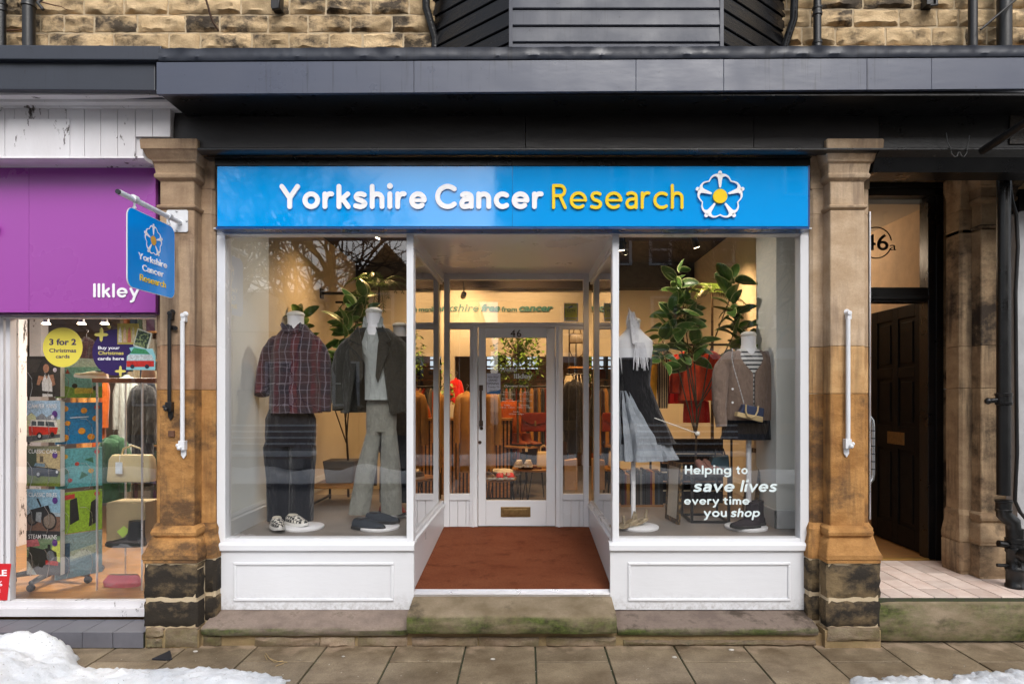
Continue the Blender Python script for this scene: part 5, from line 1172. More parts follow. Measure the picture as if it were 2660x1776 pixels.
s = B(); shoe(s, T(X(1962, .42), .36, ZP + .024) @ RZ(198), .26, .044, .06, 1, 0, boot=.14); shoe(s, T(X(1985, .42), .45, ZP + .024) @ RZ(200), .26, .044, .06, 1, 0, boot=.14); put('ankle_boots', s, ['suede', 'soleb', 'dark'], smooth=50, label='dark purple suede ankle boots on the white disc under the striped mannequin', cat='boots')
# white bust with fringed scarf and draped dress
Y5 = .70; x5 = X(1645, Y5)
m5 = thing('mannequin', 'headless white bust with a pale fringed scarf and a draped grey and black dress', 'mannequin', (x5, Y5, ZP))
neck(m5, (x5, Y5, Z(848, Y5)), r=.058)
s = B(); cloth(s, [(Z(1000, Y5), x5, Y5, .13, .09), (Z(940, Y5), x5, Y5, .15, .10), (Z(905, Y5), x5, Y5, .17, .10), (Z(885, Y5), x5, Y5, .165, .09), (Z(868, Y5), x5, Y5, .10, .075), (Z(855, Y5), x5, Y5, .062, .06)], 36, 5, .0, caps=(True, True)); put('bust', s, 'mann', m5, smooth=70)
s = B(); s.rings([[(x5 - .03, Y5 - .14, Z(895, Y5)), (x5 + .03, Y5 - .14, Z(900, Y5)), (x5 + .03, Y5 - .13, Z(900, Y5)), (x5 - .03, Y5 - .13, Z(895, Y5))], [(x5 - .05, Y5 - .06, Z(800, Y5)), (x5 + .02, Y5 - .06, Z(835, Y5)), (x5 + .02, Y5 - .05, Z(835, Y5)), (x5 - .05, Y5 - .05, Z(800, Y5))]])
rnd = random.Random(5)
for i in range(34):
    u = rnd.uniform(-.06, .07); s.tube([(x5 + .03 + u * .6, Y5 - .14, Z(893, Y5)), (x5 + .035 + u, Y5 - .15, Z(893, Y5) - rnd.uniform(.16, .24))], [.004, .002], 4)
for i in range(16):
    u = rnd.uniform(-.02, .03); s.tube([(x5 - .03 + u, Y5 - .05, Z(812, Y5)), (x5 - .03 + u * 2.5, Y5 - .07, Z(812, Y5) - rnd.uniform(.05, .12))], [.004, .002], 4)
put('fringed_scarf', s, 'white', m5, smooth=60)
s = B(); cloth(s, [(Z(1150, Y5), x5 + .05, Y5, .30, .17), (Z(1060, Y5), x5 + .01, Y5, .20, .14), (Z(1000, Y5), x5, Y5, .145, .105), (Z(955, Y5), x5, Y5, .15, .105), (Z(930, Y5), x5, Y5, .158, .108)], 44, 8, .12, 2, 3, caps=(True, True)); put('black_dress', s, 'dark', m5, smooth=70)
s = B(); cloth(s, [(Z(1192, Y5), x5 + .05, Y5 - .03, .27, .20), (Z(1130, Y5), x5 + .02, Y5 - .03, .22, .18), (Z(1070, Y5), x5 - .04, Y5 - .02, .14, .16), (Z(1015, Y5), x5 - .085, Y5 - .0, .05, .12)], 60, 8, .34, 3.4, 7, caps=(False, False)); put('grey_overskirt', s, 'palegrey', m5, smooth=70)
s = B(); s.tube([(x5, Y5, ZP + .02), (x5, Y5, Z(1150, Y5))], .02, 14); put('stand_pole', s, 'mann', m5, smooth=60); disc(m5, x5 + .0, .42, ZP, .16)
s = B(); s.tube([P(1700, 1085, .45), P(1810, 1125, .45)], .004, 5); s.ball(P(1812, 1126, .45), .02, 6); put('wand', s, 'mannpale', smooth=60, label='thin pale wand with a round tip leaning over the grey skirt', cat='wand')
s = B(); 
for k, (px, Y, a) in enumerate(((1628, .36, 200), (1660, .45, 190))):
    shoe(s, T(X(px + 20, Y), Y, ZP + .024) @ RZ(a), .22, .038, .012, 0, 0, open_=False, heel=.04)
    c_ = Vector((X(px - 8, Y), Y, ZP + .05)); s.tube([c_ + Vector((-.0, -.045, 0)), c_ + Vector((.0, -.02, .06)), c_ + Vector((.0, .02, .06)), c_ + Vector((.0, .045, 0))], .008, 6); c_ += Vector((.07, 0, .02)); s.tube([c_ + Vector((0, -.035, 0)), c_ + Vector((.02, -.02, .075)), c_ + Vector((.02, .02, .075)), c_ + Vector((0, .035, 0))], .007, 6)
put('sandals', s, ['gold', 'gold', 'gold'], smooth=50, label='pair of pale gold strappy sandals on the white disc under the grey dress', cat='sandals')
# hanging garments on rail
rl = thing('clothes_rail', 'black clothes rail at the back of the right window', 'clothes rail', (X(1800, 1.7), 1.7, ZP))
s = B(); zr_ = Z(895, 1.7); s.tube([(X(1600, 1.7), 1.7, zr_), (X(1900, 1.7), 1.7, zr_)], .012, 8); s.tube([(X(1690, 1.7), 1.7, zr_), (X(1690, 1.7), 1.7, ZP)], .012, 8); s.tube([(X(1900, 1.7), 1.7, zr_), (X(1900, 1.7), 1.7, ZP)], .012, 8); put('rail', s, 'blackm', rl)
def hanging(nm, mat, pxa, pxb, t_, u, Y, label, cat, seed=1, depth=.07, sleeves=True, flare=1.05, group=None, fold=.12):
    x0, x1, z1, z0 = X(pxa, Y), X(pxb, Y), Z(t_, Y), Z(u, Y); cx_ = (x0 + x1) / 2; hw = (x1 - x0) / 2
    t = thing(nm, label, cat, (cx_, Y, z0), group)
    s = B(); bw = hw * (.74 if sleeves else 1)
    cloth(s, [(z0, cx_, Y, bw * flare, depth), (z0 + (z1 - z0) * .5, cx_, Y, bw, depth), (z1 - .05, cx_, Y, bw * .98, depth * .8), (z1 - .01, cx_, Y, bw * .6, depth * .5), (z1 + .02, cx_, Y, bw * .25, depth * .35)], 40, 6, fold, 2.4, seed, caps=(True, True)); put('garment_body', s, mat, t, smooth=70)
    if sleeves:
        L_ = min(.6, (z1 - z0) * .85)
        for sg_ in (-1, 1):
            s = B(); ctube(s, [(cx_ + sg_ * bw * .8, Y, z1 - .04), (cx_ + sg_ * hw * .95, Y - .01, z1 - .18), (cx_ + sg_ * hw * .97, Y - .03, z1 - L_)], [.05, .058, .048], 14, .15, seed + sg_); put('sleeve', s, mat, t, smooth=70)
    s = B(); s.tube([(cx_, Y, z1 + .01), (cx_, Y, z1 + .06), (cx_ + .02, Y, z1 + .08), (cx_ + .02, Y, z1 + .095), (cx_, Y, z1 + .10)], .003, 6); put('hanger_hook', s, 'steel', t)
    return t
hanging('jacket', 'orange', 1748, 1880, 912, 1040, 1.45, 'orange-red boxy jacket hanging in front of the rail in the right window', 'jacket', 1)
hanging('jacket', 'red', 1722, 1800, 925, 1048, 1.6, 'deep red jacket peeking out left of the orange-red one', 'jacket', 2)
hanging('trousers', 'red', 1776, 1842, 1030, 1097, 1.55, 'bright red skirt hanging below the orange-red jacket', 'skirt', 3, sleeves=False)
hanging('jacket', 'maroon', 1845, 1885, 925, 1050, 1.62, 'dark maroon jacket on the right end of the rail', 'jacket', 4)
hanging('scarf', 'yellow', 1686, 1708, 905, 1050, 1.3, 'long mustard yellow scarf hanging left of the red jackets', 'scarf', 5, .03, False, .7)
G['scarfs'] = stripes('striped_scarf', '#2a1f1a', '#b99d72', 300, 0, .2)
hanging('scarf', 'scarfs', 1706, 1738, 912, 1060, 1.35, 'brown and tan striped scarf beside the yellow one', 'scarf', 6, .03, False, .8)
hanging('coat', 'dark', 1640, 1692, 905, 1150, 1.75, 'long black coat hanging behind the white bust, left of the mustard scarf', 'coat', 17)
hanging('coat', 'maroon', 1600, 1645, 915, 1140, 1.85, 'dark maroon coat at the far left end behind the white bust', 'coat', 18)
hanging('coat', 'navy', 1872, 1906, 915, 1130, 1.8, 'dark navy coat just left of the taupe cardigan at the end of the rail', 'coat', 19)
# cube table, shoes, bag, frames
ct = thing('side_table', 'black metal cube side table with a glass top in the right window', 'table', (X(1850, .75), .75, ZP)); s = B()
xa_, xc_, ya_, yc_ = X(1795, .62), X(1897, .62), .62, .98; zt = Z(1232, .62)
for x in (xa_, xc_ - .02):
    for y in (ya_, yc_ - .02): s.box(x, x + .02, y, y + .02, ZP + .001, zt)
for z in (ZP + .0015, zt - .02):
    s.box(xa_ + .0201, xc_ - .0201, ya_ + .001, ya_ + .019, z, z + .019); s.box(xa_ + .0201, xc_ - .0201, yc_ - .019, yc_ - .001, z, z + .019); s.box(xa_ + .001, xa_ + .019, ya_ + .0201, yc_ - .0201, z, z + .019); s.box(xc_ - .019, xc_ - .001, ya_ + .0201, yc_ - .0201, z, z + .019)
put('frame', s, 'blackm', ct); s = B(); s.box(xa_ + .004, xc_ - .004, ya_ + .004, yc_ - .004, zt + .0005, zt + .008); put('table_top', s, M('marble_top', (.35, .33, .31), .3, var=.2), ct)
zt += .009
s = B(); shoe(s, T(X(1812, .8), .78, zt) @ RZ(-75) @ RX(0), .23, .037, .04, 1, 0, heel=.05); shoe(s, T(X(1832, .8), .82, zt) @ RZ(-60), .23, .037, .04, 1, 0, heel=.05); put('heeled_shoes', s, [M('dusty_pink_suede', '#8a6258', .8), 'soleb', 'dark'], smooth=50, label='dusty pink heeled shoes on the black cube table', cat='shoes')
s = B(); x = X(1868, .75); s.prism([(x - .09, zt), (x + .09, zt), (x + .075, zt + .15), (x - .06, zt + .13)], .72, .84); bg_ = put('handbag', s, M('teal_leather', '#22404a', .45, var=.1), bevel=.01, label='dark teal handbag with looped handles on the black cube table', cat='handbag')
s = B(); s.tube([(x - .04, .74, zt + .13), (x - .03, .73, zt + .20), (x, .73, zt + .22), (x + .03, .73, zt + .20), (x + .05, .74, zt + .14)], .006, 7); put('bag_handle', s, G['dark'], bg_, smooth=60)
def frame_leaning(c0, c1, zlo, zhi, lean, yaw_y, label, mat, pic):
    """leaning picture frame: c0,c1 = bottom corners (x,y)"""
    c0, c1 = Vector((*c0, zlo)), Vector((*c1, zlo)); u = (c1 - c0); up = Vector((lean[0], lean[1], zhi - zlo)); n = u.cross(up).normalized() * -.02
    t = thing('picture_frame', label, 'picture frame', (c0 + c1) / 2); w_ = u.length; h_ = up.length; fr_ = .04
    def quad(a0, a1, b0, b1, d0, d1, mm, nm):
        s = B(); un, vn = u.normalized(), up.normalized()
        s.rings([[c0 + un * a + vn * b_ + n * d for a, b_ in ((a0, b0), (a1, b0), (a1, b1), (a0, b1))] for d in (d0, d1)]); put(nm, s, mm, t)
    for a0, a1, b0, b1 in ((0, w_, 0, fr_), (0, w_, h_ - fr_, h_), (0, fr_, fr_ + .0005, h_ - fr_ - .0005), (w_ - fr_, w_, fr_ + .0005, h_ - fr_ - .0005)): quad(a0, a1, b0, b1, 0, 1, mat, 'frame_bar')
    quad(fr_ + .0005, w_ - fr_ - .0005, fr_ + .0005, h_ - fr_ - .0005, .1, .5, 'canvas', 'mount')
    quad(fr_ + .04, w_ - fr_ - .04, fr_ + .05, h_ - fr_ - .05, .51, .6, pic, 'picture')
q = NT('botanical_print'); q.l(q.mix(q.ramp(q.noise(q.pos(), 14, 5, .7), .45, .55), C('#a07c3c'), C('#5c4a26')), q.b.inputs['Base Color']); G['print1'] = q.m
G['gilt'] = M('gilt_frame', (.30, .19, .07), .4, metal=.4, var=.5, vscale=30, c2=(.04, .03, .02))
frame_leaning((X(1727, .85), .85), (X(1761, .55), .55), ZP + .002, Z(1196, .8), (.03, .02), 0, 'gilt-framed botanical picture leaning on the black cube table', 'gilt', 'print1')
frame_leaning((X(1925, 1.0), 1.0), (X(1958, .75), .75), ZP + .002, Z(1165, .9), (.10, .05), 0, 'tall brown-framed picture leaning behind the white pole', G['gilt'], M('landscape_print', '#6a7264', .6, var=.4, vscale=14))
# low shelf of dark records and books at the left
bx = thing('record_crate', 'low crate of upright records and books at the left back of the right window', 'crate', (X(1660, 1.4), 1.4, ZP))
s = B(); xa_, xc_ = X(1612, 1.45), X(1722, 1.45); s.box(xa_, xc_, 1.42, 1.7, ZP, ZP + .02); s.box(xa_, xc_, 1.69, 1.7, ZP + .021, ZP + .34); put('crate_frame', s, 'wood', bx)
rnd = random.Random(8); x = xa_ + .005; k = 0
cols = ['#1b1d24', '#26272c', '#5e1212', '#9b6b1c', '#16181d', '#2f3a44', '#1a1a1a', '#40362c', '#0f1218', '#6d6a60', '#22262e', '#131313']
while x < xc_ - .02:
    w_ = rnd.uniform(.014, .034); s = B(); s.box(x, x + w_ - .002, 1.43, 1.68, ZP + .021, ZP + rnd.uniform(.30, .36)); kk = 'spine%d' % (k % 12)
    if kk not in G: G[kk] = M('record_spine', cols[k % 12], .6)
    put('record', s, kk, bx); x += w_; k += 1
s = B(); s.box(X(1730, 1.75), X(1868, 1.75), 1.75, 2.05, ZP, ZP + .10); put('wood_plinth', s, 'wood', label='low light wooden plinth behind the black cube table', cat='plinth', bevel=.004)
rk = thing('shelf_rack', 'dark shelf rack with pale ledges behind the gilt frame', 'rack', (X(1760, 1.5), 1.5, ZP))
s = B(); s.box(X(1718, 1.5), X(1880, 1.5), 1.52, 1.56, ZP + .02, Z(1140, 1.5)); put('back_board', s, 'dark', rk)
for i, py in enumerate((1178, 1202, 1226, 1250, 1274)):
    s = B(); s.box(X(1722, 1.45), X(1876, 1.45), 1.46, 1.519, Z(py + 2, 1.45), Z(py, 1.45)); put('ledge', s, 'wood' if i % 2 else 'cream', rk)
# window lettering on the inside of the right pane
yv = yG - .0012
wl = thing('window_lettering', 'white vinyl words on the right window about saving lives every time you shop', 'window lettering', (X(1880, yv), yv, Z(1350, yv)))
for t_, a, c, top, base_, bd, sh in (('Helping', 1779, 1899, 1208, 1231, .022, 0), ('to', 1912, 1942, 1208, 1231, .02, 0), ('save', 1800, 1912, 1246, 1277, .024, .25), ('lives', 1922, 2022, 1246, 1277, .02, .25), ('every', 1777, 1868, 1289, 1310, .022, 0), ('time', 1878, 1947, 1289, 1310, .02, 0), ('you', 1828, 1888, 1319, 1342, .022, 0), ('shop', 1897, 1977, 1319, 1342, .024, .25)):
    put('word', front_stroke(t_, a, c, top, base_, yv, .18, .0008, sh * .8), 'vinyl', wl)
# ================= shop interior behind the door
def xz(px, py, Y): return X(px, Y), Z(py, Y)
def round_table(pxc, py, Y, r, label, legs_to=ZF):
    x, z = xz(pxc, py, Y); t = thing('side_table', label, 'table', (x, Y, legs_to))
    s = B(); s.lathe([(r * .97, -.03), (r, -.024), (r, -.004), (r * .985, 0)], (x, Y, z), 40); put('table_top', s, 'wood', t, smooth=40)
    for k in range(3):
        a = math.radians(90 + 120 * k + 20); c_, s_ = math.cos(a), math.sin(a); o = Vector((x + c_ * r * .75, Y + s_ * r * .75, z - .03)); f_ = Vector((x + c_ * r * .95, Y + s_ * r * .95, legs_to + .01)); sd_ = Vector((-s_, c_, 0)) * .05
        s = B(); s.tube([o + sd_, f_ + sd_ * .1, f_ - sd_ * .1, o - sd_], .006, 6); put('leg', s, 'blackm', t, smooth=60)
    return x, z
Ya = 2.75
xt, zt1 = round_table(1285, 1238, Ya, .26, 'low round wooden table with hairpin legs holding the trainers')
xt2, zt2 = round_table(1390, 1213, 3.0, .28, 'middle round wooden table holding metallic shoes and cream bag')
xt3, zt3 = round_table(1362, 1155, 3.5, .27, 'highest round wooden table holding brown boots and a satchel')
def pair(px, z, Y, a, cols, label, L_=.25, gap=.10, boot=0, cat='shoes', name='shoes', h=.055):
    s = B(); x = X(px, Y)
    shoe(s, T(x - gap / 2, Y, z + .001) @ RZ(a), L_, .045, h, 1, 0, boot=boot); shoe(s, T(x + gap / 2, Y + .01, z + .001) @ RZ(a + 8), L_, .045, h, 1, 0, boot=boot)
    k0 = len(s.v)
    if not boot:
        for dx in (-gap / 2, gap / 2):
            for i in range(4):
                q_ = Vector((L_ * (.45 + i * .09), 0, h * (1.18 - i * .12) + .006)); Mx = T(x + dx, Y, z + .001) @ RZ(a); s.tube([Mx @ (q_ + Vector((0, -.017, 0))), Mx @ (q_ + Vector((0, .017, .002)))], .003, 5, 1)
    return put(name, s, cols, smooth=50, label=label, cat=cat)
pair(1310, zt1, 2.66, -88, ['redcanvas', 'sole', 'canvas'], 'pair of red canvas trainers at the front of the low round table')
pair(1272, zt1, 2.66, -60, [M('brown_shoe', '#6c5236', .5), 'sole', 'canvas'], 'pair of tan lace-up shoes left of the red trainers')
pair(1288, zt1, 2.9, 5, ['canvas', 'sole', 'canvas'], 'pair of cream trainers behind the red ones', .27, .08)
pair(1362, zt2 + .03, 2.86, -100, [M('metallic_shoe', '#8b7a58', .35, metal=.3), 'sole', 'canvas'], 'pair of pale metallic trainers on the folded jumpers')
s = B(); x = X(1372, 2.86); s.box(x - .12, x + .16, 2.78, 3.0, zt2 + .001, zt2 + .014); s.box(x - .11, x + .06, 2.775, 2.99, zt2 + .0145, zt2 + .028); put('folded_jumper', s, [M('plum_knit', '#3a1820', .9)], bevel=.005, label='folded plum jumpers under the metallic trainers', cat='jumper')
pair(1345, zt3, 3.4, -35, ['leather', 'soleb', 'dark'], 'pair of brown leather ankle boots on the highest round table', .28, .12, .10, 'boots', 'ankle_boots')
def bag(pxa, pxb, t_, u, Y, dp, mat, label, flap=True, handle=True, strap=None):
    x0, x1, z1, z0 = X(pxa, Y), X(pxb, Y), Z(t_, Y), Z(u, Y); w_ = x1 - x0
    t = thing('handbag', label, 'handbag', ((x0 + x1) / 2, Y, z0))
    s = B(); R = []
    for z, k, d in ((z0, .96, dp), (z0 + .02, 1, dp), (z1 - .04, .95, dp * .8), (z1, .86, dp * .5)):
        c_ = (x0 + x1) / 2; hw = w_ / 2 * k; R.append([(c_ - hw, Y - d / 2 + .01, z), (c_ - hw + .01, Y - d / 2, z), (c_ + hw - .01, Y - d / 2, z), (c_ + hw, Y - d / 2 + .01, z), (c_ + hw, Y + d / 2, z), (c_ - hw, Y + d / 2, z)])
    s.rings(R); put('bag_body', s, mat, t, smooth=30, bevel=.008)
    if flap:
        s = B(); c_ = (x0 + x1) / 2; hw = w_ / 2 * .97; h_ = z1 - z0
        s.prism([(c_ - hw, z1 - .012), (c_ + hw, z1 - .012)] + [(c_ + hw * math.cos(a), z1 - .03 - h_ * .5 * math.sin(a)) for a in [math.pi * i / 12 for i in range(13)]], Y - dp / 2 - .012, Y - dp / 2 - .002); put('flap', s, mat, t, bevel=.003)
        s = B(); s.box(c_ - .012, c_ + .012, Y - dp / 2 - .018, Y - dp / 2 - .0125, z1 - h_ * .7, z1 - h_ * .42); put('buckle', s, 'brass', t, bevel=.003)
    if handle:
        s = B(); c_ = (x0 + x1) / 2; s.tube([(c_ - w_ * .25, Y, z1 - .01), (c_ - w_ * .2, Y, z1 + .05), (c_, Y, z1 + .075), (c_ + w_ * .2, Y, z1 + .05), (c_ + w_ * .25, Y, z1 - .01)], .008, 8); put('bag_handle', s, mat, t, smooth=60)
    return t
bag(1353, 1428, 1071, 1120, 3.5, .12, 'leatherred', 'red-brown leather satchel with a curved flap behind the door glass', True, False)
bag(1394, 1430, 1172, 1213, 2.95, .12, 'leathercream', 'cream structured handbag cut by the right side of the door glass', False, True)
bag(1546, 1592, 1178, 1222, 2.7, .12, 'leathercream', 'cream leather handbag seen through the side pane right of the lobby', True, True)
s = B(); s.tube([P(1366, 1148, 3.2), P(1367, 1162, 3.2)], .0015, 4); s.prism(rrect(X(1364, 3.2), X(1371, 3.2), Z(1173, 3.2), Z(1163, 3.2), .006), 3.198, 3.202); put('price_tag', s, 'cream', label='small cream price tag hanging from the highest round table', cat='price tag')
# coats on rails
G['tancoat'] = M('tan_coat', '#a87a40', .9, var=.1, vscale=20, bump=.001, bscale=200)
hanging('coat', 'tancoat', 1189, 1236, 1020, 1225, 2.9, 'long tan coat seen through the sidelight left of the door', 'coat', 3, .1)
hanging('coat', 'tancoat', 1252, 1292, 1020, 1215, 2.6, 'long tan coat at the left edge of the door glass', 'coat', 5, .1)
hanging('coat', 'tancoat', 1112, 1150, 1020, 1215, 2.4, 'long tan coat seen through the side pane left of the lobby', 'coat', 8, .1)
hanging('jacket', 'rust', 1296, 1352, 1040, 1190, 3.7, 'rust orange jacket hanging behind the satchel', 'jacket', 9, .1)
hanging('jacket', 'rust', 1078, 1112, 1030, 1170, 2.9, 'rust brown jacket beside the long tan coat in the left side pane', 'jacket', 12, .1)
hanging('coat', 'dark', 1466, 1516, 990, 1175, 2.9, 'long black coat seen through the sidelight right of the door', 'coat', 10, .1)
hanging('coat', 'navy', 1540, 1580, 1010, 1170, 3.4, 'dark navy coat behind the cream bag in the right side pane', 'coat', 14, .1)
hanging('jacket', 'red', 1172, 1196, 985, 1050, 3.6, 'small red and purple garment in the sidelight left of the door', 'jacket', 11, .06)
# slatted counter
ctr = thing('counter', 'dark wooden counter front of upright slats in the sidelight left of the door', 'counter', (X(1190, 3.4), 3.4, ZF))
s = B(); s.box(X(1080, 3.4), X(1330, 3.4), 3.43, 3.9, ZF, Z(1092, 3.4)); put('counter_body', s, 'soleb', ctr)
s = B(); s.box(X(1078, 3.4), X(1332, 3.4), 3.38, 3.95, Z(1092, 3.4) + .001, Z(1086, 3.4)); put('worktop', s, 'wood', ctr)
for i in range(26):
    s = B(); x = X(1082 + i * 9.5, 3.4); s.box(x, x + .026, 3.405, 3.4295, ZF + .02, Z(1093, 3.4)); put('slat', s, 'wood', ctr)
# hanging handbag and hangers on the right
Yr = 4.0
hgb = bag(1478, 1520, 866, 892, 3.9, .1, M('olive_leather', '#4a3a20', .4), 'olive brown handbag hanging high in the sidelight right of the door', False, True)
s = B(); s.tube([P(1480, 885, 3.88), P(1480, 910, 3.88), P(1486, 925, 3.88), P(1500, 930, 3.88), P(1514, 920, 3.88), P(1518, 890, 3.88)], .008, 6); put('strap', s, M('olive_strap', '#35291a', .5), hgb, smooth=60)
sh_ = thing('clothes_rail', 'black wall rail with a wooden shelf and rows of white hangers right of the door', 'clothes rail', (X(1500, Yr), Yr, Z(1000, Yr)))
s = B(); s.box(X(1478, Yr), X(1481, Yr), 4.08, 4.11, Z(1100, Yr), Z(850, Yr)); s.box(X(1496, Yr), X(1499, Yr), 4.08, 4.11, Z(1100, Yr), Z(890, Yr)); s.tube([P(1470, 972, Yr), P(1620, 972, Yr)], .014, 6); put('rail', s, 'blackm', sh_)
s = B(); s.box(X(1476, Yr), X(1620, Yr), 3.95, 4.25, Z(956, Yr), Z(952, Yr)); put('shelf_board', s, 'wood', sh_)
for i in range(16):
    x = X(1482 + i * 8.5, Yr); s = B(); s.tube([(x, 3.95, Z(974, Yr)), (x - .01, 3.8, Z(983, Yr)), (x + .01, 3.8, Z(1004, Yr))], .006, 5); put('hanger', s, 'canvas', sh_)
bst = thing('mannequin', 'small cream mannequin bust with a black coat in the sidelight right of the door', 'mannequin', (X(1478, 3.2), 3.2, 1.7))
s = B(); cloth(s, [(Z(1040, 3.2), X(1478, 3.2), 3.2, .07, .05), (Z(990, 3.2), X(1478, 3.2), 3.2, .06, .05), (Z(975, 3.2), X(1478, 3.2), 3.2, .04, .04)], 20, 4, .0, caps=(True, True)); put('bust', s, 'cream', bst, smooth=60)
s = B(); s.prism([(X(1484, 3.1), Z(1180, 3.1)), (X(1512, 3.1), Z(1180, 3.1)), (X(1514, 3.1), Z(1195, 3.1) + .4), (X(1484, 3.1), Z(1195, 3.1) + .38)], 3.1, 3.25)
s = B(); s.rings([[(X(a, 2.3), 2.3, Z(b_, 2.3)) for a, b_ in ((1468, 1272), (1500, 1272), (1500, 1192), (1468, 1196))], [(X(a, 2.3), 2.42, Z(b_, 2.3)) for a, b_ in ((1468, 1272), (1500, 1272), (1500, 1192), (1468, 1196))]]); put('paper_bag', s, M('kraft_paper', '#b08a62', .8), label='upright brown paper bag in the sidelight right of the door', cat='paper bag')
# far bright openings and shelves
G['dayglow'] = emis('far_daylight', (.62, .72, .80), .9)
fw = thing('far_window', 'pale daylit window far at the back of the shop', 'window', (.3, 7.25, 1.9)); s = B(); s.box(X(1262, 7.2), X(1400, 7.2), 7.24, 7.28, Z(960, 7.2), Z(880, 7.2)); put('pane', s, 'dayglow', fw)
s = B()
for px in (1262, 1296, 1330, 1366, 1400): s.box(X(px, 7.2) - .02, X(px, 7.2) + .02, 7.2, 7.239, Z(960, 7.2), Z(880, 7.2))
for py in (880, 907, 935, 960): s.box(X(1260, 7.2), X(1402, 7.2), 7.19, 7.199, Z(py, 7.2) - .015, Z(py, 7.2) + .015)
put('glazing_bar', s, 'woodd', fw)
fs_ = thing('display_shelves', 'wooden shelves with hats and bags at the back, seen in the door glass', 'shelf', (X(1290, 5), 5, .5))
for i, py in enumerate((915, 950, 985, 1020)):
    s = B(); s.box(X(1235, 5), X(1500, 5), 5.0, 5.3, Z(py + 3, 5), Z(py, 5)); put('shelf_board', s, 'wood', fs_)
s = B(); 
for px in (1236, 1368, 1498): s.box(X(px, 5) - .015, X(px, 5) + .015, 5.02, 5.3, .5, Z(860, 5))
put('shelf_post', s, 'blackm', fs_)
rnd = random.Random(2)
kinds = ['leather', 'cream', 'dark', 'rust', 'leatherred', 'leathercream', 'tan', 'green']
for i, (px, py) in enumerate(((1280, 915), (1400, 915), (1300, 950), (1440, 950), (1385, 985), (1450, 985), (1270, 985), (1320, 1020), (1410, 1020))):
    s = B(); x, z = X(px, 5.1), Z(py, 5.1) + .012
    if i % 3 == 0: s.lathe([(.12, 0), (.125, .006), (.075, .012), (.07, .06), (.045, .085), (.002, .088)], (x, 5.15, z), 20); put('hat', s, kinds[i % 8], smooth=50, label='%s hat on the back shelves, %s' % (['tan', 'straw', 'brown'][i // 3], ['behind the paper notice', 'right of the ficus trunk', 'on the third shelf'][i // 3]), cat='hat')
    else: s.rings([[(x - .10, 5.05, z), (x + .10, 5.05, z), (x + .10, 5.17, z), (x - .10, 5.17, z)], [(x - .08, 5.08, z + .14), (x + .08, 5.08, z + .14), (x + .08, 5.14, z + .14), (x - .08, 5.14, z + .14)]]); s.tube([(x - .05, 5.11, z + .135), (x, 5.11, z + .21), (x + .05, 5.11, z + .135)], .006, 6); put('handbag', s, kinds[i % 8], smooth=40, label='%s handbag on the %s back shelf behind the ficus' % (kinds[i % 8].replace('leatherred', 'red-brown leather').replace('leathercream', 'cream leather') , ['top', 'top', 'upper', 'upper', 'third', 'third', 'third', 'lowest', 'lowest'][i]), cat='handbag')
rnd = random.Random(77); gk = ['rust', 'dark', 'tan', 'maroon', 'tancoat', 'navy', 'leather', 'cream', 'dark', 'rust', 'khaki', 'dark', 'leatherred', 'tan']
gr = thing('garment_rail', 'long rail packed with brown, orange and dark garments deep inside the shop', 'clothes rail', (X(1345, 4.7), 4.7, ZF))
s = B(); s.tube([(X(1225, 4.7), 4.7, 1.93), (X(1475, 4.7), 4.7, 1.93)], .014, 8)
for px in (1225, 1475): s.tube([(X(px, 4.7), 4.7, ZF), (X(px, 4.7), 4.7, 1.93)], .014, 8)
put('rail', s, 'blackm', gr)
for i in range(26):
    x = X(1231 + i * 9.4, 4.7); w_ = rnd.uniform(.035, .06); zl = rnd.uniform(.75, 1.15); s = B()
    cloth(s, [(zl, x, 4.7, w_, .24), (1.5, x, 4.7, w_ * .8, .22), (1.84, x, 4.7, w_ * .6, .17), (1.9, x, 4.7, w_ * .3, .05)], 16, 3, .2, 2.5, i, caps=(True, True)); put('garment', s, gk[i % 14], gr, smooth=70)
# CCTV notice in the transom
s = B(); yt_ = YB + .018; s.box(X(1465, yt_), X(1502, yt_), yt_, yt_ + .002, Z(835, yt_), Z(787, yt_)); cc_ = put('cctv_notice', s, 'white', label='yellow CCTV notice in the transom glass above the shop door', cat='notice')
s = B(); s.box(X(1467, yt_), X(1500, yt_), yt_ - .0006, yt_ - .0001, Z(825, yt_), Z(789, yt_)); s.box(X(1469, yt_), X(1498, yt_), yt_ - .0006, yt_ - .0001, Z(832, yt_), Z(827, yt_)); put('yellow_panel', s, M('notice_yellow', (.80, .74, .06), .5), cc_)
put('writing', front_text('CCTV', 1473, 1494, 804, 810, yt_ - .0007, .01, .0003), 'black', cc_)
s = B(); s.prism([(X(1476, yt_), Z(799, yt_)), (X(1486, yt_), Z(793, yt_)), (X(1488, yt_), Z(796, yt_)), (X(1478, yt_), Z(801, yt_))], yt_ - .0012, yt_ - .0007); put('camera_symbol', s, 'black', cc_)
for px in (1108, 1192):
    s = B(); x = X(px, 1.6); s.tube([(x, 1.62, zC - .002), (x, 1.62, zC - .03), (x + .015, 1.6, zC - .05)], .006, 6); s.lathe([(.018, 0), (.018, .008)], (x, 1.62, zC - .0085), 12) 
    if px == 1192: put('ceiling_hook', s, 'white', label='small white hook under the lobby ceiling, left of the transom', cat='hook')

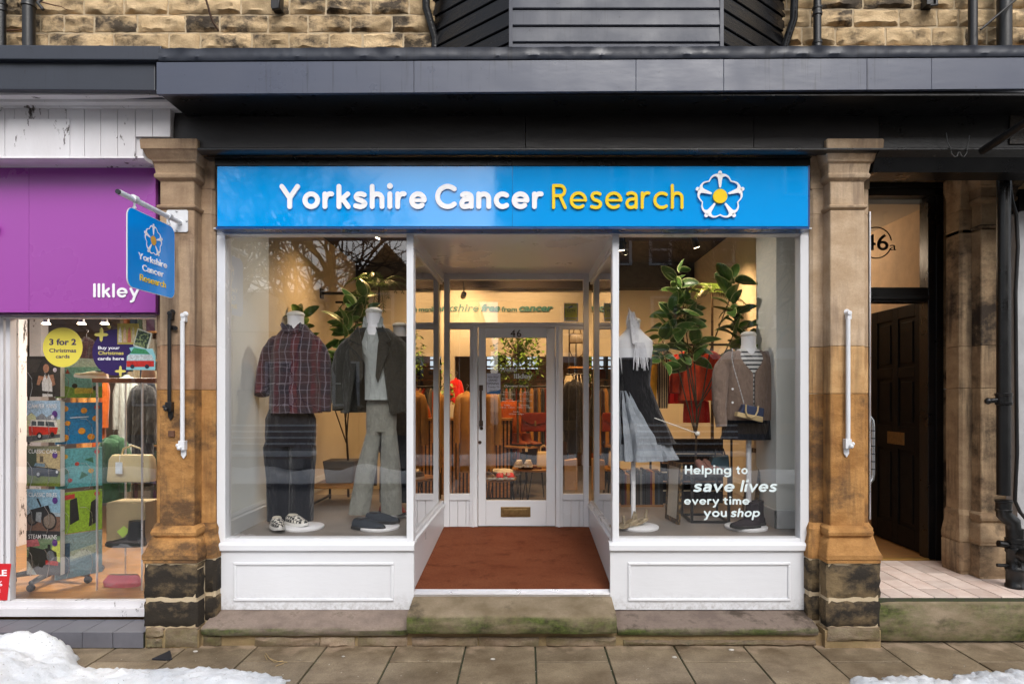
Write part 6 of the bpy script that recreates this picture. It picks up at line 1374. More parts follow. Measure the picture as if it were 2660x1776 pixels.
# ================= purple shop on the left
Yp = -.13
ps = thing('shop_sign', 'large purple shop sign panel with the word Ilkley in white', 'shop sign', (-3.4, Yp, 2.6))
for a, c in ((-420, 75), (75.6, 404)):
    s = B(); s.box(X(a, Yp), X(c, Yp), Yp, Yp + .03, Z(811, Yp), Z(432, Yp)); put('sign_panel', s, 'purple', ps, bevel=.001)
s = B(); s.box(X(-420, Yp), X(405, Yp), Yp + .0305, .02, Z(815, Yp), Z(428, Yp)); put('sign_tray', s, M('dark_plum', (.06, .01, .09), .4), ps)
put('lettering', front_stroke('Ilkley', 243, 363, 736, 773, Yp - .003, .165, .004, gap=.13), 'letter', ps)
s = B(); s.prism(arc(X(-20, Yp), Z(595, Yp), .062, 0, 350, 24), Yp - .03, Yp - .001); put('lettering', s, 'purple', ps)
fz = thing('timber_frieze', 'flaking white tongue-and-groove boarding above the purple sign', 'frieze', (-3.4, -.2, 3.5))
Yz = -.30; j = [-300, -255, -210, -165, -120, -75, -30, 18, 36, 80, 126, 172, 217, 261, 304, 350, 395, 443]
j = [-300, -256, -211, -167, -122, -77, -33, 12, 37, 81, 126, 172, 219, 261, 305, 351, 396, 443]
for a, c in zip(j, j[1:]):
    s = B(); s.box(X(a, Yz) + .0015, X(c, Yz) - .0015, Yz, Yz + .02, Z(407, Yz) if c < 372 else 3.632, Z(279, Yz)); put('board', s, 'whiteold', fz, bevel=.004)
s = B(); s.box(X(22, Yz), X(183, Yz), Yz - .012, Yz - .0005, Z(414, Yz), Z(311, Yz)); put('flat_panel', s, 'whiteold', fz, bevel=.002)
s = B(); s.box(X(-300, Yz), X(366, Yz), Yz + .0205, -.0, Z(407, Yz), 3.87); s.box(X(366, Yz), X(441, Yz), Yz + .0205, -.0, 3.632, 3.87); put('backing', s, 'whiteold', fz)
s = B()
pr = [(-.20, Z(281, -.31)), (-.318, Z(281, -.31)), (-.325, Z(275, -.32)), (-.36, Z(268, -.36)), (-.385, Z(266, -.38)), (-.39, Z(258, -.39)), (-.43, Z(252, -.43)), (-.47, Z(249, -.46)), (-.475, Z(241, -.47)), (-.505, Z(236.5, -.5)), (-.505, 3.868), (-.2, 3.868)]
R_ = [[(x + ((-.5 - y) * -.35 if x > -3 else 0), y, z) for y, z in pr] for x in (-8, X(412, -.5))]
s.rings(R_); put('cornice', s, 'whiteold', fz, smooth=30)
s = B(); pr = [(-.16, Z(407, -.3)), (-.325, Z(407, -.32)), (-.33, Z(412, -.32)), (-.31, Z(417, -.31)), (-.24, Z(423, -.26)), (-.2, Z(427, -.2)), (-.13, Z(427, -.2))]
s.rings([[(x, y, z) for y, z in pr] for x in (-8, X(380, -.3))]); put('bed_moulding', s, 'whiteold', fz, smooth=35)
# its window
pw = thing('shop_window', 'plate glass window of the purple shop in a flaking white frame', 'shop window', (-3.4, .0, .2))
YW = .06
s = B(); s.box(-8, X(405, YW), YW, YW + .006, Z(1562, YW), Z(815, YW)); put('window_pane', s, 'glass', pw)
s = B(); s.box(-8, X(404, .03), .03, .09, Z(1578, .03), Z(1560, .03)); s.box(-8, X(404, 0), -.01, .09, Z(1600, 0), Z(1578.5, .0)); put('window_sill', s, 'whiteold', pw, bevel=.003)
s = B(); s.box(X(-60, .03), X(8, .03), .03, .09, Z(1560, .03) + .0005, Z(815, .03)); s.box(X(14, .03), X(26, .03), .03, .09, Z(1560, .03) + .0005, Z(815, .03)); put('window_post', s, 'whiteold', pw, bevel=.003)
s = B(); s.box(-8, X(404, .0), .0, .1, Z(825, 0), Z(812, 0)); put('head_rail', s, 'whiteold', pw)
# grey tiled step
stp = thing('tiled_step', 'low step of grey quarry tiles under the purple shop window', 'step', (-3.3, -.15, 0))
s = B(); s.box(-7, X(374, -.27), -.275, -.012, -.01, .105); put('step_core', s, 'joint', stp)
for i in range(22):
    a = 373 - 79.3 * i; x1, x0 = X(a, -.28), X(a - 79.3, -.28)
    s = B(); s.box(x0 + .002, x1 - .002, -.284, -.2755, .006, .1075); put('tile', s, 'tile', stp, bevel=.002)
    s = B(); s.box(x0 + .002, x1 - .002, -.284, -.015, .108, .1165); put('tile', s, 'tile', stp, bevel=.002)
# interior
struct('neighbour_floor', 'wood', (-8, -2.75, .1, 4.5, .0, .20)); struct('neighbour_ceiling', M('plaster', (.42, .36, .30), .8), (-8, -2.6, .1, 4.5, 3.02, 3.1)); struct('neighbour_wall', M('plaster_wall', (.22, .17, .14), .85, var=.3, vscale=1.5), (-8, -2.6, 4.5, 4.6, .0, 3.1), (-2.72, -2.62, .1, 4.5, 0, 3.1))
G['tube'] = emis('tube_light', (1, .93, .82), 5)
for k, (x, y) in enumerate(((-3.5, 1.6), (-3.2, 2.9), (-5, 2.2))):
    s = B(); s.box(x - .7, x + .7, y - .06, y + .06, 2.98, 3.015); put('strip_light', s, 'tube', label='long lit strip light on the ceiling of the purple shop, %s' % ['nearest the glass', 'deeper in', 'far left'][k], cat='strip light')
for px, lb in ((120, 'left'), (212, 'middle'), (272, 'right'),):
    Yl_ = .75; x = X(px, Yl_); t = thing('spotlight', '%s silver spotlight hanging behind the top of the purple shop window' % lb, 'spotlight', (x, Yl_, Z(840, Yl_)))
    s = B(); s.tube([(x, Yl_, Z(838, Yl_)), (x, Yl_, Z(822, Yl_))], [.026, .018], 14); s.tube([(x, Yl_, Z(822, Yl_)), (x, Yl_, 3.0)], .008, 8); put('lamp_body', s, 'steel', t, smooth=60)
    s = B(); s.tube([(x, Yl_, Z(838.2, Yl_)), (x, Yl_, Z(842, Yl_))], [.027, .034], 14); put('lamp_face', s, 'fluor', t)
l = bpy.data.lights.new('shop_lamp', 'AREA'); l.energy = 120; l.color = (1, .86, .7); l.size = 1.2; o = bpy.data.objects.new('shop_lamp', l); o.location = (-3.7, 1.6, 2.96); COL.objects.link(o)
# calendars in a spinner rack
rack = thing('spinner_rack', 'wire spinner rack on a black castor base behind the purple shop window', 'display rack', (X(150, .75), .75, .2))
Yc = .72; xr = X(152, Yc)
s = B(); s.tube([(xr, Yc, .25), (xr, Yc, 2.2)], .02, 8); put('pole', s, 'steel', rack)
for k in range(5):
    a = math.radians(k * 72 + 200); e_ = Vector((xr + math.cos(a) * .33, Yc + math.sin(a) * .33, .27)); s = B(); s.tube([(xr, Yc, .31), e_], [.035, .02], 8); s.lathe([(.03, -.012), (.03, .012)], (e_.x, e_.y, .232), 14, ax='y'); put('base_arm', s, 'soleb', rack, smooth=60)
tiers = [(925, 1030, 'FACE'), (1040, 1148, 'CAMPER VANS'), (1158, 1262, 'CLASSIC CARS'), (1270, 1378, 'CLASSIC BIKES'), (1378, 1492, 'STEAM TRAINS')]
prn = {}
def pm(c): 
    if c not in prn: prn[c] = M('print', c, .35, var=.28, vscale=70)
    return prn[c]
def calendar(cx_, cy_, ang, z0, z1, w_, bgc, shapes, title, label, tcol='#f2f2f2', group='picture calendars in the spinner rack'):
    t = thing('calendar', label, 'calendar', (cx_, cy_, z0), group); Mx = T(cx_, cy_, z0) @ RZ(ang) @ T(-w_ / 2, 0, 0) @ FR; h_ = z1 - z0
    n_p = 5
    s = B()
    for i in range(n_p): s.prism([(0 + i * .002, 0), (w_, 0), (w_, h_ - i * .002), (i * .002, h_ - i * .002)], -.002 - i * .009 - .006, -.002 - i * .009 , ax='z')
    s.xf(Mx); put('pages', s, 'frost', t)
    s = B(); s.prism([(0, 0), (w_, 0), (w_, h_), (0, h_)], -.0015, .0, ax='z'); s.xf(Mx); cv = put('cover', s, pm(bgc), t)
    d = .0004; u = lambda p: (p[0] * w_, p[1] * h_)
    for i, (c, pts) in enumerate(shapes):
        s = B(); s.prism([u(p) for p in pts], d, d + .0004, ax='z'); s.xf(Mx); put('printed_shape', s, pm(c), cv); d += .0007
    if title:
        s = text_b(title, w_ * .84, h_ * .10, .004, .0004); s.xf(Mx @ T(w_ * .08, h_ * .82, d)); put('title', s, pm(tcol), cv)
    s = B(); z_ = .03
    for c in (.12, .62):
        s.tube([Vector((w_ * (c - .12), h_ * .60, -.01)), Vector((w_ * (c + .0), h_ * .60, z_)), Vector((w_ * (c + .12), h_ * .45, z_)), Vector((w_ * (c + .14), h_ * .22, z_)), Vector((w_ * (c + .07), -.01, z_)), Vector((w_ * c, -.02, -.01))], .002, 5)
    s.xf(Mx); put('wire_holder', s, 'steel', rack)
    return t
def circ(cx_, cy_, r, n=16, k=1.0): return [(cx_ + r * math.cos(2 * math.pi * i / n), cy_ + r * k * math.sin(2 * math.pi * i / n)) for i in range(n)]
arts = [
 ('#17161a', [('#3a3634', [(.0, .55), (.3, .62), (.45, .9), (0, .95)]), ('#c08a6c', circ(.58, .70, .09, 14, 1.2)), ('#b27f62', [(.30, .30), (.36, .52), (.5, .5), (.8, .55), (.86, .3), (.74, .25), (.45, .42), (.38, .28)]), ('#dedede', [(.48, .0), (.46, .35), (.55, .56), (.60, .42), (.66, .56), (.76, .34), (.78, 0)]), ('#1c1c1e', [(.46, .08), (.78, .06), (.78, .12), (.46, .15)]), ('#e8e0ee', circ(.85, .66, .055))], None, 'calendar with a figure in a white vest on black, top tier of the rack'),
 ('#a9c6df', [('#c9c9ae', [(0, 0), (1, 0), (1, .55), (0, .55)]), ('#8a8f96', [(0, .62), (.14, .72), (.3, .6), (.46, .7), (.6, .6), (.75, .68), (.9, .58), (.9, .52), (0, .52)]), ('#d3d7a8', [(.02, .3), (.28, .3), (.28, .62), (.14, .7), (.02, .62)]), ('#5d5f60', [(0, .0), (1, .12), (1, .2), (0, .14)]), ('#d22a1c', [(.08, .16), (.90, .20), (.94, .36), (.06, .38)]), ('#e9e5dc', [(.08, .38), (.94, .36), (.88, .53), (.14, .54)]), ('#47525a', [(.14, .40), (.30, .40), (.30, .50), (.17, .51)]), ('#47525a', [(.34, .40), (.54, .39), (.54, .50), (.34, .51)]), ('#47525a', [(.58, .39), (.86, .38), (.82, .49), (.58, .50)]), ('#202022', circ(.40, .15, .085)), ('#202022', circ(.78, .19, .06)), ('#c8c8c8', circ(.40, .15, .045)), ('#5a2e86', circ(.86, .68, .08)), ('#e6e0ee', circ(.80, .60, .05))], 'CAMPER VANS', 'calendar titled Camper Vans with a red and white van, second tier'),
 ('#7d7c5c', [('#6f7f35', [(0, 0), (1, 0), (1, .36), (0, .4)]), ('#3c4a30', [(0, .4), (.3, .42), (.3, .95), (0, .9)]), ('#c2ae80', [(.3, .42), (1, .38), (1, .88), (.3, .9)]), ('#5d503c', [(.4, .6), (.5, .6), (.5, .75), (.4, .75)]), ('#0f1726', [(.02, .34), (.1, .26), (.92, .24), (.98, .36), (.9, .44), (.6, .46), (.1, .5)]), ('#7d98a8', [(.22, .5), (.28, .58), (.55, .56), (.56, .48)]), ('#101010', circ(.36, .30, .085)), ('#101010', circ(.08, .34, .05)), ('#b0b6ba', circ(.36, .30, .045)), ('#d7d9dc', circ(.92, .36, .035)), ('#5a2e86', circ(.86, .78, .08))], 'CLASSIC CARS', 'calendar titled Classic Cars with a dark open car, third tier'),
 ('#8db6cc', [('#7a5a48', [(0, 0), (1, 0), (1, .35), (0, .38)]), ('#a9b8bf', [(0, .5), (1, .44), (1, .36), (0, .38)]), ('#121214', circ(.68, .24, .22, 22)), ('#86786a', circ(.68, .24, .175, 22)), ('#121214', circ(.17, .28, .16, 20)), ('#5d5348', circ(.17, .28, .12, 20)), ('#1c1d20', [(.1, .5), (.45, .58), (.66, .62), (.72, .45), (.5, .3), (.3, .18), (.15, .3)]), ('#9ba1a4', [(.3, .45), (.46, .45), (.44, .2), (.28, .24)]), ('#26282c', [(.46, .60), (.36, .78), (.30, .78), (.42, .58)]), ('#5a2e86', circ(.86, .74, .08))], 'CLASSIC BIKES', 'calendar titled Classic Bikes with a vintage motorcycle, fourth tier'),
 ('#73906a', [('#4b4a4c', [(0, 0), (1, 0), (1, .28), (0, .4)]), ('#c9d4cf', [(0, 0), (.3, 0), (.05, .3), (0, .3)]), ('#c96a74', [(0, .62), (.4, .66), (.3, .86), (0, .84)]), ('#d4e06a', [(.7, .4), (1, .3), (1, .8), (.8, .75)]), ('#26262a', [(0, .78), (1, .9), (1, 1), (0, 1)]), ('#1a1b1f', [(.05, .36), (.6, .2), (.92, .22), (.9, .52), (.66, .62), (.5, .58), (.1, .64)]), ('#6f747a', circ(.72, .44, .12)), ('#1a1b1f', [(.64, .56), (.72, .56), (.72, .70), (.64, .70)]), ('#b9221d', [(.58, .24), (.95, .22), (.95, .32), (.58, .34)]), ('#101010', circ(.3, .28, .07)), ('#101010', circ(.46, .24, .07)), ('#5a2e86', circ(.86, .74, .08))], 'STEAM TRAINS', 'calendar titled Steam Trains with a black locomotive, lowest tier')]
arts2 = [
 ('#76b9b4', [('#7fae4a', [(0, 0), (1, 0), (1, .3), (.5, .22), (0, .35)]), ('#d7c653', [(.4, .1), (.8, .12), (.8, .24), (.4, .26)]), ('#a8483a', [(.2, .6), (.3, .6), (.25, .72)]), ('#1e2a2e', circ(.4, .3, .06)), ('#1e2a2e', circ(.85, .25, .06)), ('#b8dce0', [(0, .75), (1, .8), (1, 1), (0, 1)])], None, 'pale turquoise illustrated calendar turned sideways, top tier'),
 ('#1f7fb4', [('#e0972c', circ(.2, .85, .07)), ('#e0972c', circ(.6, .8, .07)), ('#e0972c', circ(.85, .6, .07)), ('#e0972c', circ(.25, .5, .06)), ('#e0972c', circ(.55, .3, .08)), ('#e0972c', circ(.2, .15, .08)), ('#e0972c', circ(.75, .15, .08)), ('#d8e6ee', [(.3, .62), (.7, .64), (.7, .66), (.3, .64)]), ('#c7202c', circ(.88, .88, .06))], None, 'bright blue calendar with orange bees turned sideways, second tier'),
 ('#5ba3a8', [('#d0a32e', circ(.2, .8, .06)), ('#b83a2a', circ(.45, .6, .05)), ('#d0a32e', circ(.75, .4, .06)), ('#2f6b4c', [(.1, .3), (.3, .4), (.2, .5)]), ('#2f6b4c', [(.5, .2), (.7, .3), (.55, .4)]), ('#b83a2a', circ(.3, .2, .05)), ('#c7202c', circ(.88, .88, .06)), ('#2f6b4c', [(.6, .7), (.8, .6), (.78, .75)])], None, 'teal fruit-patterned calendar turned sideways, third tier'),
 ('#8fb42a', [('#1d1d18', [(.3, .2), (.5, .3), (.45, .85), (.3, .8)]), ('#1d1d18', [(.7, .1), (.9, .2), (.9, .8), (.75, .7)]), ('#c2372f', [(.1, .8), (.4, .84), (.4, .95), (.1, .92)]), ('#1d1d18', [(.05, .1), (.2, .1), (.2, .5), (.08, .4)]), ('#c7202c', circ(.88, .9, .06))], None, 'lime green calendar with dark figures turned sideways, fourth tier'),
 ('#86a0a0', [('#5a7f8a', [(0, 0), (1, 0), (1, .5), (0, .3)]), ('#a9b5a0', [(.2, .4), (.9, .5), (.9, .7), (.3, .6)]), ('#36536a', [(.1, .1), (.3, .1), (.3, .8), (.1, .8)])], None, 'misty blue-grey painting calendar turned sideways, lowest tier')]
for (pt, pb_, _), a1_, a2_ in zip(tiers, arts, arts2):
    Yc1 = .42; z1, z0 = Z(pt, Yc1), Z(pb_, Yc1)
    calendar(X(113, Yc1), Yc1, -6, z0, z1, .30, a1_[0], a1_[1], a1_[2], a1_[3])
    Yc2 = .55; calendar(X(206, Yc2), Yc2, 52, Z(pb_ + 3, Yc2), Z(pt + 5, Yc2), .34, a2_[0], a2_[1], a2_[2], a2_[3])
pm2 = pm
# glass cabinet with bags
gc = thing('display_cabinet', 'tall glass display cabinet with a wooden top inside the purple shop', 'cabinet', (X(330, .5), .6, .2))
ya_, yc_ = .42, .82; xa_, xc_ = X(249, ya_), X(398, ya_); zt = Z(993, ya_); zb2 = Z(1540, ya_)
s = B(); s.box(xa_ - .02, xc_ + .02, ya_ - .02, yc_, zt, zt + .035); put('wooden_top', s, M('cherry_wood', '#8a5238', .4), gc, bevel=.004)
s = B(); s.box(xa_ - .01, xc_ + .01, ya_ - .01, yc_, zb2 - .03, zb2); put('wooden_base', s, M('cherry_base', '#9a5f3e', .4), gc, bevel=.004)
s = B()
for x, y in ((xa_, ya_), (xc_ - .1, ya_), (xc_ - .012, yc_ - .02), (xa_, yc_ - .02)): s.box(x, x + .012, y, y + .012, zb2 + .001, zt - .001)
put('edge_profile', s, 'alu', gc)
s = B(); s.box(xa_ + .0125, xc_, ya_ + .003, ya_ + .007, zb2 + .001, zt - .001); put('glass_side', s, 'clear', gc)
shz = [Z(1266, .6), Z(1408, .6)]
for z in shz:
    s = B(); s.box(xa_ + .013, xc_ - .013, ya_ + .02, yc_ - .021, z - .006, z); put('glass_shelf', s, 'clear', gc)
Yb1 = .6
bag(287, 400, 1180, 1250, Yb1, .12, 'leathercream', 'large cream handbag with a swing tag on the upper cabinet shelf', False, True)
s = B(); s.tube([P(312, 1180, .52), P(310, 1200, .51)], .002, 4); s.box(X(300, .51), X(318, .51), .508, .511, Z(1230, .51), Z(1200, .51)); put('swing_tag', s, 'white', label='white swing tag on the cream handbag in the cabinet', cat='price tag')
s = B(); s.box(X(296, .6), X(395, .6), .5, .72, Z(1405, .6), Z(1300, .6)); put('shoe_box', s, M('kraft_card', '#a8906c', .8), bevel=.003, label='brown card box behind the black boot in the cabinet', cat='box')
s = B(); shoe(s, T(X(378, .48), .47, shz[1] + .001) @ RZ(188), .30, .045, .06, 1, 0, boot=.15); put('ankle_boot', s, [M('black_leather', (.012, .012, .014), .35), 'soleb', 'dark'], smooth=50, label='black leather ankle boot on the lower cabinet shelf', cat='boot')
s = B(); s.prism([(X(a, .44), Z(b_, .44)) for a, b_ in ((304, 1380), (322, 1365), (338, 1378), (319, 1396))], .436, .439); put('price_tag', s, M('lime_tag', '#b9cf5a', .6), label='lime edged price tag in front of the black boot', cat='price tag')
rc = thing('clutch_bag', 'gathered coral red clutch bag on the cabinet floor', 'handbag', (X(318, .55), .55, zb2))
s = B(); cloth(s, [(zb2 + .002, X(318, .55), .55, .14, .05), (zb2 + .06, X(318, .55), .55, .15, .06), (zb2 + .115, X(320, .55), .55, .12, .03)], 30, 5, .16, 3, 2, caps=(True, True)); put('bag_body', s, M('coral_fabric', '#b5384a', .7), rc, smooth=60)
s = B(); s.box(X(285, .55), X(357, .55), .54, .56, zb2 + .115, zb2 + .122); put('clasp_frame', s, 'brass', rc)
hanging('shirt', 'green', 262, 330, 1135, 1300, 1.3, 'green top hanging behind the glass cabinet of the purple shop', 'shirt', 4, .12)
hanging('coat', 'dark', 345, 398, 1000, 1250, 1.8, 'dark coat hanging behind the cabinet at the right of the purple shop', 'coat', 6, .12)
hanging('dress', 'maroon', 205, 245, 880, 1200, 2.6, 'maroon dress hanging deep inside the purple shop', 'dress', 3, .12)
hanging('coat', 'navy', 60, 110, 900, 1150, 3.2, 'navy coat at the far back left of the purple shop', 'coat', 2, .12)
s = B(); s.box(X(20, 2.0), X(52, 2.0), 1.98, 2.1, .2, 2.9); s.box(X(80, 3.0), X(110, 3.0), 2.98, 3.1, .2, 2.9); put('door_surround', s, 'whiteold', label='pale inner door surround at the left side of the purple shop', cat='door frame')
bgn = thing('cream_bag', 'cream bag standing on the cabinet top at its right end', 'handbag', (X(385, .6), .6, zt + .035)); s = B(); cloth(s, [(zt + .036, X(385, .6), .6, .06, .04), (zt + .12, X(385, .6), .6, .05, .03)], 20, 4, .15, caps=(True, True)); put('bag_body', s, 'canvas', bgn, smooth=60)
s = B(); shoe(s, T(X(290, .6), .55, zt + .036) @ RZ(200), .24, .04, .04, 1, 0); put('shoe', s, ['cream', 'sole', 'dark'], smooth=50, label='cream shoe lying on top of the glass cabinet', cat='shoe')
bkc = thing('bookcase', 'dark bookcase of books and boxes at the back of the purple shop', 'bookcase', (-3.6, 3.3, .2))
s = B(); s.box(-5.2, -2.75, 3.6, 3.64, .2, 2.75)
put('back_board', s, 'woodd', bkc)
rnd = random.Random(21); bc = ['#5a2a22', '#7a6a4a', '#2c3a4a', '#8a8478', '#3a4a34', '#9a5a2a', '#4a2a44', '#b0a488']
for k in range(7):
    z = .45 + k * .36; s = B(); s.box(-5.2, -2.75, 3.3, 3.599, z - .02, z); put('shelf_board', s, 'wood', bkc); x = -5.15
    while x < -2.85:
        w_ = rnd.uniform(.03, .12); h_ = rnd.uniform(.15, .30); s = B(); s.box(x, x + w_ - .006, 3.34, 3.52, z + .001, z + h_); put('book', s, pm2(rnd.choice(bc)), bkc); x += w_ + rnd.choice((0, 0, .03))
# stickers on the glass
yk = YW - .002
def sticker(nm, pts, mat, label, Yk=yk, cat='sticker'):
    s = B(); s.prism([(X(a, Yk), Z(b_, Yk)) for a, b_ in pts], Yk - .0012, Yk); return put(nm, s, mat, label=label, cat=cat)
def pcirc(cx_, cy_, r, n=40): return [(cx_ + r * math.cos(2 * math.pi * i / n), cy_ + r * math.sin(2 * math.pi * i / n)) for i in range(n)]
yd_ = sticker('round_sticker', pcirc(163, 902, 51.5), M('sticker_yellow', '#e0d050', .5, var=.02), 'round yellow sticker reading 3 for 2 Christmas cards')
G['plum'] = M('sticker_plum', '#2a1454', .5, var=.02)
for t_, a, c, top, base_, bd in (('3 for 2', 128, 198, 880, 896, .03), ('Christmas', 128, 198, 905, 915, .02), ('cards', 145, 181, 921, 930, .02)): put('writing', front_text(t_, a, c, top, base_, yk - .0015, bd, .0006), 'plum', yd_)
pd = sticker('round_sticker', pcirc(300, 915, 60), 'plum', 'round dark purple sticker reading Buy your Christmas cards here')
for t_, a, c, top, base_, mt, bd in (('Buy your', 255, 311, 899, 907, 'letter', .02), ('Christmas', 255, 321, 912, 921, 'yl', .02), ('cards here', 254, 322, 927, 935, 'letter', .02)):
    if 'yl' not in G: G['yl'] = M('print_yellow', '#ddd06a', .5)
    put('writing', front_text(t_, a, c, top, base_, yk - .0015, bd, .0006), mt, pd)
def star(cx_, cy_, r): 
    o = []
    for i in range(24):
        a = 2 * math.pi * i / 24; f = r * (.36 + .64 * abs(math.cos(2 * a)) ** 3.2); o.append((cx_ + f * math.cos(a), cy_ + f * math.sin(a)))
    return o
for cx_, cy_, r, lb in ((263, 869, 19, 'four-pointed yellow star sticker at the upper left of the purple disc'), (313, 964, 15, 'four-pointed yellow star sticker at the foot of the purple disc'), (283, 848, 6, 'tiny yellow star sticker above the purple disc')): sticker('star_sticker', star(cx_, cy_, r), 'yl', lb, yk - .0026)
c1 = sticker('greeting_card', [(305, 840), (360, 840), (360, 894), (305, 894)], M('card_gold', '#b5a24e', .6, var=.2, vscale=40), 'gold framed greeting card with pale robed figures', yk - .003, 'card')
for a, c in ((312, '#c9c3b4'), (324, '#c9a78c'), (336, '#b86a4e'), (346, '#bcb08c')):
    s = B(); s.prism([(X(a - 4, yk), Z(889, yk)), (X(a + 6, yk), Z(889, yk)), (X(a + 4, yk), Z(858, yk)), (X(a + 1, yk), Z(848, yk)), (X(a - 2, yk), Z(858, yk))], yk - .0052, yk - .0045); put('printed_figure', s, pm(c), c1)
c2 = sticker('greeting_card', [(358, 852), (396, 866), (384, 910), (346, 898)], M('card_pale', '#c9cdc0', .6), 'tilted dark green patterned greeting card with a pale edge', yk - .0056, 'card')
q = NT('pattern_print'); q.l(q.mix(q.ramp(q.noise(q.pos((1, 1, 1), False), 55, 2), .5, .56), C('#26382c'), C('#7d8a5c')), q.b.inputs['Base Color']); 
s = B(); s.prism([(X(a, yk), Z(b_, yk)) for a, b_ in ((361, 856), (393, 868), (382, 906), (350, 895))], yk - .0076, yk - .007); put('pattern', s, q.m, c2)
c3 = sticker('van_cutout', [(328, 960), (403, 961), (404, 925), (396, 905), (380, 906), (352, 900), (336, 903), (342, 915), (330, 925)], M('card_blue', '#8cc6cf', .6), 'pale blue cut-out card of a red camper van carrying a tree', yk - .008, 'card')
for c, pts in (('#3f8f62', [(340, 918), (350, 903), (380, 908), (392, 920)]), ('#c3cdd0', [(332, 936), (335, 921), (396, 921), (402, 936)]), ('#c6342e', [(331, 937), (402, 937), (402, 952), (331, 953)])):
    s = B(); s.prism([(X(a, yk), Z(b_, yk)) for a, b_ in pts], yk - .0102, yk - .0095); put('printed_shape', s, pm(c), c3)
for px in (346, 384):
    s = B(); s.prism([(X(a, yk), Z(b_, yk)) for a, b_ in pcirc(px, 952, 5.5, 16)], yk - .0112, yk - .0104); put('printed_wheel', s, pm('#2b3340'), c3)
sp = sticker('sale_poster', [(-60, 1463), (29, 1463), (19, 1558), (-60, 1558)], M('poster_red', '#d11f28', .5, var=.02), 'red sale poster at the bottom left corner of the purple shop window', .0285, 'poster')
put('writing', front_text('SALE', -43, 18, 1479, 1495, .027, .03, .0006), 'letter', sp); put('writing', front_text('50%', -32, 6, 1508, 1521, .027, .01, .0006), 'letter', sp); put('writing', front_text('OFF', -24, 1, 1530, 1543, .027, .01, .0006), 'letter', sp)

for i, (px, mt, nm, lb) in enumerate(((30, 'red', 'jacket', 'red jacket hanging at the far left of the purple shop'), (222, 'tan', 'coat', 'tan coat on a rail behind the spinner rack'), (252, 'rust', 'jacket', 'rust jacket on a rail behind the glass cabinet'), (330, 'greyknit', 'shirt', 'pale grey shirt on a rail behind the glass cabinet'), (376, 'navy', 'coat', 'navy coat on a rail at the right side of the purple shop'))):
    hanging(nm, mt, px - 22, px + 22, 960 + i * 6, 1230, 2.2 + .1 * i, lb, nm, 30 + i, .1)
# ================= side door 46a
YD = .95
sdf = thing('doorway', 'black gloss door frame with a transom light numbered 46a', 'door frame', (X(2350, YD), YD, .33))
def bp(nm, mat, *bx, bevel=.004, par=sdf):
    s = B()
    for q_ in bx: s.box(*q_)
    return put(nm, s, mat, par, bevel=bevel)
xd = lambda p: X(p, YD); zd = lambda p: Z(p, YD)
xl = 2.60
bp('frame_head', 'black', (xl, xd(2444), YD - .04, YD + .09, zd(512), zd(478)), (xl, xd(2444), YD - .055, YD - .0405, zd(492), zd(484)))
bp('right_jamb', 'black', (xd(2404), xd(2444), YD - .04, YD + .09, .325, zd(512.4)), (xd(2422), xd(2434), YD - .055, YD - .0405, .325, zd(512.4)))
bp('left_jamb', 'black', (xl, xl + .09, YD - .04, YD + .09, .325, zd(512.4)))
bp('transom_rail', 'black', (xl + .0905, xd(2403.8), YD - .04, YD + .09, zd(786), zd(748)), (xl + .0905, xd(2403.8), YD - .06, YD - .0405, zd(780), zd(770)))
s = B(); s.box(xl + .08, xd(2405), YD + .01, YD + .016, zd(750), zd(510)); put('transom_light', s, 'glass', sdf)
s = B(); c0 = Vector((xd(2277), 0, zd(630))); r = .145
for (a0, a1) in ((8, 340),):
    o_ = [(c0.x + r * math.cos(math.radians(a0 + (a1 - a0) * i / 50)), c0.z + r * math.sin(math.radians(a0 + (a1 - a0) * i / 50))) for i in range(51)]; i_ = [(c0.x + (r - .011) * math.cos(math.radians(a0 + (a1 - a0) * i / 50)), c0.z + (r - .011) * math.sin(math.radians(a0 + (a1 - a0) * i / 50))) for i in range(51)]
    for i in range(50): s.prism([o_[i], o_[i + 1], i_[i + 1], i_[i]], YD + .008, YD + .0095)
put('number_ring', s, 'black', sdf)
put('door_number', front_text('46', 2242, 2308, 609, 650, YD + .0095, .012, .001), 'black', sdf); put('door_number', front_text('a', 2311, 2328, 629, 650, YD + .0095, .0, .001), 'black', sdf)
# open door leaf along +Y at x ~ 3.6
od = thing('side_door', 'black panelled side door standing open inwards with a brass letterbox', 'door', (3.66, 1.0, .34))
xo0 = 3.645; y0, y1 = 1.045, 1.93; zo0, zo1 = .345, 2.66
s = B(); s.box(xo0 + .012, xo0 + .045, y0, y1, zo0, zo1); G['doorblack'] = M('door_black', (.005, .005, .006), .5, var=.1, spec=.18)
put('door_core', s, 'doorblack', od)
s = B(); st_ = .12; ym = (y0 + y1) / 2
for a, c in ((y0, y0 + st_), (y1 - st_, y1), (ym - .05, ym + .05)): s.box(xo0, xo0 + .0115, a, c, zo0, zo1)
rails = [(zo0, zo0 + .2), (1.28, 1.50), (1.97, 2.07), (zo1 - .12, zo1)]
for z0, z1 in rails:
    for a, c in ((y0 + st_ + .0004, ym - .0504), (ym + .0504, y1 - st_ - .0004)): s.box(xo0, xo0 + .0115, a, c, z0, z1)
put('stile', s, 'doorblack', od, bevel=.004)
for (z0, z1) in ((zo0 + .2, 1.28), (1.50, 1.97), (2.07, zo1 - .12)):
    for a, c in ((y0 + st_, ym - .05), (ym + .05, y1 - st_)):
        s = B(); s.box(xo0 + .002, xo0 + .0118, a + .04, c - .04, z0 + .04, z1 - .04); put('panel', s, 'doorblack', od, bevel=.005)
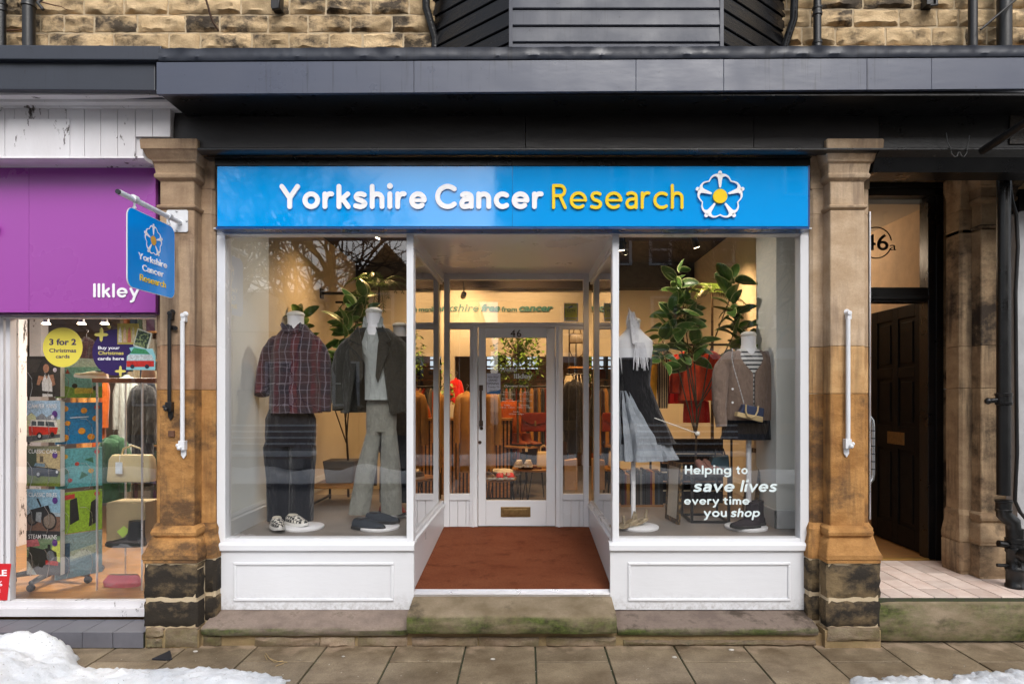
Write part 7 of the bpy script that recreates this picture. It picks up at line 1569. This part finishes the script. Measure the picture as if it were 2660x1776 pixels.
s = B(); s.box(xo0 - .006, xo0 - .0005, ym - .16, ym + .13, 1.32, 1.44); lbx = put('letterbox', s, 'brass', od, bevel=.003); s = B(); s.box(xo0 - .01, xo0 - .0065, ym - .13, ym + .10, 1.345, 1.415); put('flap', s, 'brass', lbx, bevel=.002)
s = B()
for z in (.7, 1.55, 2.4): s.tube([(xo0 - .004, y0 - .012, z - .05), (xo0 - .004, y0 - .012, z + .05)], .01, 8)
put('hinge', s, 'blackm', od)
# hall
struct('hall_floor', 'wood', (2.51, 3.72, YD - .04, 3.2, .2, .335)); struct('hall_wall', M('hall_paint', (.62, .46, .31), .8), (2.5, 3.72, 3.2, 3.3, .2, 3.6), (3.72, 3.8, 1.045, 3.2, .2, 3.6), (2.5, 2.55, 1.045, 3.2, .2, 3.6)); struct('hall_ceiling', 'wallwarm', (2.5, 3.8, 1.045, 3.2, 3.55, 3.6))
l = bpy.data.lights.new('hall_lamp', 'POINT'); l.energy = 9; l.color = (1, .78, .55); l.shadow_soft_size = .12; o = bpy.data.objects.new('hall_lamp', l); o.location = (3.05, 2.2, 3.3); COL.objects.link(o)
s = B(); s.box(xl, xd(2400), YD - .08, YD - .0405, .33, .348); put('threshold', s, M('brass_strip', '#b08a4a', .4, metal=.4), sdf)
# reveals, lintel, side floor tiles
rv = thing('stone_reveal', 'grimy stone reveal and lintel framing the black side door', 'stone reveal', (3.78, .8, .33))
cuts = [.33, Z(1325, .8), Z(1010, .8), Z(897, .8), Z(600, .8), zd(477)]
for a, c in zip(cuts, cuts[1:]):
    s = B(); s.box(3.75, 3.95, .72, 1.0, a + .0015, c - .0015); put('reveal_block', s, 'pild', rv, bevel=.004)
s = B(); s.box(2.5, 3.95, .55, 1.0, zd(476), 3.72); put('lintel', s, 'pild', rv, bevel=.004)
s = B(); s.box(2.50, 2.598, .03, 1.0, .33, 3.6); put('left_reveal', s, 'pilr', rv)
s = B(); s.box(4.06, 6.5, .75, 1.0, .3, 3.7); put('reveal_block', s, 'pild', rv)
tf = thing('tiled_floor', 'pale pink tiled threshold in front of the open black side door', 'tiled floor', (3.2, .3, .32))
s = B(); s.box(2.495, 6.5, -.175, YD - .082, .2, .325); put('tile_bed', s, 'joint', tf)
yy = -.172; rnd = random.Random(4); r_ = 0
while yy < YD - .09:
    x = 2.497
    while x < 4.9:
        x2 = min(x + .163, 6); y2 = min(yy + .213, YD - .084)
        if y2 - yy > .03:
            s = B(); s.box(x + .0035, x2 - .0035, yy + .0035, y2 - .0035, .3255, .3325 + rnd.uniform(0, .001)); o = put('tile', s, 'ptile', tf, bevel=.0015)
        x = x2
    yy += .213
# grab handle on the pilaster return
s = B(); xg = 2.605
pts = [(xg - .035, .05, Z(1080, .05)), (xg + .02, .05, Z(1080, .05)), (xg + .045, .05, Z(1092, .05)), (xg + .05, .05, Z(1110, .05)), (xg + .05, .05, Z(1230, .05)), (xg + .045, .05, Z(1245, .05)), (xg + .02, .05, Z(1254, .05)), (xg - .035, .05, Z(1254, .05))]
gh = thing('grab_rail', 'grey metal grab handle with dark rings beside the side door', 'grab handle', (xg, .05, Z(1254, .05))); s.tube(pts, .014, 12); put('bar', s, 'steel', gh, smooth=60)
s = B()
for k in range(6): z = Z(1118 + k * 20, .05); s.tube([(xg + .05, .05, z - .004), (xg + .05, .05, z + .004)], .0155, 12)
put('grip_ring', s, 'rubber', gh)
s = B(); s.box(2.572, 2.582, -.055, .05, Z(1352, -.1), Z(545, -.1)); put('edge_strip', s, 'alu', label='thin grey metal edge strip running up the right side of the pale pilaster', cat='edge strip')
# big downpipe
Yd2 = .06; xq = X(2607, Yd2); dpz = thing('downpipe', 'thick black cast-iron downpipe with a swan neck and access boss at the right edge', 'downpipe', (xq, Yd2, .33))
s = B(); s.tube([(xq, Yd2, Z(1285, Yd2)), (xq, Yd2, 3.55)], .047, 18); put('pipe', s, 'black', dpz, smooth=60)
for py in (1035, 1320 - 8):
    z = Z(py, Yd2); s = B(); s.lathe([(.048, -.05), (.056, -.045), (.058, -.03), (.053, -.025), (.053, .02), (.058, .025), (.058, .04), (.048, .045)], (xq, Yd2, z), 18); put('collar', s, 'black', dpz, smooth=40)
s = B(); s.tube([(xq, Yd2, Z(1320, Yd2)), (xq, Yd2, Z(1335, Yd2)), (xq + .03, Yd2, Z(1345, Yd2)), (xq + .07, Yd2 - .0, Z(1355, Yd2)), (xq + .075, Yd2, Z(1375, Yd2)), (xq + .08, Yd2, Z(1400, Yd2))], .052, 18); put('swan_neck', s, 'black', dpz, smooth=60)
xk = xq + .09; s = B(); s.lathe([(.07, .0), (.07, .33 - .33 + .02), (.062, .03), (.062, .12), (.068, .13), (.068, .15), (.06, .16), (.06, .26), (.068, .27), (.068, .30), (.058, .31), (.058, .34), (.07, .345), (.07, .375), (.055, .38), (.055, .45)], (xk, Yd2, .335), 20); put('inspection_pipe', s, 'black', dpz, smooth=40)
s = B(); s.lathe([(.052, -.13), (.056, -.12), (.056, -.05)], (xk + .015, Yd2, .60), 18, ax='y'); put('access_cap', s, 'black', dpz, smooth=40)
s = B(); s.tube([(xk - .06, Yd2, .66), (xk - .13, Yd2, .67)], .026, 12); s.tube([(xk - .05, Yd2, .50), (xk - .14, Yd2, .505)], .014, 8); put('pipe_boss', s, 'black', dpz, smooth=60)
s = B(); zc_ = Z(1038, Yd2); s.tube([(xq - .03, Yd2, zc_), (xq - .10, Yd2 + .03, zc_ - .01)], .02, 10); s.ball((xq - .105, Yd2 + .02, zc_ - .01), .026, 6); put('wall_clamp', s, 'black', dpz, smooth=60)
s = B(); s.tube([P(a, c, .2) for a, c in ((2618, 440), (2628, 520), (2640, 560), (2644, 640), (2638, 760), (2640, 1000), (2642, 1180), (2636, 1300), (2650, 1330), (2668, 1350))], .014, 8); put('cable', s, 'blackm', smooth=60, label='thin black cable running down beside the thick downpipe', cat='cable')
nb = thing('shopfront', 'pale grey frame of the next shop at the far right edge', 'shop front', (5, .2, .33)); s = B(); s.prism(rrect(X(2643, .25), 6.5, .33, Z(548, .25), .04), .25, .4); put('frame', s, M('pale_grey_paint', (.42, .42, .43), .4), nb)
s = B(); s.box(X(2636, .5), 6.5, .45, .6, .33, 3.5); put('backing', s, 'black', nb)
# ================= snow on the pavement
def gy(py): return H * F / (py - 1025) - D
def snowfield(poly_px, h0, seed, x0, x1, y0, y1, res=.022, edge=.16):
    """heap whose footprint follows an outline on the ground"""
    pg = [((px - 1364) * (gy(py) + D) / F, gy(py)) for px, py in poly_px]
    def sd_(x, y):
        best = 9; inside = False
        for i in range(len(pg)):
            (ax, ay), (bx_, by_) = pg[i], pg[(i + 1) % len(pg)]
            dx, dy = bx_ - ax, by_ - ay; t = max(0, min(1, ((x - ax) * dx + (y - ay) * dy) / (dx * dx + dy * dy + 1e-9))); d = math.hypot(x - ax - dx * t, y - ay - dy * t); best = min(best, d)
            if (ay > y) != (by_ > y) and x < (bx_ - ax) * (y - ay) / (by_ - ay + 1e-12) + ax: inside = not inside
        return best if inside else -best
    s = B(); nx, ny = int((x1 - x0) / res), int((y1 - y0) / res)
    for j in range(ny + 1):
        for i in range(nx + 1):
            x, y = x0 + (x1 - x0) * i / nx, y0 + (y1 - y0) * j / ny; d = sd_(x, y) + .05 * noise.noise(Vector((x * 6, y * 6, seed))) + .035 * noise.noise(Vector((x * 22, y * 22, seed)))
            k = max(-.2, min(1, d / edge)); k = k if k < 0 else (1 - (1 - k) ** 2.2)
            v = Vector((x * 5, y * 5, seed)); h = h0(x, y) * k * (1 + .5 * noise.noise(v)) + (.022 * noise.noise(v * 3.7) + .014 * noise.noise(v * 9) + .007 * noise.noise(v * 21)) * (1 if k > 0 else 0)
            s.v.append(Vector((x, y, h if k > 0 else -.03)))
    for j in range(ny):
        for i in range(nx):
            a = j * (nx + 1) + i; q_ = (a, a + 1, a + nx + 2, a + nx + 1)
            if max(s.v[t].z for t in q_) > -.02: s.face(q_)
    used = sorted({i for f in s.f for i in f}); mp = {o: n for n, o in enumerate(used)}; s.v = [s.v[i] for i in used]; s.f = [tuple(mp[i] for i in f) for f in s.f]; return s
q = NT('snow'); b_ = q.b; v = q.pos((1, 1, 1), False)
q.l(q.mix(q.ramp(q.noise(v, 60, 3, .7), .64, .72), q.mix(q.ramp(q.noise(v, 3, 4, .6), .3, .6), C('#ccd2da'), C('#e6e9ee')), C('#6e675f')), b_.inputs['Base Color']); b_.inputs['Roughness'].default_value = .55; b_.inputs['Subsurface Weight'].default_value = .15; b_.inputs['Subsurface Radius'].default_value = (.02, .025, .03)
sxx = q.new('ShaderNodeSeparateXYZ'); q.l(v, sxx.inputs[0]); old = b_.inputs['Base Color'].links[0].from_socket
q.l(q.mix(q.math('MULTIPLY', q.ramp(q.math('ADD', sxx.outputs[2], q.math('MULTIPLY', q.noise(v, 30, 4, .7), .03)), .045, .012), .6), old, C('#8f8f90')), b_.inputs['Base Color'])
q.bump(q.math('ADD', q.noise(v, 45, 6, .7), q.math('MULTIPLY', q.noise(v, 260, 3, .7), .3)), .008); G['snow'] = q.m
hl = lambda x, y: .05 + .13 * max(0, min(1, (-2.75 - x) / .5))
s = snowfield([(-900, 1700), (0, 1698), (170, 1702), (205, 1722), (225, 1745), (330, 1741), (450, 1740), (560, 1738), (680, 1752), (745, 1770), (790, 1850), (700, 2600), (-1500, 2600)], hl, 3, -4.6, -1.2, -2.6, -.25)
put('snow_pile', s, 'snow', smooth=60, kind='stuff', fixn=False, label='heap of dirty melting snow on the pavement below the purple shop', )
s = snowfield([(2160, 1790), (2240, 1762), (2380, 1752), (2440, 1770), (2500, 1745), (2620, 1738), (2760, 1742), (3100, 1750), (3200, 2300), (2100, 2300)], lambda x, y: .03, 9, 1.7, 4.4, -2.2, -.45, edge=.2)
put('snow_patch', s, 'snow', smooth=60, kind='stuff', fixn=False, label='thin patch of melting snow at the bottom right of the pavement')
s = snowfield([(190, 1722), (240, 1712), (300, 1728), (300, 1745), (210, 1745)], lambda x, y: .02, 5, -3.3, -2.2, -.8, -.3, edge=.08)
# small litter
s = B(); s.prism([P(395, 1712, -.55)[:2] and (X(a, gy(c)), gy(c)) for a, c in ((394, 1714), (442, 1692), (447, 1714), (430, 1716))], .004, .012, ax='z'); put('plastic_scrap', s, 'rubber', label='small black plastic scrap on the paving by the snow', cat='litter')
s = B()
for pts in (((690, 1698), (700, 1712), (722, 1720), (746, 1722)), ((700, 1712), (714, 1722), (735, 1718)), ((688, 1703), (694, 1716)), ((716, 1732), (738, 1724))): s.tube([(X(a, gy(c)), gy(c), .008) for a, c in pts], .003, 4)
put('straw', s, M('dry_straw', (.35, .25, .12), .8), label='few strands of dry straw lying on the paving left of the step', cat='litter')
rnd = random.Random(12); s = B()
for i in range(60):
    px, py = rnd.uniform(300, 2600), rnd.uniform(1690, 1772); y = gy(py); s.ball((X(px, y), y, .002), rnd.uniform(.001, .0035), 4, sc_=(1.4, 1, .5))
for px, py, r in ((892, 1705, .008), (1280, 1712, .012), (1900, 1688, .014), (508, 1692, .012), (1752, 1707, .012)): y = gy(py); s.ball((X(px, y), y, .004), r, 5, sc_=(1.5, 1, .5))
put('grit', s, M('pale_grit', (.5, .47, .42), .8), kind='stuff', label='small pale grit and crumbs scattered on the paving')
# green weeds tuft near the base of right step
# ================= across the street (seen in the glass)
G['opp'] = stone('street_sandstone', '#b89a74', '#96795a', amt=.3, bump=.01, bscale=8)
G['roofsl'] = M('slate_roof', (.07, .072, .08), .6, var=.2)
G['dwin'] = M('dark_window', (.02, .022, .025), .12)
def house(x0, x1, y, z1, label, wins, depth=9, gable=None, shopband=None, rise=2.6):
    t = thing('stone_house', label, 'house', ((x0 + x1) / 2, y, 0)); s = B(); s.box(x0, x1, y - depth, y, 0, z1)
    if gable: s.prism([(gable[0], z1), (gable[1], z1), ((gable[0] + gable[1]) / 2, gable[2])], y - depth * .98, y + .02)
    put('wall', s, 'opp', t)
    s = B(); s.rings([[(x0 - .3, y + .35, z1 + .01), (x1 + .3, y + .35, z1 + .01), (x1 + .3, y - depth - .3, z1 + .01), (x0 - .3, y - depth - .3, z1 + .01)], [(x0 + .4, y - depth * .42, z1 + rise), (x1 - .4, y - depth * .42, z1 + rise), (x1 - .4, y - depth * .58, z1 + rise), (x0 + .4, y - depth * .58, z1 + rise)]]); put('roof', s, 'roofsl', t)
    for (xc, zc_, w_, h_) in wins:
        s = B(); 
        for q_ in ((xc - w_ / 2, xc - w_ / 2 + .13, zc_ - h_ / 2, zc_ + h_ / 2), (xc + w_ / 2 - .13, xc + w_ / 2, zc_ - h_ / 2, zc_ + h_ / 2), (xc - w_ / 2 + .091, xc + w_ / 2 - .091, zc_ - h_ / 2, zc_ - h_ / 2 + .09), (xc - w_ / 2 + .091, xc + w_ / 2 - .091, zc_ + h_ / 2 - .09, zc_ + h_ / 2), (xc - w_ / 2 + .091, xc + w_ / 2 - .091, zc_ - .04, zc_ + .04)): s.box(q_[0], q_[1], y + .001, y + .09, q_[2], q_[3])
        f = put('window', s, 'white', t); s = B(); s.box(xc - w_ / 2 + .08, xc + w_ / 2 - .08, y + .002, y + .03, zc_ - h_ / 2 + .08, zc_ + h_ / 2 - .08); put('pane', s, 'dwin', f)
    if shopband:
        for a, c in shopband:
            s = B(); s.box(a, c, y + .001, y + .25, 3.45, 3.95); put('shop_fascia', s, 'white', t); s = B(); s.box(a + .1, c - .1, y + .001, y + .08, .5, 3.4); put('shop_glass', s, 'dwin', t)
    return t
YO = -25
house(-30, -2.2, YO + 1, 4.6, 'low stone house with a gable across the street, mirrored in the left window', [(-4.6, 2.3, 1.4, 2.2), (-8.0, 2.3, 1.2, 2.0), (-11, 2.3, 1.2, 2), (-17, 2.3, 1.2, 2), (-6.4, 5.6, 1.1, 1.5), (-14, 2.3, 1.2, 2)], gable=(-9.6, -2.8, 8.6), rise=2.4)
house(-1.4, 26, YO, 14.5, 'tall stone building with white sash windows across the street', [(x, z, 1.05, 1.45) for x in (1.5, 4.4, 6.25, 9.2, 12.3, 15.5, 19) for z in (8.5, 11.6)] + [(x, 5.6, 1.2, 1.5) for x in (2.4, 6.4, 11, 15)], shopband=[(1.8, 7.2), (8.2, 14.5)])
G['bark'] = M('tree_bark', (.035, .028, .022), .9, var=.3, vscale=10)
def bare_tree(x, y, hgt, seed, label):
    rnd = random.Random(seed); t = thing('bare_tree', label, 'tree', (x, y, 0)); tk = B(); cr = B()
    def grow(p, d, L_, r, lev):
        pts = [p]; dd = d.copy()
        for i in range(3):
            dd = (dd + Vector((rnd.uniform(-1, 1), rnd.uniform(-1, 1), rnd.uniform(-.5, .7))) * .22).normalized(); pts.append(pts[-1] + dd * L_ / 3)
        (tk if lev < 2 else cr).tube(pts, [r, r * .9, r * .78, r * .66], 7 if lev < 2 else (5 if lev < 4 else 3), caps=False)
        if lev >= 6: return
        for k in range(3 if lev < 4 else 4):
            a = rnd.uniform(0, 6.28); sp_ = rnd.uniform(.45, .95) if lev else rnd.uniform(.3, .7); pp = dd.orthogonal().normalized(); pp.rotate(Matrix.Rotation(a, 4, dd)); nd = (dd * math.cos(sp_) + pp * math.sin(sp_)).normalized(); nd.z += .05
            st_ = pts[-1] if k == 0 else pts[rnd.choice((2, 3))]; grow(st_, nd.normalized(), L_ * rnd.uniform(.62, .86), r * .62, lev + 1)
    grow(Vector((x, y, 0)), Vector((0, 0, 1)), hgt * .27, hgt * .022, 0)
    put('trunk', tk, 'bark', t, fixn=False); put('crown', cr, 'bark', t, fixn=False, kind='stuff')
bare_tree(-9.0, -13.5, 10.5, 5, 'bare branching street tree across the road, mirrored in the left window')
bare_tree(-5.2, -14.5, 11, 11, 'second bare street tree across the road, nearer the lobby')
bare_tree(7.5, -15, 9.0, 23, 'bare street tree across the road, mirrored in the right window')
# snowy benches and banks on the far kerb
def bench(x, y, label):
    t = thing('snowy_bench', label, 'bench', (x, y, 0))
    for k in range(4):
        s = B(); s.box(x - 1.15, x + 1.15, y - .35 - .03 * k, y - .31 - .03 * k, .58 + k * .14, .66 + k * .14); put('back_slat', s, 'woodd', t)
        s = B(); s.box(x - 1.16, x + 1.16, y - .37 - .03 * k, y - .29 - .03 * k, .661 + k * .14, .70 + k * .14); put('snow_cap', s, 'snow', t, bevel=.02)
    s = B(); s.box(x - 1.2, x + 1.2, y - .3, y + .2, .38, .43); put('seat', s, 'woodd', t); s = B(); s.box(x - 1.2, x + 1.2, y - .3, y + .2, .431, .52); put('seat_snow', s, 'snow', t, bevel=.03)
    s = B()
    for xx in (x - 1.05, x + 1.05): s.box(xx - .04, xx + .04, y - .3, y + .15, 0, .379)
    put('leg', s, 'blackm', t)
bench(X(735, 11.0) * 1.0, -9.6, 'snow-covered bench on the far pavement, mirrored in the left window'); bench(X(1760, 11.0), -9.6, 'snow-covered bench on the far pavement, mirrored in the right window')
s = B(); N = 160
R = []
for i in range(N + 1):
    x = -20 + 40 * i / N; n1 = noise.noise(Vector((x * 1.3, 0, 2))); h = .22 + .22 * n1; R.append([(x, -8.9 - .3 * abs(n1) + dy, max(.001, z)) for dy, z in ((.75, -.12), (.55, h * .7), (.1, h), (-.5, h * .8), (-.9, 0.0))])
s.rings(R); put('snow_bank', s, 'snow', smooth=60, kind='stuff', fixn=False, label='ridge of cleared snow along the far kerb')
